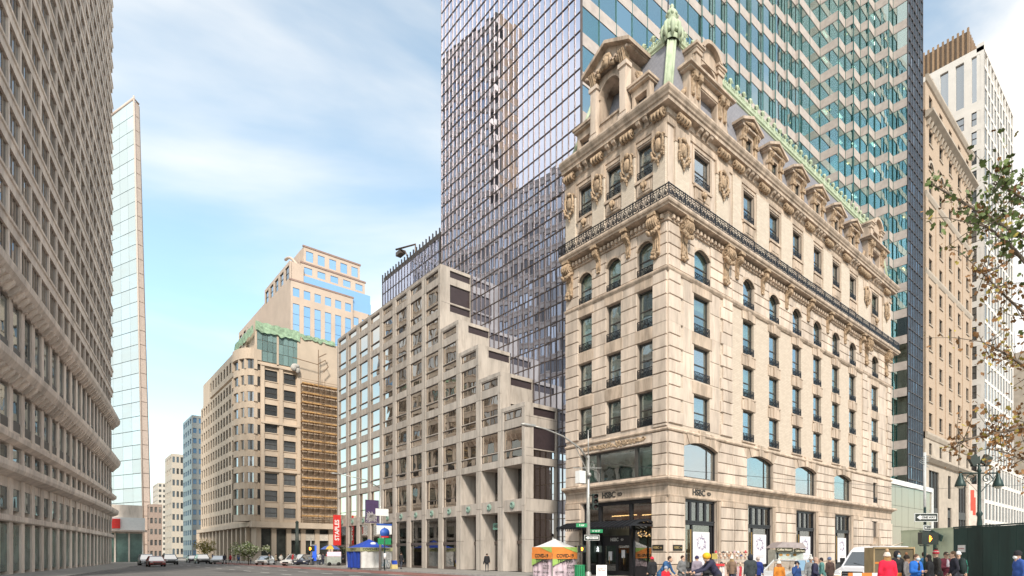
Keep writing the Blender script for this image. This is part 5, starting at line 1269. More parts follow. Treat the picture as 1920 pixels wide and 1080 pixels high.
# ================================================================ PEOPLE
FWD, RGT = Vector((.7117,.7025)), Vector((.7025,-.7117))
def at(px, t_):
    """a spot on the ground in the direction of column px, t_ metres ahead"""
    a = (px-1180)/1079; p = Vector((CAM[0],CAM[1]))+(FWD+RGT*a)*t_; return p.x, p.y
def yaw(phi):
    d = -FWD*cos(radians(phi))+RGT*sin(radians(phi)); return math.atan2(d.x, -d.y)
def cloth(c): return mat('cloth_%02x%02x%02x' % tuple(int(min(1,v)*255) for v in c), c, .9, bump=.25, bscale=9, var=.18, scale=5)
SKINS = [(.52,.33,.24),(.42,.25,.17),(.60,.40,.30),(.30,.17,.11)]
def capsule(m, a, b, ra, rb, n=8):
    a, b = Vector(a), Vector(b); m.tube([a, b], [ra, rb], n); m.ball(a, ra, n, 6); m.ball(b, rb, n, 6)
def seg_dist(P, a, b):
    ab = b-a; tt = np.clip(((P-a)@ab)/max(1e-9,(ab@ab)), 0, 1); return np.linalg.norm(P-(a+tt[:,None]*ab), axis=1)
def person(label, loc, phi, h=1.72, coat=(.05,.05,.06), legs=(.04,.045,.06), hair=(.05,.03,.02), hat=None, skin=0, pose='stand', longhair=False, extra=(), z=.14, group=None, puffy=1.0, mask=None, vox=.03):
    P = thing('person', label, 'person', (*loc, z), yaw(phi), group); k = h/1.75
    lean = {'bend':.32,'ride':.30}.get(pose, 0); st = .22 if pose == 'walk' else .0
    J = {}
    J['pel'] = (0,.02,.95); J['wai'] = (0,-.02-lean*.3,1.12); J['che'] = (0,-lean*.7,1.32-lean*.12); J['nek'] = (0,-.02-lean*.95,1.5-lean*.2); J['hed'] = (0,-.045-lean*1.15,1.62-lean*.24)
    sx, sz = .19, 1.43-lean*.18; sy = -lean*.85
    arms = {'stand':[((.25,.02,1.14),(.26,-.06,.9))]*2, 'walk':[((.25,.12,1.15),(.25,.02,.92)),((.25,-.06,1.14),(.24,-.26,.98))],
            'pockets':[((.29,.06,1.15),(.19,-.12,.98))]*2, 'hold':[((.25,-.04,1.14),(.09,-.3,1.16))]*2, 'phone':[((.3,-.12,1.2),(.12,-.14,1.55)),((.27,.03,1.14),(.2,-.14,.98))],
            'bend':[((.26,-.38,1.05),(.2,-.55,.92))]*2, 'ride':[((.28,-.5,1.14),(.3,-.82,1.05))]*2, 'look':[((.27,.02,1.15),(.2,-.2,1.06)),((.25,.02,1.14),(.25,-.05,.9))]}[pose]
    m = MB(); S_ = []
    def cap(a, b, ra, rb, kind):
        a = Vector(a)*k; b = Vector(b)*k; capsule(m, a, b, ra*k, rb*k); S_.append((np.array(a),np.array(b),(ra+rb)/2*k,kind))
    def bal(c, r, kind): m.ball([v*k for v in c], [v*k for v in r], 12, 8); S_.append((np.array(c)*k,np.array(c)*k+.001,min(r)*k,kind))
    pf = puffy
    bal(J['pel'], (.185*pf,.135*pf,.17), 1); bal(J['wai'], (.175*pf,.13*pf,.16), 1); bal(J['che'], (.205*pf,.145*pf,.2), 1)
    cap(J['che'], J['pel'], .13*pf, .14*pf, 1); cap((-.13,sy,sz), (.13,sy,sz), .085*pf, .085*pf, 1)
    cap((J['nek'][0],J['nek'][1]+.02,J['nek'][2]-.08), J['hed'], .062, .055, 0)
    bal(J['hed'], (.078,.098,.12), 0); hx, hy, hz = J['hed']
    cap((hx,hy-.085,hz+.02), (hx,hy-.108,hz-.02), .012, .018, 0); cap((hx,hy-.05,hz-.08), (hx,hy-.06,hz-.095), .045, .04, 0)
    for s in (-1,1): bal((hx+s*.08,hy+.01,hz), (.018,.03,.036), 0)
    hands = []
    for s, (e, w) in zip((-1,1), arms):
        a = (s*sx,sy,sz-.01); e = (s*e[0],e[1],e[2]); w = (s*w[0],w[1],w[2])
        cap(a, e, .07*pf, .056*pf, 1); cap(e, w, .056*pf, .042*pf, 1); hands.append((e, w, s))
    for s in (-1,1):
        f = s*st; hp = (s*.095,.02,.92); kn = (s*.105,-f*.45-.03,.51); an = (s*.11,-f+.03,.1)
        if pose == 'ride': kn = (s*.12,-.3,.7 if s < 0 else .6); an = (s*.13,-.12,.32 if s < 0 else .14)
        cap(hp, kn, .092, .066, 2); cap(kn, an, .062, .045, 2); cap((an[0],an[1]+.03,an[2]-.045), (an[0],an[1]-.15,an[2]-.06), .043, .036, 3)
    tmp = bpy.data.objects.new('tmp', m.mesh())
    rm = tmp.modifiers.new('r', 'REMESH'); rm.mode = 'VOXEL'; rm.voxel_size = vox; rm.use_smooth_shade = True
    sm = tmp.modifiers.new('s', 'SMOOTH'); sm.iterations = 3; sm.factor = .5
    me = bake(tmp)
    nP = len(me.polygons); cen = np.empty(nP*3); me.polygons.foreach_get('center', cen); cen = cen.reshape(-1,3)
    D = np.stack([seg_dist(cen,a,b)-r for a,b,r,_ in S_]); kind = np.array([q[3] for q in S_])[D.argmin(0)]
    me.polygons.foreach_set('material_index', kind.astype(np.int32)); me.polygons.foreach_set('use_smooth', np.ones(nP,dtype=bool))
    skm = mat('skin_%d' % skin, SKINS[skin], .6, bump=.05, var=.08, scale=9)
    # hands with five fingers, joined to the body mesh
    hb = MB()
    for e, w, s in hands:
        d = (Vector(w)-Vector(e)).normalized(); side = Vector((1,0,0)) if abs(d.x) < .8 else Vector((0,1,0)); side = (side-d*side.dot(d)).normalized(); nrm = d.cross(side)
        c = Vector(w)*k; hb.ball(c+d*.05*k, (.042*k,.042*k,.05*k), 8, 6)
        for j, L in enumerate((.07,.085,.08,.06)):
            b0_ = c+d*.075*k+side*(j-1.5)*.021*k; b1_ = b0_+d*L*.55*k+nrm*.008*k; b2_ = b1_+d*L*.35*k+nrm*.03*k; hb.tube([b0_,b1_,b2_], [.011*k,.010*k,.008*k], 5)
        hb.tube([c+d*.03*k-side*s*.03*k, c+d*.06*k-side*s*.06*k, c+d*.09*k-side*s*.062*k], [.014*k,.012*k,.009*k], 5)
    bm = bmesh.new(); bm.from_mesh(me); bm.from_mesh(hb.mesh()); bm.to_mesh(me); bm.free()
    for x in (skm, cloth(coat), cloth(legs), cloth((.03,.025,.02))): me.materials.append(x)
    body = obj('body', me, skm, P)
    hx, hy, hz = [v*k for v in J['hed']]
    ey = MB()
    for s in (-1,1): ey.ball((hx+s*.03*k,hy-.088*k,hz+.015*k), (.013*k,.01*k,.009*k), 6, 4)
    ey.ball((hx,hy-.098*k,hz-.055*k), (.024*k,.01*k,.007*k), 6, 4)
    if not mask: obj('facial_feature', ey, mat('eye_dark', (.04,.025,.02), .4, bump=0), P)
    else: obj('face_mask', MB().ball((hx,hy-.06*k,hz-.045*k), (.072*k,.065*k,.06*k), 10, 6), cloth(mask), P)
    hm_ = cloth(hair)
    hr = MB()
    if hat is None or longhair:
        hr.ball((hx,hy+.022*k,hz+.03*k), (.092*k,.098*k,.108*k), 12, 8)
    if longhair:
        for i in range(9):
            a = -1.1+i*2.2/8; hr.tube([(hx+.07*k*sin(a*1.2),hy+.05*k*cos(a),hz+.02*k),(hx+.1*k*sin(a*1.2),hy+.075*k*cos(a)+.02,hz-.14*k),(hx+.1*k*sin(a*1.1),hy+.06*k*cos(a)+.03,hz-.3*k)], [.035*k,.045*k,.02*k], 6)
    if hr.v: obj('hair', hr, hm_, P)
    if hat:
        kd, c = hat[0], hat[1]; H_ = MB()
        if kd in ('beanie','pompom'):
            H_.ball((hx,hy+.012*k,hz+.07*k), (.1*k,.112*k,.095*k), 12, 8); H_.lathe([(.098*k,-.025*k),(.112*k,-.02*k),(.112*k,.03*k),(.1*k,.035*k)], (hx,hy+.008*k,hz+.035*k), 14)
        if kd == 'helmet': H_.ball((hx,hy+.02*k,hz+.05*k), (.13*k,.15*k,.125*k), 14, 9)
        if kd == 'hood':
            H_.ball((hx,hy+.04*k,hz+.01*k), (.125*k,.125*k,.15*k), 12, 8); H_.tube([(hx-.1*k,hy+.0*k,hz-.14*k),(hx,hy+.09*k,hz-.15*k),(hx+.1*k,hy,hz-.14*k)], .06*k, 8)
        ho = obj('hat' if kd != 'helmet' else 'helmet', H_, cloth(c), P)
        if kd == 'pompom': obj('pompom', MB().ball((hx,hy+.02*k,hz+.2*k), .06*k, 10, 7), cloth(hat[2] if len(hat) > 2 else c), ho)
        if len(hat) > 3: obj('hat_stripe', MB().lathe([(.103*k,0),(.106*k,.0),(.104*k,.025*k),(.1*k,.025*k)], (hx,hy+.012*k,hz+.085*k), 14), cloth(hat[3]), ho)
    # coat skirt, collar, zip
    cl_ = MB(); r0 = .19*pf*k
    cl_.lathe([(r0*.86,1.02*k),(r0*.98,.88*k),(r0*.9,.8*k)], (0,.02*k,0), 14)
    sc = cl_
    if pose not in ('ride',): obj('coat_hem', sc, cloth(coat), P)
    c_ = MB(); c_.tube([(J['nek'][0]*k+.085*k*cos(a*pi/6),J['nek'][1]*k+.02*k+.085*k*sin(a*pi/6),J['nek'][2]*k-.035*k) for a in range(13)], .03*k, 6); obj('collar', c_, cloth(coat), P)
    for e in extra: e(P, k, J)
    return P
def backpack(c, c2):
    def f(P, k, J):
        b = obj('backpack', MB().ball((0,.24*k,1.25*k), (.17*k,.13*k,.28*k), 12, 8).box(-.12*k,.12*k,.3*k,.38*k,1.05*k,1.28*k), cloth(c), P)
        obj('backpack_trim', MB().tube([(-.11*k,.37*k,1.0*k),(-.11*k,.385*k,1.2*k),(-.1*k,.34*k,1.45*k)], .012*k, 5).tube([(.11*k,.37*k,1.0*k),(.11*k,.385*k,1.2*k),(.1*k,.34*k,1.45*k)], .012*k, 5), cloth(c2), b)
    return f
def shades(P, k, J):
    x, y, z = [v*k for v in J['hed']]; obj('sunglasses', MB().box(x-.075*k,x+.075*k,y-.112*k,y-.085*k,z+.0*k,z+.038*k), mat('black_plastic', (.01,.01,.01), .2, bump=0), P)
def scarf(c):
    def f(P, k, J):
        x, y, z = [v*k for v in J['nek']]; obj('scarf', MB().tube([(x+.09*k*cos(a*pi/6),y+.01*k+.09*k*sin(a*pi/6),z+.0*k) for a in range(13)], .045*k, 6), cloth(c), P)
    return f
def jacket_front(c):
    def f(P, k, J): obj('shirt_front', MB().ball((0,-.09*k,1.28*k), (.075*k,.085*k,.2*k), 10, 7), cloth(c), P)
    return f
def bag(c):
    def f(P, k, J): obj('handbag', MB().box(.24*k,.34*k,-.14*k,.14*k,.72*k,.98*k).tube([(.29*k,-.1*k,.98*k),(.22*k,-.02*k,1.4*k),(.29*k,.1*k,.98*k)], .012*k, 5), cloth(c), P)
    return f
NAVY, BLK, GREY = (.02,.03,.07), (.018,.018,.022), (.18,.18,.18)
PEOPLE = [
 ('person in a black coat and red beanie by the bank entrance', 1223, 30, 200, dict(coat=BLK, hat=('beanie',(.55,.02,.05)), h=1.66, longhair=True)),
 ('man in a blue jacket leaning forward by the corner pier', 1240, 25, 60, dict(coat=(.03,.10,.24), legs=(.06,.14,.20), pose='bend', h=1.82)),
 ('child in a red coat and grey beanie beside the leaning man', 1248, 23.2, 30, dict(coat=(.55,.015,.03), hat=('beanie',(.3,.33,.42)), h=1.33, pose='hold', puffy=1.1)),
 ('man in a grey quilted jacket looking along the street', 1279, 27, 50, dict(coat=(.16,.16,.165), h=1.76, pose='pockets', puffy=1.12, hair=(.04,.02,.015))),
 ('person in a lilac grey jacket and navy beanie seen from behind', 1307, 28, 190, dict(coat=(.27,.23,.28), hat=('beanie',(.03,.025,.08)), h=1.72, puffy=1.08)),
 ('woman with long brown hair in a black coat by the cyclist', 1324, 24, 60, dict(coat=BLK, hair=(.22,.12,.06), longhair=True, h=1.62, pose='hold')),
 ('woman in a brown coat and white knitted hat at the scarf stand', 1372, 31, 160, dict(coat=(.20,.13,.09), hat=('pompom',(.68,.64,.58),(.68,.64,.58)), h=1.66, longhair=True, hair=(.3,.2,.1))),
 ('person in a dark grey hooded coat seen from behind at the stand', 1407, 26, 185, dict(coat=(.05,.06,.065), hat=('hood',(.025,.03,.045)), h=1.8, puffy=1.15)),
 ('person in a bright blue coat half hidden behind the hooded one', 1421, 29, 160, dict(coat=(.02,.04,.22), hat=('beanie',(.5,.42,.38)), h=1.66)),
 ('woman in an orange coat and white knitted hat in front of the car', 1461, 23, 190, dict(coat=(.62,.22,.03), hat=('pompom',(.72,.68,.62),(.72,.68,.62)), longhair=True, hair=(.25,.1,.04), h=1.55)),
 ('woman in a blue padded coat holding a phone to her ear', 1493, 22.5, 30, dict(coat=(.02,.06,.20), pose='phone', hair=BLK, h=1.54, puffy=1.15, extra=(shades,), hat=('beanie',(.02,.02,.03)))),
 ('bald man in a navy coat walking past the silver car', 1528, 22, 70, dict(coat=(.025,.025,.06), hair=(.42,.28,.22), h=1.72, pose='look', skin=0)),
 ('person in a white knitted hat behind the bald man', 1520, 26, 0, dict(coat=(.3,.3,.3), hat=('pompom',(.75,.72,.68),(.75,.72,.68)), h=1.7)),
 ('person in a teal coat by the silver car', 1541, 27, 250, dict(coat=(.12,.28,.26), hair=(.03,.02,.02), h=1.66)),
 ('person in a dark red coat and blue beanie between car and van', 1556, 28, 200, dict(coat=(.10,.06,.05), hat=('beanie',(.18,.22,.36)), h=1.66)),
 ('person in a bright red coat and cream bobble hat seen from behind', 1664, 18, 180, dict(coat=(.70,.012,.05), hat=('pompom',(.72,.60,.52),(.42,.27,.16)), h=1.74, puffy=1.22, longhair=True, hair=(.3,.16,.06))),
 ('man in a black hooded coat and pale face mask by the plywood box', 1682, 21, 10, dict(coat=(.03,.03,.035), hat=('hood',(.025,.025,.03)), mask=(.45,.62,.72), h=1.8, puffy=1.08)),
 ('woman in a patterned grey coat and dark bobble hat', 1698, 21, 60, dict(coat=(.26,.24,.24), hat=('pompom',(.035,.025,.02),(.3,.14,.07)), h=1.64, skin=1)),
 ('man in an open bright blue jacket and face mask checking his phone', 1717, 19, 20, dict(coat=(.015,.13,.50), mask=(.5,.62,.70), hair=(.10,.06,.04), h=1.70, pose='hold', extra=(jacket_front(BLK),), puffy=1.1)),
 ('dark-haired man in a blue coat behind the signal pole', 1732, 23, 40, dict(coat=(.03,.12,.25), hair=(.06,.035,.02), h=1.78)),
 ('woman with long black hair in a black coat under the walk signal', 1743, 20.5, 230, dict(coat=BLK, hair=(.012,.01,.012), longhair=True, h=1.68)),
 ('man in a dark brown coat and red striped bobble hat', 1757, 21.5, 250, dict(coat=(.035,.03,.028), hat=('pompom',(.55,.05,.07),(.05,.05,.04),(.7,.66,.62)), h=1.82)),
 ('man in sunglasses and a pale shirt holding a phone', 1773, 22, 10, dict(coat=(.17,.03,.05), extra=(shades,jacket_front((.6,.52,.58))), hair=(.06,.04,.03), pose='hold', h=1.78)),
 ('man in a black coat carrying a green-trimmed backpack', 1789, 20, 255, dict(coat=(.018,.018,.03), hair=(.10,.06,.035), extra=(backpack((.015,.03,.03),(.04,.28,.20)),), h=1.8, pose='pockets')),
 ('person in a white cap half hidden behind the backpack man', 1797, 23.5, 330, dict(coat=(.06,.06,.07), hat=('beanie',(.62,.60,.62)), h=1.78)),
 ('man in a blue quilted jacket and white face mask at the right edge', 1911, 17, 262, dict(coat=(.03,.08,.30), hat=('beanie',(.015,.015,.02)), mask=(.72,.74,.76), h=1.78, puffy=1.15)),
 ('person in a black coat standing before the recessed granite bays', 913, 53, 190, dict(coat=BLK, hair=(.05,.03,.02), h=1.7, extra=(bag(BLK),), vox=.04)),
 ('person in a black jacket walking past the blue tent', 752, 62, 170, dict(coat=BLK, legs=(.05,.06,.09), h=1.78, pose='walk', vox=.04)),
]
for lab, px, t_, ph, kw in PEOPLE:
    x_, y_ = at(px, t_)
    on_walk = (x_ > -5.3 and y_ > -5.3) or y_ < -17.2
    person(lab, (x_,y_), ph, z=.14 if on_walk else 0, **kw)
# far crowd: a few figures copied
protos = []
for i, (c, l, ps) in enumerate((((.05,.05,.07),(.04,.05,.08),'stand'),((.45,.04,.05),(.04,.04,.05),'walk'),((.10,.16,.35),(.05,.05,.07),'walk'),((.35,.30,.22),(.08,.07,.06),'stand'),((.5,.5,.48),(.05,.06,.1),'pockets'))):
    protos.append((c,l,ps))
rr = random.Random(12); farlab = 'tiny pedestrian in the far crowd on the pavement across the side street'
P5 = [person('tiny pedestrian in a %s coat in the far crowd across the side street' % cn, (-3,70), 0, coat=c, legs=l, pose=ps, vox=.06, group='far pedestrians') for (c, l, ps), cn in zip(protos, ('black','red','blue','tan','pale grey'))]
spots = [at(px, t_) for px, t_ in ((421,97),(432,95),(447,98),(517,88),(527,90),(541,86),(549,84),(575,85),(588,86),(600,83),(606,86),(613,84),(638,80),(655,76),(470,96),(505,92),(563,88),(399,104))]
for i, (x_, y_) in enumerate(spots):
    o = P5[i] if i < 5 else copy_tree(P5[i%5]); o.location = (x_,y_,.0 if x_ < -5.3 or 70 < y_ < 95 else .14); o.rotation_euler = (0,0,rr.uniform(0,6.28))
# ================================================================ VEHICLES
RUB = mat('tyre_rubber', (.02,.02,.02), .9, bump=.1); RIM = mat('wheel_rim', (.45,.45,.46), .35, .7, bump=0)
CGL = glass('car_glass', (0,0,0), .22, (1,1,1), .01, body=(.03,.035,.035)); HLT = mat('headlight_lens', (.75,.74,.70), .15, bump=0); BLKP = mat('black_trim', (.02,.02,.022), .4, bump=0)
LITL = mat('lit_headlight', (1,.85,.6), .3, bump=0, emit=((1,.72,.4),2.0))
TAIL = mat('tail_light', (.5,.02,.02), .3, bump=0)
def paint(n, c): 
    m = mat('paint_'+n, c, .35, .0, bump=0, var=.04, scale=.6); m.node_tree.nodes['Principled BSDF'].inputs['Coat Weight'].default_value = .3; return m
def wprism(m, poly, wf):
    """side outline (x,z) between y = -w(z) and +w(z)"""
    n = len(poly); v = [(x,-wf(x,z),z) for x, z in poly]+[(x,wf(x,z),z) for x, z in poly]
    return m.add(v, [tuple(range(n)), tuple(range(2*n-1,n-1,-1))]+[(i,i+n,(i+1)%n+n,(i+1)%n) for i in range(n)])
def wheels(V, xs, w, r):
    for x in xs:
        for s in (-1,1):
            n = 18; ty = MB().tube([(x,s*(w-.2),r),(x,s*(w-.18),r),(x,s*(w+.0),r),(x,s*(w+.02),r)], [r*.9,r,r,r*.9], n)
            o = obj('wheel', ty, RUB, V); obj('rim', MB().tube([(x,s*(w-.1),r),(x,s*(w+.03),r)], [r*.62,r*.55], 12), RIM, o)
def van(label, loc, rz, col):
    """front towards -x"""
    V = thing('delivery_van', label, 'van', (*loc,0), rz); pm_ = paint('van_white', col)
    low = lambda x, z: .98 if x > .3 else .86+.4*max(0,x)
    lo = [(0,.42),(0,.85),(.12,1.02),(.95,1.18),(5.4,1.18),(5.45,.42),(5.0,.3),(.3,.3)]
    obj('body', wprism(MB(), lo, lambda x, z: .98 if x > .4 else .9), pm_, V)
    up = [(.95,1.18),(1.75,2.0),(2.05,2.16),(3.0,2.24),(5.3,2.24),(5.4,1.18)]
    obj('cab', wprism(MB(), up, lambda x, z: .98-.2*(z-1.18)/1.06), pm_, V)
    g = MB(); w0, w1 = .86, .72
    g.add([(.99,-w0,1.245),(.99,w0,1.245),(1.66,w1,1.93),(1.66,-w1,1.93),(1.03,-w0,1.2),(1.03,w0,1.2),(1.7,w1,1.88),(1.7,-w1,1.88)], [(0,3,2,1),(4,5,6,7),(0,1,5,4),(1,2,6,5),(2,3,7,6),(3,0,4,7)])
    obj('windscreen', g, CGL, V)
    for s in (-1,1):
        f = lambda x, z: (x, s*(.985-.2*(z-1.18)/1.06), z)
        w = MB().add([f(1.35,1.28),f(2.15,1.28),f(2.15,1.95),f(1.85,1.95)], [(0,1,2,3) if s < 0 else (3,2,1,0)]); obj('side_window', w, CGL, V)
        obj('wing_mirror', MB().box(1.3,1.45,min(s*1.0,s*1.2),max(s*1.0,s*1.2),1.25,1.62), BLKP, V)
        hl = MB().add([(-.03,s*.55,.78),(-.02,s*.9,.8),(.25,s*.94,1.02),(.05,s*.6,.98),(.1,s*.55,.78),(.1,s*.85,.8),(.3,s*.88,.98),(.15,s*.6,.96)], [(0,1,2,3),(4,7,6,5),(0,4,5,1),(1,5,6,2),(2,6,7,3),(3,7,4,0)]); obj('headlight', hl, LITL, V)
        obj('door', MB().box(1.5,2.5,min(s*.985,s*.995),max(s*.985,s*.995),.45,1.16), pm_, V)
    gr = obj('grille', MB().box(-.04,.05,-.5,.5,.58,.98), BLKP, V)
    for z in (.66,.76,.86): obj('grille_bar', MB().box(-.06,-.03,-.48,.48,z,z+.035), RIM, gr)
    obj('badge', MB().ball((-.06,0,.79),(.02,.11,.05),10,6), paint('badge_blue',(.02,.04,.12)), gr)
    obj('bumper', MB().box(-.1,.12,-.9,.9,.3,.56), BLKP, V); obj('wiper', MB().tube([(.96,-.3,1.2),(1.1,.4,1.38)], .012, 4), BLKP, V)
    wheels(V, (.95,4.4), .98, .35); return V
vx, vy = at(1601, 28); van('white cargo van with lit headlights in the side street', (vx-.2,vy), 0, (.72,.71,.74))
def car(name, label, loc, rz, col, cn, L=4.6, h=1.48, suv=False, group=None):
    V = thing(name, label, 'car', (*loc,0), rz, group); pm_ = paint(cn, col); b = .92 if suv else .82
    lo = [(0,.38),(.0,.62),(.12,.74),(1.15,b),(L-.5,b+.02),(L-.05,.8),(L,.4),(L-.3,.26),(.3,.26)]
    obj('body', wprism(MB(), lo, lambda x, z: .9-(.08 if x < .2 or x > L-.2 else 0)), pm_, V)
    a0, a1, a2, a3 = (1.15,1.95,L-1.3,L-.45) if not suv else (1.2,1.9,L-.7,L-.2)
    obj('roof', wprism(MB(), [(a1-.05,h-.06),(a1+.3,h),(a2-.3,h),(a2,h-.06)], lambda x, z: .66), pm_, V)
    cab = MB(); wprism(cab, [(a0,b),(a1,h-.05),(a2,h-.05),(a3,b)], lambda x, z: .86-.2*(z-b)/(h-.05-b)); obj('window_glass', cab, CGL, V)
    pl = MB()
    for s in (-1,1):
        for xa, xb in ((a0,a1),((a1+a2)/2,(a1+a2)/2),(a3,a2)): pl.tube([(xa,s*.87,b),(xb,s*.67,h-.04)], .04, 5)
    obj('pillar', pl, pm_, V)
    for s in (-1,1):
        obj('headlight', MB().box(-.02,.2,min(s*.5,s*.82),max(s*.5,s*.82),.6,.72), HLT, V); obj('tail_light', MB().box(L-.1,L+.01,min(s*.5,s*.82),max(s*.5,s*.82),.65,.8), TAIL, V)
        obj('wing_mirror', MB().box(a0+.3,a0+.5,min(s*.9,s*1.05),max(s*.9,s*1.05),b+.02,b+.17), pm_, V)
    obj('grille', MB().box(-.03,.04,-.45,.45,.42,.6), BLKP, V); wheels(V, (.85,L-.9), .9, .33); return V
cx0, cy0 = at(1437, 30)
car('parked_car', 'silver estate car behind the pedestrians in the side street', (cx0,cy0), 0, (.58,.59,.60), 'silver', 4.7, 1.52, True)
grp = 'cars on the avenue'
for i, (px, t_, c, cn, lab, suv, dz) in enumerate((
    (296,78,(.35,.05,.04),'dull_red','dull red car at the left kerb of the avenue',False,90),
    (322,92,(.02,.02,.025),'black','black car beyond the dull red car at the left kerb',True,90),
    (278,88,(.5,.5,.52),'pale_grey','pale grey car at the left kerb behind the others',True,90),
    (366,112,(.05,.02,.04),'plum','plum car far down the avenue',False,90),
    (384,100,(.015,.015,.02),'black2','black car waiting before the tan corner block',True,90),
    (405,98,(.6,.6,.6),'white2','white car beside the planter across the side street',False,70),
    (489,90,(.5,.5,.5),'grey3','grey hatchback parked before the far shops',False,60),
    (535,84,(.62,.62,.62),'white4','white estate car parked before the far shops',True,40),
    (562,82,(.02,.025,.05),'navy5','dark blue pickup parked by the far lamp post',True,40))):
    x_, y_ = at(px, t_); car('car', lab, (x_,y_), radians(dz), c, cn, 4.5, 1.7 if suv else 1.46, suv, grp)
# cyclist in the foreground
cxp, cyp = at(1345, 20.5)
def bicycle(label, loc, rz, col=(.05,.25,.4), z=0):
    B = thing('bicycle', label, 'bicycle', (*loc,z), rz)
    fm = MB(); 
    for a, b in (((0,.35,.33),(0,.12,.55)),((0,.12,.9),(0,.2,.33)),((0,.12,.85),(0,-.35,.85)),((0,.2,.33),(0,-.38,.8)),((0,-.36,.92),(0,-.55,.33)),((0,.2,.33),(0,.55,.33)),((0,.12,.8),(0,.55,.33))): fm.tube([a,b], .02, 6)
    obj('frame', fm, paint('bike', col), B)
    for y in (-.55,.55):
        w = obj('wheel', MB().tube([(0,y+.33*cos(a*pi/12),.34+.33*sin(a*pi/12)) for a in range(25)], .02, 5), RUB, B)
        sp = MB()
        for a in range(10): sp.tube([(0,y,.34),(0,y+.32*cos(a*pi/5),.34+.32*sin(a*pi/5))], .003, 3)
        obj('spokes', sp, RIM, w)
    obj('saddle', MB().ball((0,.14,.93),(.08,.13,.04),8,5), BLKP, B)
    obj('handlebar', MB().tube([(-.3,-.4,1.02),(-.15,-.38,1.0),(0,-.36,.95),(.15,-.38,1.0),(.3,-.4,1.02)], .016, 6), BLKP, B); return B
bz = yaw(275)
bicycle('bicycle ridden by the person in the yellow helmet', (cxp-.0,cyp), bz)
person('cyclist in a yellow helmet and navy jacket holding the handlebars', (cxp,cyp), 275, coat=(.025,.025,.055), legs=(.03,.03,.04), hat=('helmet',(.75,.38,.02)), pose='ride', h=1.82, z=.1, puffy=1.1)
for px, t_, lab in ((617,83,'bicycle by the far hot dog umbrella'),(722,64.5,'bicycle leaning at the lamp post by the blue tent')):
    x_, y_ = at(px,t_); bicycle(lab, (x_,y_), rr.uniform(0,3), (.08,.05,.05), .14)
x_, y_ = at(623,83.5); person('cyclist in a pale jacket by the far umbrella', (x_,y_), 60, coat=(.35,.4,.5), pose='walk', vox=.05)
x_, y_ = at(633,81); person('worker in a yellow safety vest near the far umbrella', (x_,y_), 0, coat=(.45,.62,.05), vox=.05)
# ================================================================ STREET FURNITURE
GALV = mat('galvanised_steel', (.42,.41,.39), .45, .5, bump=.05); DGRN = mat('lamp_green', (.02,.045,.042), .45, .3, bump=.03)
SGRN = mat('street_sign_green', (.02,.25,.10), .5, bump=0); BLK_ = mat('signal_black', (.018,.03,.025), .5, bump=0)
def signbox(name, w, h, m, parent, loc, rz, txt=None, size=.2, tm=None, border=None, t_=.02, bold=.004):
    o = obj(name, MB().box(-w/2,w/2,-t_,t_,-h/2,h/2), m, parent, loc, rz)
    if border:
        b = MB().box(-w/2-.02,w/2+.02,-t_*.8,t_*.8,-h/2-.02,-h/2).box(-w/2-.02,w/2+.02,-t_*.8,t_*.8,h/2,h/2+.02).box(-w/2-.02,-w/2,-t_*.8,t_*.8,-h/2,h/2).box(w/2,w/2+.02,-t_*.8,t_*.8,-h/2,h/2); obj('sign_border', b, border, o)
    if txt: obj('lettering', text_mesh(txt, size, .002, bold), tm or WHITE, o, (0,-t_-.004,0))
    return o
FACE = yaw(0)
LGRN = mat('green_signal_lens', (.1,.8,.4), .3, bump=0, emit=((.1,1,.45),2.5)); LOFF = mat('dark_lens', (.05,.03,.03), .3, bump=0)
LORG = mat('orange_hand', (1,.35,.05), .3, bump=0, emit=((1,.25,.02),5)); LWALK = mat('walk_white', (.9,.92,.9), .3, bump=0, emit=((.9,.95,1),1.6))
def signal_head(parent, loc, rz, lit=2):
    o = obj('signal_head', MB().box(-.18,.18,-.16,.16,-.52,.52), BLK_, parent, loc, rz)
    for i in range(3):
        obj('lens', shared(('lens',), lambda: MB().tube([(0,-.165,0),(0,-.18,0)], .13, 12)), LGRN if i == lit else LOFF, o, (0,0,.34-i*.34))
        obj('visor', shared(('visor',), lambda: MB().add([(.145*cos(a*pi/8),y,.145*sin(a*pi/8)) for y in (-.16,-.36) for a in range(-1,10)], [(i,i+1,i+12,i+11) for i in range(10)])), BLK_, o, (0,0,.34-i*.34))
    return o
def ped_signal(parent, loc, rz, kind):
    o = obj('pedestrian_signal', MB().box(-.24,.24,-.12,.12,-.22,.22), BLK_, parent, loc, rz)
    if kind == 'hand':
        h = MB().ball((-.1,-.125,-.05),(.06,.006,.075),10,6)
        for j, (dx, L) in enumerate(((-.045,.09),(-.015,.115),(.015,.11),(.045,.085))): h.tube([(-.1+dx,-.126,0),(-.1+dx*1.35,-.126,L)], .013, 6)
        h.tube([(-.06,-.126,-.06),(-.0,-.126,.01)], .014, 6); obj('raised_hand', h, LORG, o)
    if kind == 'walk':
        h = MB().ball((0,-.126,.13),.028,8,5).tube([(0,-.126,.09),(.0,-.126,-.02)], .03, 6).tube([(0,-.126,-.02),(-.06,-.126,-.16)], .02, 6).tube([(0,-.126,-.02),(.05,-.126,-.09),(.06,-.126,-.16)], .02, 6).tube([(0,-.126,.08),(.07,-.126,0)], .014, 6).tube([(0,-.126,.08),(-.06,-.126,.01)], .014, 6)
        obj('walking_figure', h, LWALK, o)
    return o
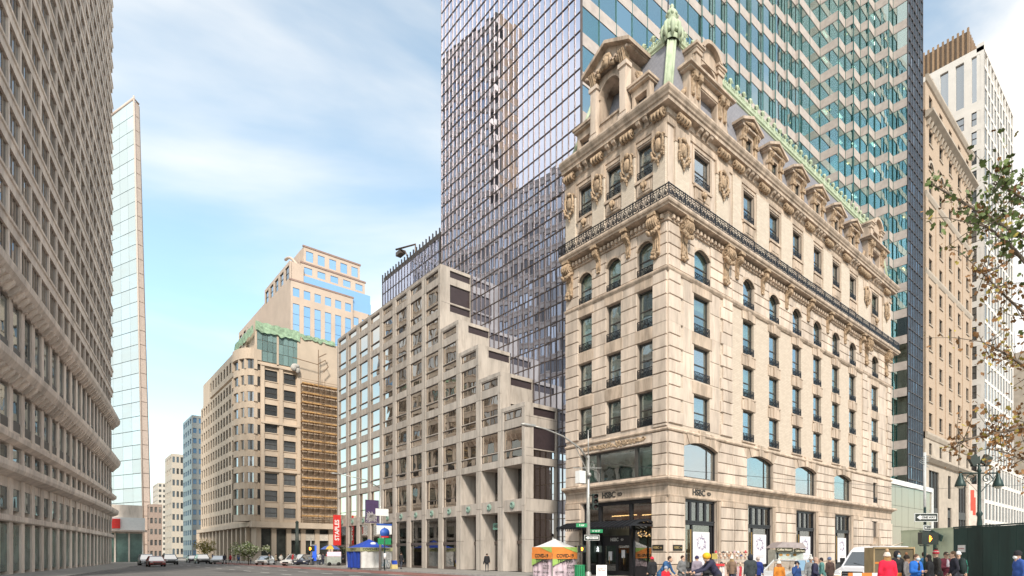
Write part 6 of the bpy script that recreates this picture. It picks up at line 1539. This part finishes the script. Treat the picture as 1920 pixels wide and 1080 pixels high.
def oneway(parent, loc, rz, w=.92):
    o = signbox('one_way_sign', w, w/3, BLK_, parent, loc, rz, border=WHITE); s = w/.92
    obj('arrow', MB().prism([(-.4*s,0),(-.24*s,-.11*s),(-.24*s,-.07*s),(.4*s,-.07*s),(.4*s,.07*s),(-.24*s,.07*s),(-.24*s,.11*s)], -.026, -.022), WHITE, o)
    obj('lettering', text_mesh('ONE WAY', .12*s, .002, .003), BLK_, o, (.09*s,-.03,0)); return o
# traffic signal pole at the corner
px_, py_ = at(1103,38.2); TP_ = thing('traffic_signal_pole', 'tall galvanised pole with traffic light, street signs and lamp arm at the corner', 'signal pole', (px_,py_,.14))
obj('pole', MB().tube([(0,0,0),(0,0,5),(0,0,8.2)], [.15,.12,.09], 10).tube([(0,0,8.2),(0,0,9.9)], .04, 6).lathe([(.22,0),(.22,.3),(.16,.5)], n=10), GALV, TP_)
ar = [(0,0,7.9),(-.8,-.05,8.6),(-2.2,-.1,9.15),(-3.6,-.1,9.4),(-4.6,-.1,9.45)]
la = obj('lamp_arm', MB().tube(ar, [.07,.06,.055,.05,.045], 6).tube([(0,0,7.0),(-1.2,-.05,8.75)], .03, 5), GALV, TP_)
obj('lamp_head', MB().ball((-4.95,-.1,9.42),(.5,.18,.11),12,7).box(-4.7,-4.4,-.2,0,9.4,9.52), GALV, TP_)
signal_head(TP_, (.42,-.2,5.15), yaw(18)); obj('signal_bracket', MB().box(0,.4,-.2,.05,5.55,5.6).box(0,.4,-.2,.05,4.7,4.75), BLK_, TP_)
bw_ = MB().box(-.95,-.45,-.25,.2,6.3,7.1); obj('camera_housing', bw_, WHITE, TP_)
ca = MB().tube([(-1.3,0,7.25),(1.2,0,7.5)], .03, 5).tube([(-.7,0,7.25),(-.7,0,7.1)], .05, 5)
for s in range(5): ca.tube([(.1+.12*s,0,7.3),(.5+.15*s,.1,7.9-.2*s),(.7+.1*s,.1,6.8-.1*s)], .018, 4)
ca.ball((-.1,-.2,6.9),.16,8,6); obj('antenna_bracket', ca, GALV, TP_)
signbox('street_sign', .75, .24, SGRN, TP_, (-.62,-.05,3.55), yaw(20), '5 AV', .17)
signbox('street_sign', .95, .24, SGRN, TP_, (.62,-.1,3.2), yaw(-20), 'W 40 ST', .16)
oneway(TP_, (.1,-.25,2.75), yaw(0), .95); ped_signal(TP_, (-.62,-.1,2.0), yaw(40), 'hand'); ped_signal(TP_, (.75,-.15,2.0), yaw(-10), 'walk')
# lamp post with banner on the avenue
px_, py_ = at(713,61); LP = thing('street_lamp', 'lamp post with long arm, purple banner and parking signs by the blue tent', 'street lamp', (px_,py_,.14))
obj('pole', MB().tube([(0,0,0),(0,0,8.9)], [.14,.08], 8), GALV, LP); obj('lamp_arm', MB().tube([(0,0,8.6),(-1.5,0,9.35),(-4.2,0,9.75)], .05, 6), GALV, LP); obj('lamp_head', MB().ball((-4.5,0,9.72),(.4,.15,.09),10,6), GALV, LP)
bn = obj('banner', MB().box(-1.55,-.15,-.02,.02,4.9,7.3), mat('banner_purple', (.06,.035,.10), .7, bump=0), LP)
r = random.Random(1); bp_ = MB()
for i in range(50): bp_.tube([(r.uniform(-1.5,-.25),-.03,r.uniform(4.95,6.1)),(r.uniform(-1.5,-.25),-.03,r.uniform(4.95,6.1))], .02, 4)
obj('banner_print', bp_, mat('banner_pale', (.55,.52,.5), .7, bump=0), bn)
signbox('parking_sign', 1.35, .75, WHITE, LP, (.15,-.1,6.05), 0); signbox('bus_route_sign', 1.6, .95, WHITE, LP, (.35,-.15,4.2), 0); signbox('sign_header', 1.6, .2, mat('sign_blue', (.03,.10,.42), .5, bump=0), LP, (.35,-.16,4.75), 0)
px_, py_ = at(721,60); BS = thing('bus_stop_post', 'bus stop post with round blue sign and green boards', 'bus stop', (px_,py_,.14))
obj('post', MB().tube([(0,0,0),(0,0,4.4)], .06, 8), DGRN, BS); obj('round_sign', MB().tube([(0,-.05,3.85),(0,-.09,3.85)], .5, 16), MATS['sign_blue'], BS)
obj('sign_flash', MB().box(-.38,.38,-.1,-.095,3.35,3.5), mat('sign_red', (.55,.03,.03), .5, bump=0), BS)
for x_ in (-.4,.35): signbox('route_board', .62, .65, SGRN, BS, (x_,-.05,2.95), 0)
obj('timetable', MB().tube([(0,-.1,1.1),(0,-.1,1.7)], .14, 8), WHITE, BS)
# tents
TBL = mat('tent_blue', (.02,.07,.45), .8, bump=.15, bscale=3, var=.1); TWH = mat('tent_white', (.66,.65,.64), .85, bump=.2, bscale=2.5, var=.06); KHK = mat('tent_valance', (.36,.36,.20), .8, bump=0)
def tent(label, x0, x1, y0, y1, eave, top, roofm, vm, wallS, wallW):
    T_ = thing('canopy_tent', label, 'tent', ((x0+x1)/2,(y0+y1)/2,.14)); hx, hy = (x1-x0)/2, (y1-y0)/2; v = .42
    n = 6; m = MB(); P = [(-hx,-hy),(hx,-hy),(hx,hy),(-hx,hy)]
    for i in range(4):
        a, b = P[i], P[(i+1)%4]
        for j in range(n):
            f0, f1 = j/n, (j+1)/n; g = lambda f: eave+(top-eave)*(f**1.25)
            q = [(a[0]*(1-f0),a[1]*(1-f0),g(f0)),(b[0]*(1-f0),b[1]*(1-f0),g(f0)),(b[0]*(1-f1),b[1]*(1-f1),g(f1)),(a[0]*(1-f1),a[1]*(1-f1),g(f1))]
            m.add(q, [(0,1,2,3)])
    obj('roof', m, roofm, T_)
    val = obj('valance', MB().box(-hx-.02,hx+.02,-hy-.02,-hy,eave-v,eave+.02).box(-hx-.02,-hx,-hy,hy,eave-v,eave+.02).box(-hx,hx,hy,hy+.02,eave-v,eave+.02).box(hx,hx+.02,-hy,hy,eave-v,eave+.02), vm, T_)
    for x in (-hx+.04,hx-.04):
        for y in (-hy+.04,hy-.04): obj('leg', MB().box(x-.03,x+.03,y-.03,y+.03,0,eave), GALV, T_)
    def drape(L, h, seed):
        r = random.Random(seed); N_ = 24; mm = MB(); vs = []
        for j in range(7):
            for i in range(N_+1): vs.append((-L/2+L*i/N_, .05*sin(i*1.1+seed)+.05*sin(i*.45+j*.5)+r.uniform(-.01,.01), .05+(h-.05)*j/6))
        mm.add(vs, [(j*(N_+1)+i, j*(N_+1)+i+1, (j+1)*(N_+1)+i+1, (j+1)*(N_+1)+i) for j in range(6) for i in range(N_)], True); return mm
    obj('wall_panel', drape(2*hx-.1, eave-v, 1), wallS, T_, (0,-hy+.08,0)); obj('wall_panel', drape(2*hy-.1, eave-v, 2), wallW, T_, (-hx+.08,0,0), pi/2)
    obj('wall_panel', drape(2*hx-.1, eave-v, 3), wallS, T_, (0,hy-.08,0))
    return T_, hx, hy, eave, v
T1, hx, hy, ev, v_ = tent('blue canopy tent with white side walls on the avenue pavement', -5.6,-2.0,40.6,45.0,2.35,3.35, TBL, KHK, TWH, TBL)
obj('tent_lettering', text_mesh('COVID-19 TESTING', .36, .003, .012), BLK_, T1, (0,-hy-.03,ev-.2)); obj('tent_lettering', text_mesh('COVID-19', .36, .003, .012), BLK_, T1, (-hx-.03,0,ev-.2), -pi/2)
em = MB().ball((0,-hy*.55,2.83),(.34,.05,.16),10,6); obj('tent_emblem', em, WHITE, T1)
ORG = mat('tent_orange', (.75,.25,.05), .8, bump=.05, var=.1, scale=2); LIME = mat('tent_lime', (.35,.55,.14), .8, bump=.05); PNK = mat('tent_pink_print', (.62,.50,.56), .85, bump=.1, var=.15, scale=2)
tx, ty = at(1040, 42.5)
T2, hx, hy, ev, v_ = tent('white tent with orange and lime printed walls near the bank corner', tx-1.0,tx+1.3,ty-1.0,ty+1.4,2.15,2.8, TWH, ORG, PNK, PNK)
for fr_ang, L, o_ in ((0,2*hx,(0,-hy-.035,0)),(-pi/2,2*hy,(-hx-.035,0,0))):
    b = obj('printed_panel', MB().box(-L/2,L/2,-.01,.01,1.3,1.75), ORG, T2, o_, fr_ang)
    obj('printed_corner', MB().prism([(-L*.1,2.16),(L*.5,2.16),(L*.5,1.75)], -.012, -.008), LIME, b); obj('printed_corner', MB().prism([(-L*.5,1.3),(L*.1,1.3),(-L*.5,.8)], -.012, -.008), LIME, b)
    obj('tent_lettering', text_mesh('COVID-19', .36, .002, .012), BLK_, b, (0,-.02,1.52)); obj('tent_lettering', text_mesh('TESTING', .36, .002, .012), BLK_, b, (0,-.02,1.16))
    obj('tent_lettering', text_mesh('24 HOUR\nRESULTS', .17, .002, .004), BLK_, b, (L*.22,-.02,.72)); obj('tent_lettering', text_mesh('NO COST', .18, .002, .004), BLK_, b, (-L*.22,-.02,.35)); obj('tent_lettering', text_mesh('PCR TEST', .17, .002, .004), BLK_, b, (L*.22,-.02,.3))
def aframe(label, loc, rz, m, txt=None, head=None):
    A = thing('sandwich_board', label, 'sign', (*loc,.14), rz)
    for s in (-1,1):
        b = obj('board', MB().box(-.32,.32,-.015,.015,0,1.0), m, A, (0,s*.22,0), rot=(s*.2,0,0))
        if s < 0 and head: obj('board_header', MB().box(-.3,.3,-.02,-.016,.5,.95), head, b)
        if s < 0 and txt: obj('lettering', text_mesh(txt, .12, .002, .003), mat('sign_red_text', (.55,.06,.05), .5, bump=0), b, (0,-.025,.72))
    return A
aframe('white sandwich board with red lettering by the signal pole', at(1128,36), FACE, WHITE, 'COVID-19\nTESTING')
aframe('blue and yellow sandwich board beside the blue tent', at(739,63), 0, mat('board_yellow', (.55,.45,.2), .6, bump=0), None, TBL)
bx_, by_ = at(1087,38); LB = thing('litter_bin', 'round green slatted litter bin beside the orange tent', 'bin', (bx_,by_,.14))
for i in range(16):
    a = i*pi/8; obj('slat', shared(('slat',), lambda: MB().box(-.05,.05,-.015,.015,.05,.9)), SGRN, LB, (.33*cos(a),.33*sin(a),0), a+pi/2)
obj('rim', MB().tube([(.35*cos(a*pi/8),.35*sin(a*pi/8),.92) for a in range(17)], .03, 6), SGRN, LB); obj('liner', MB().lathe([(.01,.05),(.29,.05),(.29,.88)], n=14), BLK_, LB)
# walk signal on the near corner
px_, py_ = at(1734,21); WS = thing('walk_signal_pole', 'slim pole with one way sign and lit orange hand signal among the crowd', 'signal pole', (px_,py_,.14))
obj('pole', MB().tube([(0,0,0),(0,0,3.4)], .045, 8).tube([(.09,0,0),(.09,0,3.1)], .03, 8), DGRN, WS); obj('upper_pole', MB().tube([(0,0,3.4),(0,0,5.4)], .05, 8), WHITE, WS)
cr_ = MB()
for i in range(5): cr_.tube([(-.6+.1*i,0,5.0+.06*i),(.4,0,4.9+.1*i)], .012, 4)
obj('cable_bracket', cr_, GALV, WS)
oneway(WS, (-.12,-.08,3.02), FACE, .8); s2 = oneway(WS, (.0,-.08,2.65), yaw(35), .45)
ped_signal(WS, (.27,-.1,2.26), FACE, 'hand'); ped_signal(WS, (-.3,-.05,2.26), yaw(80), 'none'); obj('signal_bracket', MB().box(-.5,.45,-.03,.03,2.5,2.54).box(-.5,.45,-.03,.03,1.98,2.02), BLK_, WS)
# ornate twin lamp
px_, py_ = at(1836,39); TL = thing('ornate_twin_lamp', 'ornate dark green twin-arm lamp with floodlights above the hoarding', 'street lamp', (px_,py_,.14), FACE)
obj('post', MB().lathe([(.3,0),(.3,.8),(.2,1.0),(.15,3.5),(.2,3.7),(.14,4.2),(.24,4.4),(.12,4.6),(.1,7.2),(.16,7.3),(.08,7.5),(.05,8.3)], n=12), DGRN, TL)
am = MB().tube([(-1.35,0,7.15),(1.35,0,7.15)], .05, 6)
for s in (-1,1):
    am.tube([(s*(.5+(.4-.03*a)*cos(a*.6)),0,6.75+(.4-.03*a)*sin(a*.6)) for a in range(15)], .035, 5); am.tube([(s*.15,0,5.9),(s*.4,0,6.2),(s*.95,0,6.7),(s*1.2,0,7.1)], .03, 5)
obj('scroll_arm', am, DGRN, TL)
for s in (-1,1):
    l_ = obj('lantern', MB().lathe([(.04,.3),(.08,.25),(.1,0),(.16,-.15),(.3,-.5),(.36,-.72),(.34,-.76)], (s*1.28,0,7.0), 12), DGRN, TL); obj('globe', MB().ball((s*1.28,0,6.28),(.25,.25,.2),10,6), mat('lamp_globe', (.75,.70,.6), .3, bump=0), l_)
    obj('floodlight', MB().obox((s*.42,-.1,8.0),(.28,.14,.32),Matrix.Rotation(s*.5,3,'Y')), BLK_, TL)
obj('floodlight_bar', MB().box(-.6,.6,-.04,.04,7.6,7.68), DGRN, TL)
bn = obj('banner', MB().box(-.75,-.15,-.02,.02,3.6,6.4), mat('banner_cream', (.62,.52,.46), .7, bump=0), TL); obj('banner_print', MB().box(-.6,-.35,-.025,-.021,4.6,6.0).box(-.45,-.25,-.026,-.022,4.3,5.5), mat('banner_red3', (.6,.08,.05), .7, bump=0), bn)
# hoarding
HG = mat('hoarding_dark_green', (.02,.05,.045), .7, var=.3, scale=.8, bump=.2, streak=True); HL = mat('hoarding_painted_sunlight', (.62,.68,.50), .8, var=.1, scale=.7, bump=.1)  # pale green: sunlit part of the hoarding, the light put into its colour
p1, p2 = Vector(at(1690,42.3)), Vector(at(1920,31.7)); d_ = (p2-p1); L_ = d_.length; d_.normalize(); ang = math.atan2(d_.y,d_.x); hL = 3.45
split = .50*L_
HA = thing('sun_painted_hoarding', 'plywood hoarding with sunlight painted in as pale green behind the walk signal', 'hoarding', (p1.x,p1.y,0), ang)
HB = thing('dark_green_hoarding', 'dark green painted plywood hoarding with a small white notice', 'hoarding', (p1.x+d_.x*split,p1.y+d_.y*split,0), ang)
nA = 5
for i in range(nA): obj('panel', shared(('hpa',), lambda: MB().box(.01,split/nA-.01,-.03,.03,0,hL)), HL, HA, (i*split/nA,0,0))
for i in range(8): obj('panel', shared(('hpb',), lambda: MB().box(.01,1.21,-.03,.03,0,hL)), HG, HB, (i*1.22,-.0,random.uniform(-.01,.01)))
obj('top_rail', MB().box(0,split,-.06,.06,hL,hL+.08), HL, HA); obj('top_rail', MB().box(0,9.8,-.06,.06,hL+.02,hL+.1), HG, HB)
obj('post', MB().box(split*.72,split*.72+.16,-.35,-.2,0,3.2), HG, HA); obj('modelled_shadow_bar', MB().obox((split*.76,-.5,3.15),(.9,.05,.2),Matrix.Rotation(.38,3,'Y')), HG, HA)  # dark upright and bar modelled where shadows fall across the sunlit hoarding
nt_ = signbox('notice', .62, .44, WHITE, HB, (.75,-.06,2.15), 0); tm_ = mat('notice_red', (.5,.08,.12), .6, bump=0)
obj('lettering', text_mesh('DO NOT\nENTER SITE\nNO ACCESS' if False else 'NO PARKING', .085, .002, .002), tm_, nt_, (0,-.03,0))
# plywood box and barrier beside the van
bx_, by_ = at(1672, 24); PB = thing('plywood_box', 'brown plywood utility box with orange stripe beside the van', 'box', (bx_,by_,0), FACE)
obj('box_panel', MB().box(-.72,.9,-.0,.9,.1,2.05), mat('brown_ply', (.20,.16,.10), .85, var=.2, scale=1.5), PB); obj('box_frame', MB().box(-.78,-.72,-.05,.9,0,2.1).box(-.78,.95,-.05,.0,2.05,2.12).box(.9,.95,-.05,.9,0,2.05), mat('ply_edge', (.42,.30,.16), .8), PB)
obj('orange_stripe', MB().box(-.7,.88,-.012,-.004,1.42,1.5), ORG, PB)
bx_, by_ = at(1640, 19.5); OB = thing('orange_barrier', 'orange and white barrier plank in front of the van', 'barrier', (bx_,by_,.0), FACE)
obj('plank', MB().box(-.9,.9,-.03,.03,1.0,1.2), ORG, OB); obj('stripe', MB().box(-.75,-.45,-.034,-.03,1.0,1.2).box(-.1,.2,-.034,-.03,1.0,1.2), WHITE, OB)
for s in (-.7,.7): obj('leg', MB().tube([(s,-.25,0),(s,0,1.05),(s,.25,0)], .025, 5), WHITE, OB)
bx_, by_ = at(1665,30); RP = thing('leaning_pole', 'long pale pole rising diagonally from the van roof to the hoarding', 'pole', (bx_,by_,0))
e1, e2 = Vector((*at(1648,29.5),2.02)), Vector((*at(1692,41),2.6)); o_ = Vector((bx_,by_,0)); obj('shaft', MB().tube([e1-o_,e2-o_], .045, 6), mat('pale_wood', (.6,.5,.38), .7), RP)
# coffee cart
cx_, cy_ = at(1474,44); CC = thing('coffee_cart', 'street coffee cart with brown fascia and pastry pictures', 'food cart', (cx_,cy_,.14), FACE+.15)
CART = mat('cart_steel', (.50,.54,.50), .4, .3, bump=0); FAS = mat('cart_fascia', (.05,.045,.025), .6, bump=0); CREAM = mat('cart_cream_text', (.72,.66,.5), .6, bump=0)
obj('body', MB().box(-1.15,1.05,-.75,.75,.4,2.0), CART, CC); obj('roof', MB().prism([(-1.3,2.1),(1.2,2.1),(.9,2.5),(-.7,2.55)], -.95, .95), mat('cart_roof', (.35,.3,.3), .6, bump=.2), CC)
fa = obj('fascia', MB().box(-1.25,.1,-1.0,-.93,1.82,2.14), FAS, CC); fb = obj('fascia', MB().box(-.62,.62,-.035,.035,-.16,.16), FAS, CC, (.68,-.9,1.9), .45)
obj('lettering', text_mesh('Coffee House', .2, .003, .004), CREAM, fa, (-.58,-1.01,1.98)); obj('lettering', text_mesh('Coffee House', .18, .003, .004), CREAM, fb, (0,-.045,0))
r = random.Random(5)
for i in range(6): obj('pastry_picture', shared(('past',), lambda: MB().ball((0,0,0),(.15,.015,.1),8,5)), mat('pastry', (.5,.26,.07), .7, bump=.2), CC, (-.75+(i%3)*.55,-.765,1.6-(i//3)*.4))
obj('striped_panel', MB().box(-1.1,-.95,-.78,-.76,1.0,1.75), BLKP, CC); obj('counter', MB().box(-1.15,1.05,-1.0,-.75,.95,1.02), CART, CC)
for x in (-.7,.6): obj('wheel', MB().tube([(x,-.8,.28),(x,-.7,.28)], .28, 14), RUB, CC)
# scarf and hat stand
sx_, sy_ = at(1371,37); ST = thing('hat_and_scarf_stand', 'street stall of mannequin heads, hats and hanging scarves at the kerb', 'stall', (sx_,sy_,.14), FACE)
obj('table', MB().box(-1.1,1.1,-.4,.5,.8,.86), mat('stall_table', (.1,.09,.09), .8), ST)
for x in (-1.05,1.05):
    for y in (-.35,.45): obj('leg', MB().box(x-.025,x+.025,y-.025,y+.025,0,.8), GALV, ST)
obj('rack', MB().box(-1.1,1.1,.2,.24,1.5,1.54).box(-1.1,-1.06,.2,.24,.86,1.54).box(1.06,1.1,.2,.24,.86,1.54).box(-1.1,1.1,.0,.4,1.28,1.31), GALV, ST)
cols = [(.5,.05,.07),(.55,.40,.34),(.05,.05,.06),(.6,.55,.5),(.45,.22,.12),(.5,.35,.38),(.65,.6,.6),(.08,.09,.2)]
stk = [(-.95+.24*i,.2,1.55) for i in range(9)]+[(-.9+.26*i,.1,1.32) for i in range(8)]+[(-.95+.3*i,-.2,.87) for i in range(7)]
for i, (x, y, z) in enumerate(stk):
    hm2 = tag(obj('mannequin_head', shared(('mannq',i%2), lambda: MB().ball((0,0,.16),(.075,.09,.11),10,7).tube([(0,.01,0),(0,.01,.1)], .05, 8).ball((0,-.09,.15),(.014,.02,.03),6,4)), mat('mannequin_beige', (.58,.40,.30), .6, bump=0), None, (sx_,sy_,.14), FACE), 'mannequin head %s on the %s of the stall' % ('bare-headed' if i % 3 == 1 else 'in a %s knitted hat' % ('crimson','dusty pink','black','cream','brown','mauve','off-white','navy')[i%8], 'top rack' if i < 9 else 'middle shelf' if i < 17 else 'front table'), 'mannequin', 'mannequin heads at the stall')
    hm2.location = ST.matrix_world.translation; q_ = Matrix.Rotation(FACE,3,'Z') @ Vector((x,y,z)); hm2.location = (sx_+q_.x, sy_+q_.y, .14+q_.z)
    if i % 3 != 1: obj('knitted_hat', shared(('khat',i%4), lambda: MB().ball((0,.01,.225),(.092,.105,.085),10,6).ball((0,.01,.32),.04 if i%4 < 2 else .01,8,5)), cloth(cols[i%8]), hm2) if False else obj('knitted_hat', MB().ball((0,.01,.225),(.092,.105,.085),10,6).ball((0,.01,.32),.045 if i%4 < 2 else .012,8,5), cloth(cols[i%8]), hm2)
for i in range(12):
    x = -1.0+i*.18; sc = MB(); vs = [(x+dx+.02*sin(z*9+i),-.42+.02*sin(z*6+dx*30),z) for z in (.15,.35,.55,.75,.88) for dx in (0,.05,.11,.16)]
    sc.add(vs, [(j*4+k,j*4+k+1,(j+1)*4+k+1,(j+1)*4+k) for j in range(4) for k in range(3)], True); obj('hanging_scarf', sc, cloth(cols[(i*3)%8]), ST)
obj('price_sign', MB().box(-1.3,-.95,-.42,-.4,1.35,1.7), mat('sign_mustard', (.42,.33,.08), .6, bump=0), ST); obj('red_tray', MB().box(-1.3,-.5,-.5,-.3,.9,1.05), mat('tray_red', (.6,.03,.04), .5, bump=0), ST)
# far street furniture
px_, py_ = at(557,86); FL = thing('dark_lamp_post', 'dark lamp post before the far shops', 'street lamp', (px_,py_,.14)); obj('post', MB().tube([(0,0,0),(0,0,6.2)], [.28,.2], 8).lathe([(.4,0),(.4,.6),(.25,.9)], n=8), BLK_, FL); obj('cap', MB().ball((0,0,6.3),.25,8,5), BLK_, FL)
px_, py_ = at(589,84); KS = thing('link_kiosk', 'slim blue and grey street kiosk before the far shops', 'kiosk', (px_,py_,.14)); obj('body', MB().box(-.3,.3,-.15,.15,0,3.0), mat('kiosk_grey', (.3,.3,.32), .4, .3, bump=0), KS); obj('screen', MB().box(-.26,.26,-.17,-.15,.6,2.8), mat('kiosk_blue', (.03,.09,.5), .3, bump=0, emit=((.05,.15,.8),.6)), KS)
px_, py_ = at(583,82); ps = thing('orange_hand_signal', 'far walk signal showing an orange hand', 'signal', (px_,py_,0)); obj('post', MB().tube([(0,0,0),(0,0,4)], .08, 6), GALV, ps); ped_signal(ps, (0,-.12,2.5), 0, 'hand').scale = (1.8,1,1.8)
px_, py_ = at(620,80); UM = thing('vendor_umbrella', 'blue and yellow vendor umbrella by the far shops', 'umbrella', (px_,py_,.14))
obj('pole', MB().tube([(0,0,0),(0,0,2.9)], .04, 6), GALV, UM)
for i in range(8):
    a0, a1 = i*pi/4, (i+1)*pi/4; obj('canopy_panel', MB().add([(0,0,2.9),(.8*cos(a0),.8*sin(a0),2.65),(.8*cos(a1),.8*sin(a1),2.65),(1.35*cos(a0),1.35*sin(a0),2.25),(1.35*cos(a1),1.35*sin(a1),2.25)], [(0,1,2),(1,3,4,2)]), mat('umb_yellow', (.6,.42,.08), .8, bump=0) if i%2 else mat('umb_blue', (.08,.14,.42), .8, bump=0), UM)
px_, py_ = at(624,79.3); VC = thing('vendor_cart', 'small steel vendor cart under the far umbrella', 'food cart', (px_,py_,.14)); obj('body', MB().box(-.9,.9,-.5,.5,.3,1.3), CART, VC); obj('sign_panel', MB().box(-.9,.9,-.52,-.5,1.3,1.9), mat('cart_pink', (.65,.45,.5), .6, bump=0, emit=((.9,.6,.7),.4)), VC)
for x in (-.6,.6): obj('wheel', MB().tube([(x,-.55,.25),(x,-.45,.25)], .25, 12), RUB, VC)
# trees and planting
LEAFG = mat('leaf_green', (.13,.18,.05), .6, bump=0, var=.4, scale=3); LEAFO = mat('leaf_rust', (.30,.15,.05), .7, bump=0, var=.4, scale=2, col2=(.17,.08,.03)); BARK = mat('bark', (.16,.125,.095), .9, var=.3, scale=5, bump=.5)
LEAFY = mat('leaf_yellow', (.36,.28,.05), .7, bump=0, var=.3, scale=2); FLOW = mat('white_flower', (.62,.62,.5), .7, bump=0, var=.2, scale=5)
def leaf_shape(m, c, s, r, n3=True):
    d = Vector((r.gauss(0,1),r.gauss(0,1),r.gauss(-.3,.8))).normalized(); u = d.orthogonal().normalized(); u = Matrix.Rotation(r.uniform(0,6.28),3,d) @ u; w = d.cross(u)
    c = Vector(c)
    pts = [c-d*s*.5, c-d*s*.15+u*s*.42, c+d*s*.05+u*s*.2+w*s*.05, c+d*s*.25+u*s*.34, c+d*s*.55, c+d*s*.25-u*s*.34, c+d*s*.05-u*s*.2+w*s*.05, c-d*s*.15-u*s*.42]
    m.add(pts, [(0,1,2,7),(2,3,4),(2,4,6,7),(4,5,6)] if False else [(0,1,2),(0,2,6),(0,6,7),(2,3,4),(2,4,6),(4,5,6)])
tx_, ty_ = at(2040,17); TR = thing('plane_tree', 'plane tree with sparse green and rusty autumn leaves overhanging from the right', 'tree', (tx_,ty_,.14))
def W2(px, py, t_): x, y = at(px,t_); return Vector((x-tx_, y-ty_, 1.87+(1037-py)*t_/1079-.14))
tk = MB().tube([(0,0,0),(.05,0,2.5),(.0,.05,5),(-.1,.1,8),(-.1,.1,11.5),(0,0,15)], [.32,.26,.22,.17,.12,.04], 10); obj('trunk', tk, BARK, TR)
rt = random.Random(31)
limbs = [([(0,.0,4.6),W2(1975,800,16.5),W2(1930,800,16),W2(1875,810,15.6),W2(1835,818,15.4),W2(1790,832,15.2)],.075),
 ([(0,0,5.5),W2(1980,720,16.5),W2(1925,690,16),W2(1880,660,15.7),W2(1840,640,15.5)],.07),
 ([(0,0,7.5),W2(1975,560,16.5),W2(1930,500,16),W2(1890,455,15.6),W2(1850,425,15.4),W2(1818,418,15.3)],.08),
 ([(0,0,9),W2(1970,420,16.6),W2(1930,380,16.2),W2(1885,350,15.8),W2(1862,345,15.7)],.07),
 ([(0,0,6.5),W2(1985,640,16.8),W2(1935,600,16.4),W2(1890,560,16),W2(1850,520,15.8),W2(1830,500,15.7)],.06),
 ([(0,0,4.2),W2(1990,880,17),W2(1940,870,16.6),W2(1890,850,16.2),W2(1850,840,16)],.05),
 ([(0,0,10),(-.5,2.5,12.5),(-1,4,14)],.09),([(0,0,9),(2.5,.5,12),(4,1,13.5)],.09),([(0,0,8),(1.5,-2.5,11),(2.5,-4,12)],.09),([(0,0,11),(-.5,-2,13.5),(-1,-3,15)],.08)]
lv, lo, ly = MB(), MB(), MB()
for li, (pts, r0) in enumerate(limbs):
    n = len(pts); obj('limb', MB().tube(pts, [r0*(1-.75*i/(n-1)) for i in range(n)], 6), BARK, TR)
    tw = MB()
    for i in range(1, n):
        a, b = Vector(pts[i-1]), Vector(pts[i])
        for k in range(10 if li < 6 else 12):
            p = a.lerp(b, rt.random()); e = p+Vector((rt.gauss(0,.45),rt.gauss(0,.45),rt.gauss(.1,.45))); mid = (p+e)/2+Vector((0,0,rt.uniform(-.1,.15))); tw.tube([p,mid,e], [.014,.01,.004], 4)
            zpix = e.z
            for j in range(rt.randint(5,11)):
                c = p.lerp(e, rt.uniform(.3,1.1))+Vector((rt.gauss(0,.13),rt.gauss(0,.13),rt.gauss(-.03,.13)))
                green = (li in (2,3) and rt.random() < .6) or li > 5 and rt.random() < .6
                leaf_shape(lv if green else (lo if rt.random() < .75 else ly), c, rt.uniform(.13,.24) if green else rt.uniform(.08,.17), rt)
    obj('twig', tw, BARK, TR)['kind'] = 'stuff'
for nm_, m_, mm in (('crown_green',lv,LEAFG),('crown_rust',lo,LEAFO),('crown_yellow',ly,LEAFY)):
    o = obj(nm_, m_, mm, TR); o['kind'] = 'stuff'
def bush(name, label, loc, r0, h, mats, n, cat, trunk=False, seed=1):
    B = thing(name, label, cat, (*loc,.0)); r = random.Random(seed); ms = [MB() for _ in mats]
    cl = [(Vector((r.gauss(0,r0*.5),r.gauss(0,r0*.5),h*r.uniform(.45,.9))), r.uniform(.25,.5)*r0) for _ in range(14)]
    for i in range(n):
        c, q_ = r.choice(cl); d = Vector((r.gauss(0,1),r.gauss(0,1),r.gauss(0,.8))).normalized(); leaf_shape(ms[r.randrange(len(ms))], c+d*q_*r.uniform(.5,1.1), r.uniform(.12,.26), r)
    st_ = MB().tube([(0,0,0),(0,0,h*.6)], [.08,.04], 6)
    for c, q_ in cl: st_.tube([(0,0,h*.35),c], [.035,.012], 5)
    obj('trunk', st_, BARK, B)
    for m_, mm in zip(ms, mats): o = obj('crown', m_, mm, B); o['kind'] = 'stuff'
    return B
bush('flowering_shrub', 'pale green shrub with white blossoms by the far kerb', at(466,92), 2.0, 3.4, [mat('leaf_pale', (.30,.38,.14), .6, bump=0, var=.3), FLOW, LEAFG], 2600, 'shrub', seed=3)
bush('yellow_street_tree', 'small yellow autumn tree far along the avenue', at(383,118), 2.0, 4.6, [LEAFY, mat('leaf_olive', (.2,.2,.05), .6, bump=0)], 1500, 'tree', seed=5)
# overhead wire across the street
tag(obj('overhead_wire', MB().tube([(-5.0,2.6,7.9),(10,-3.5,7.6),(28,-8,7.9),(42,-14,9)], .018, 4), BLKP, None), 'thin black cable slung from the corner pole across the side street', 'cable')

bpy.data.scenes.remove(WORK)
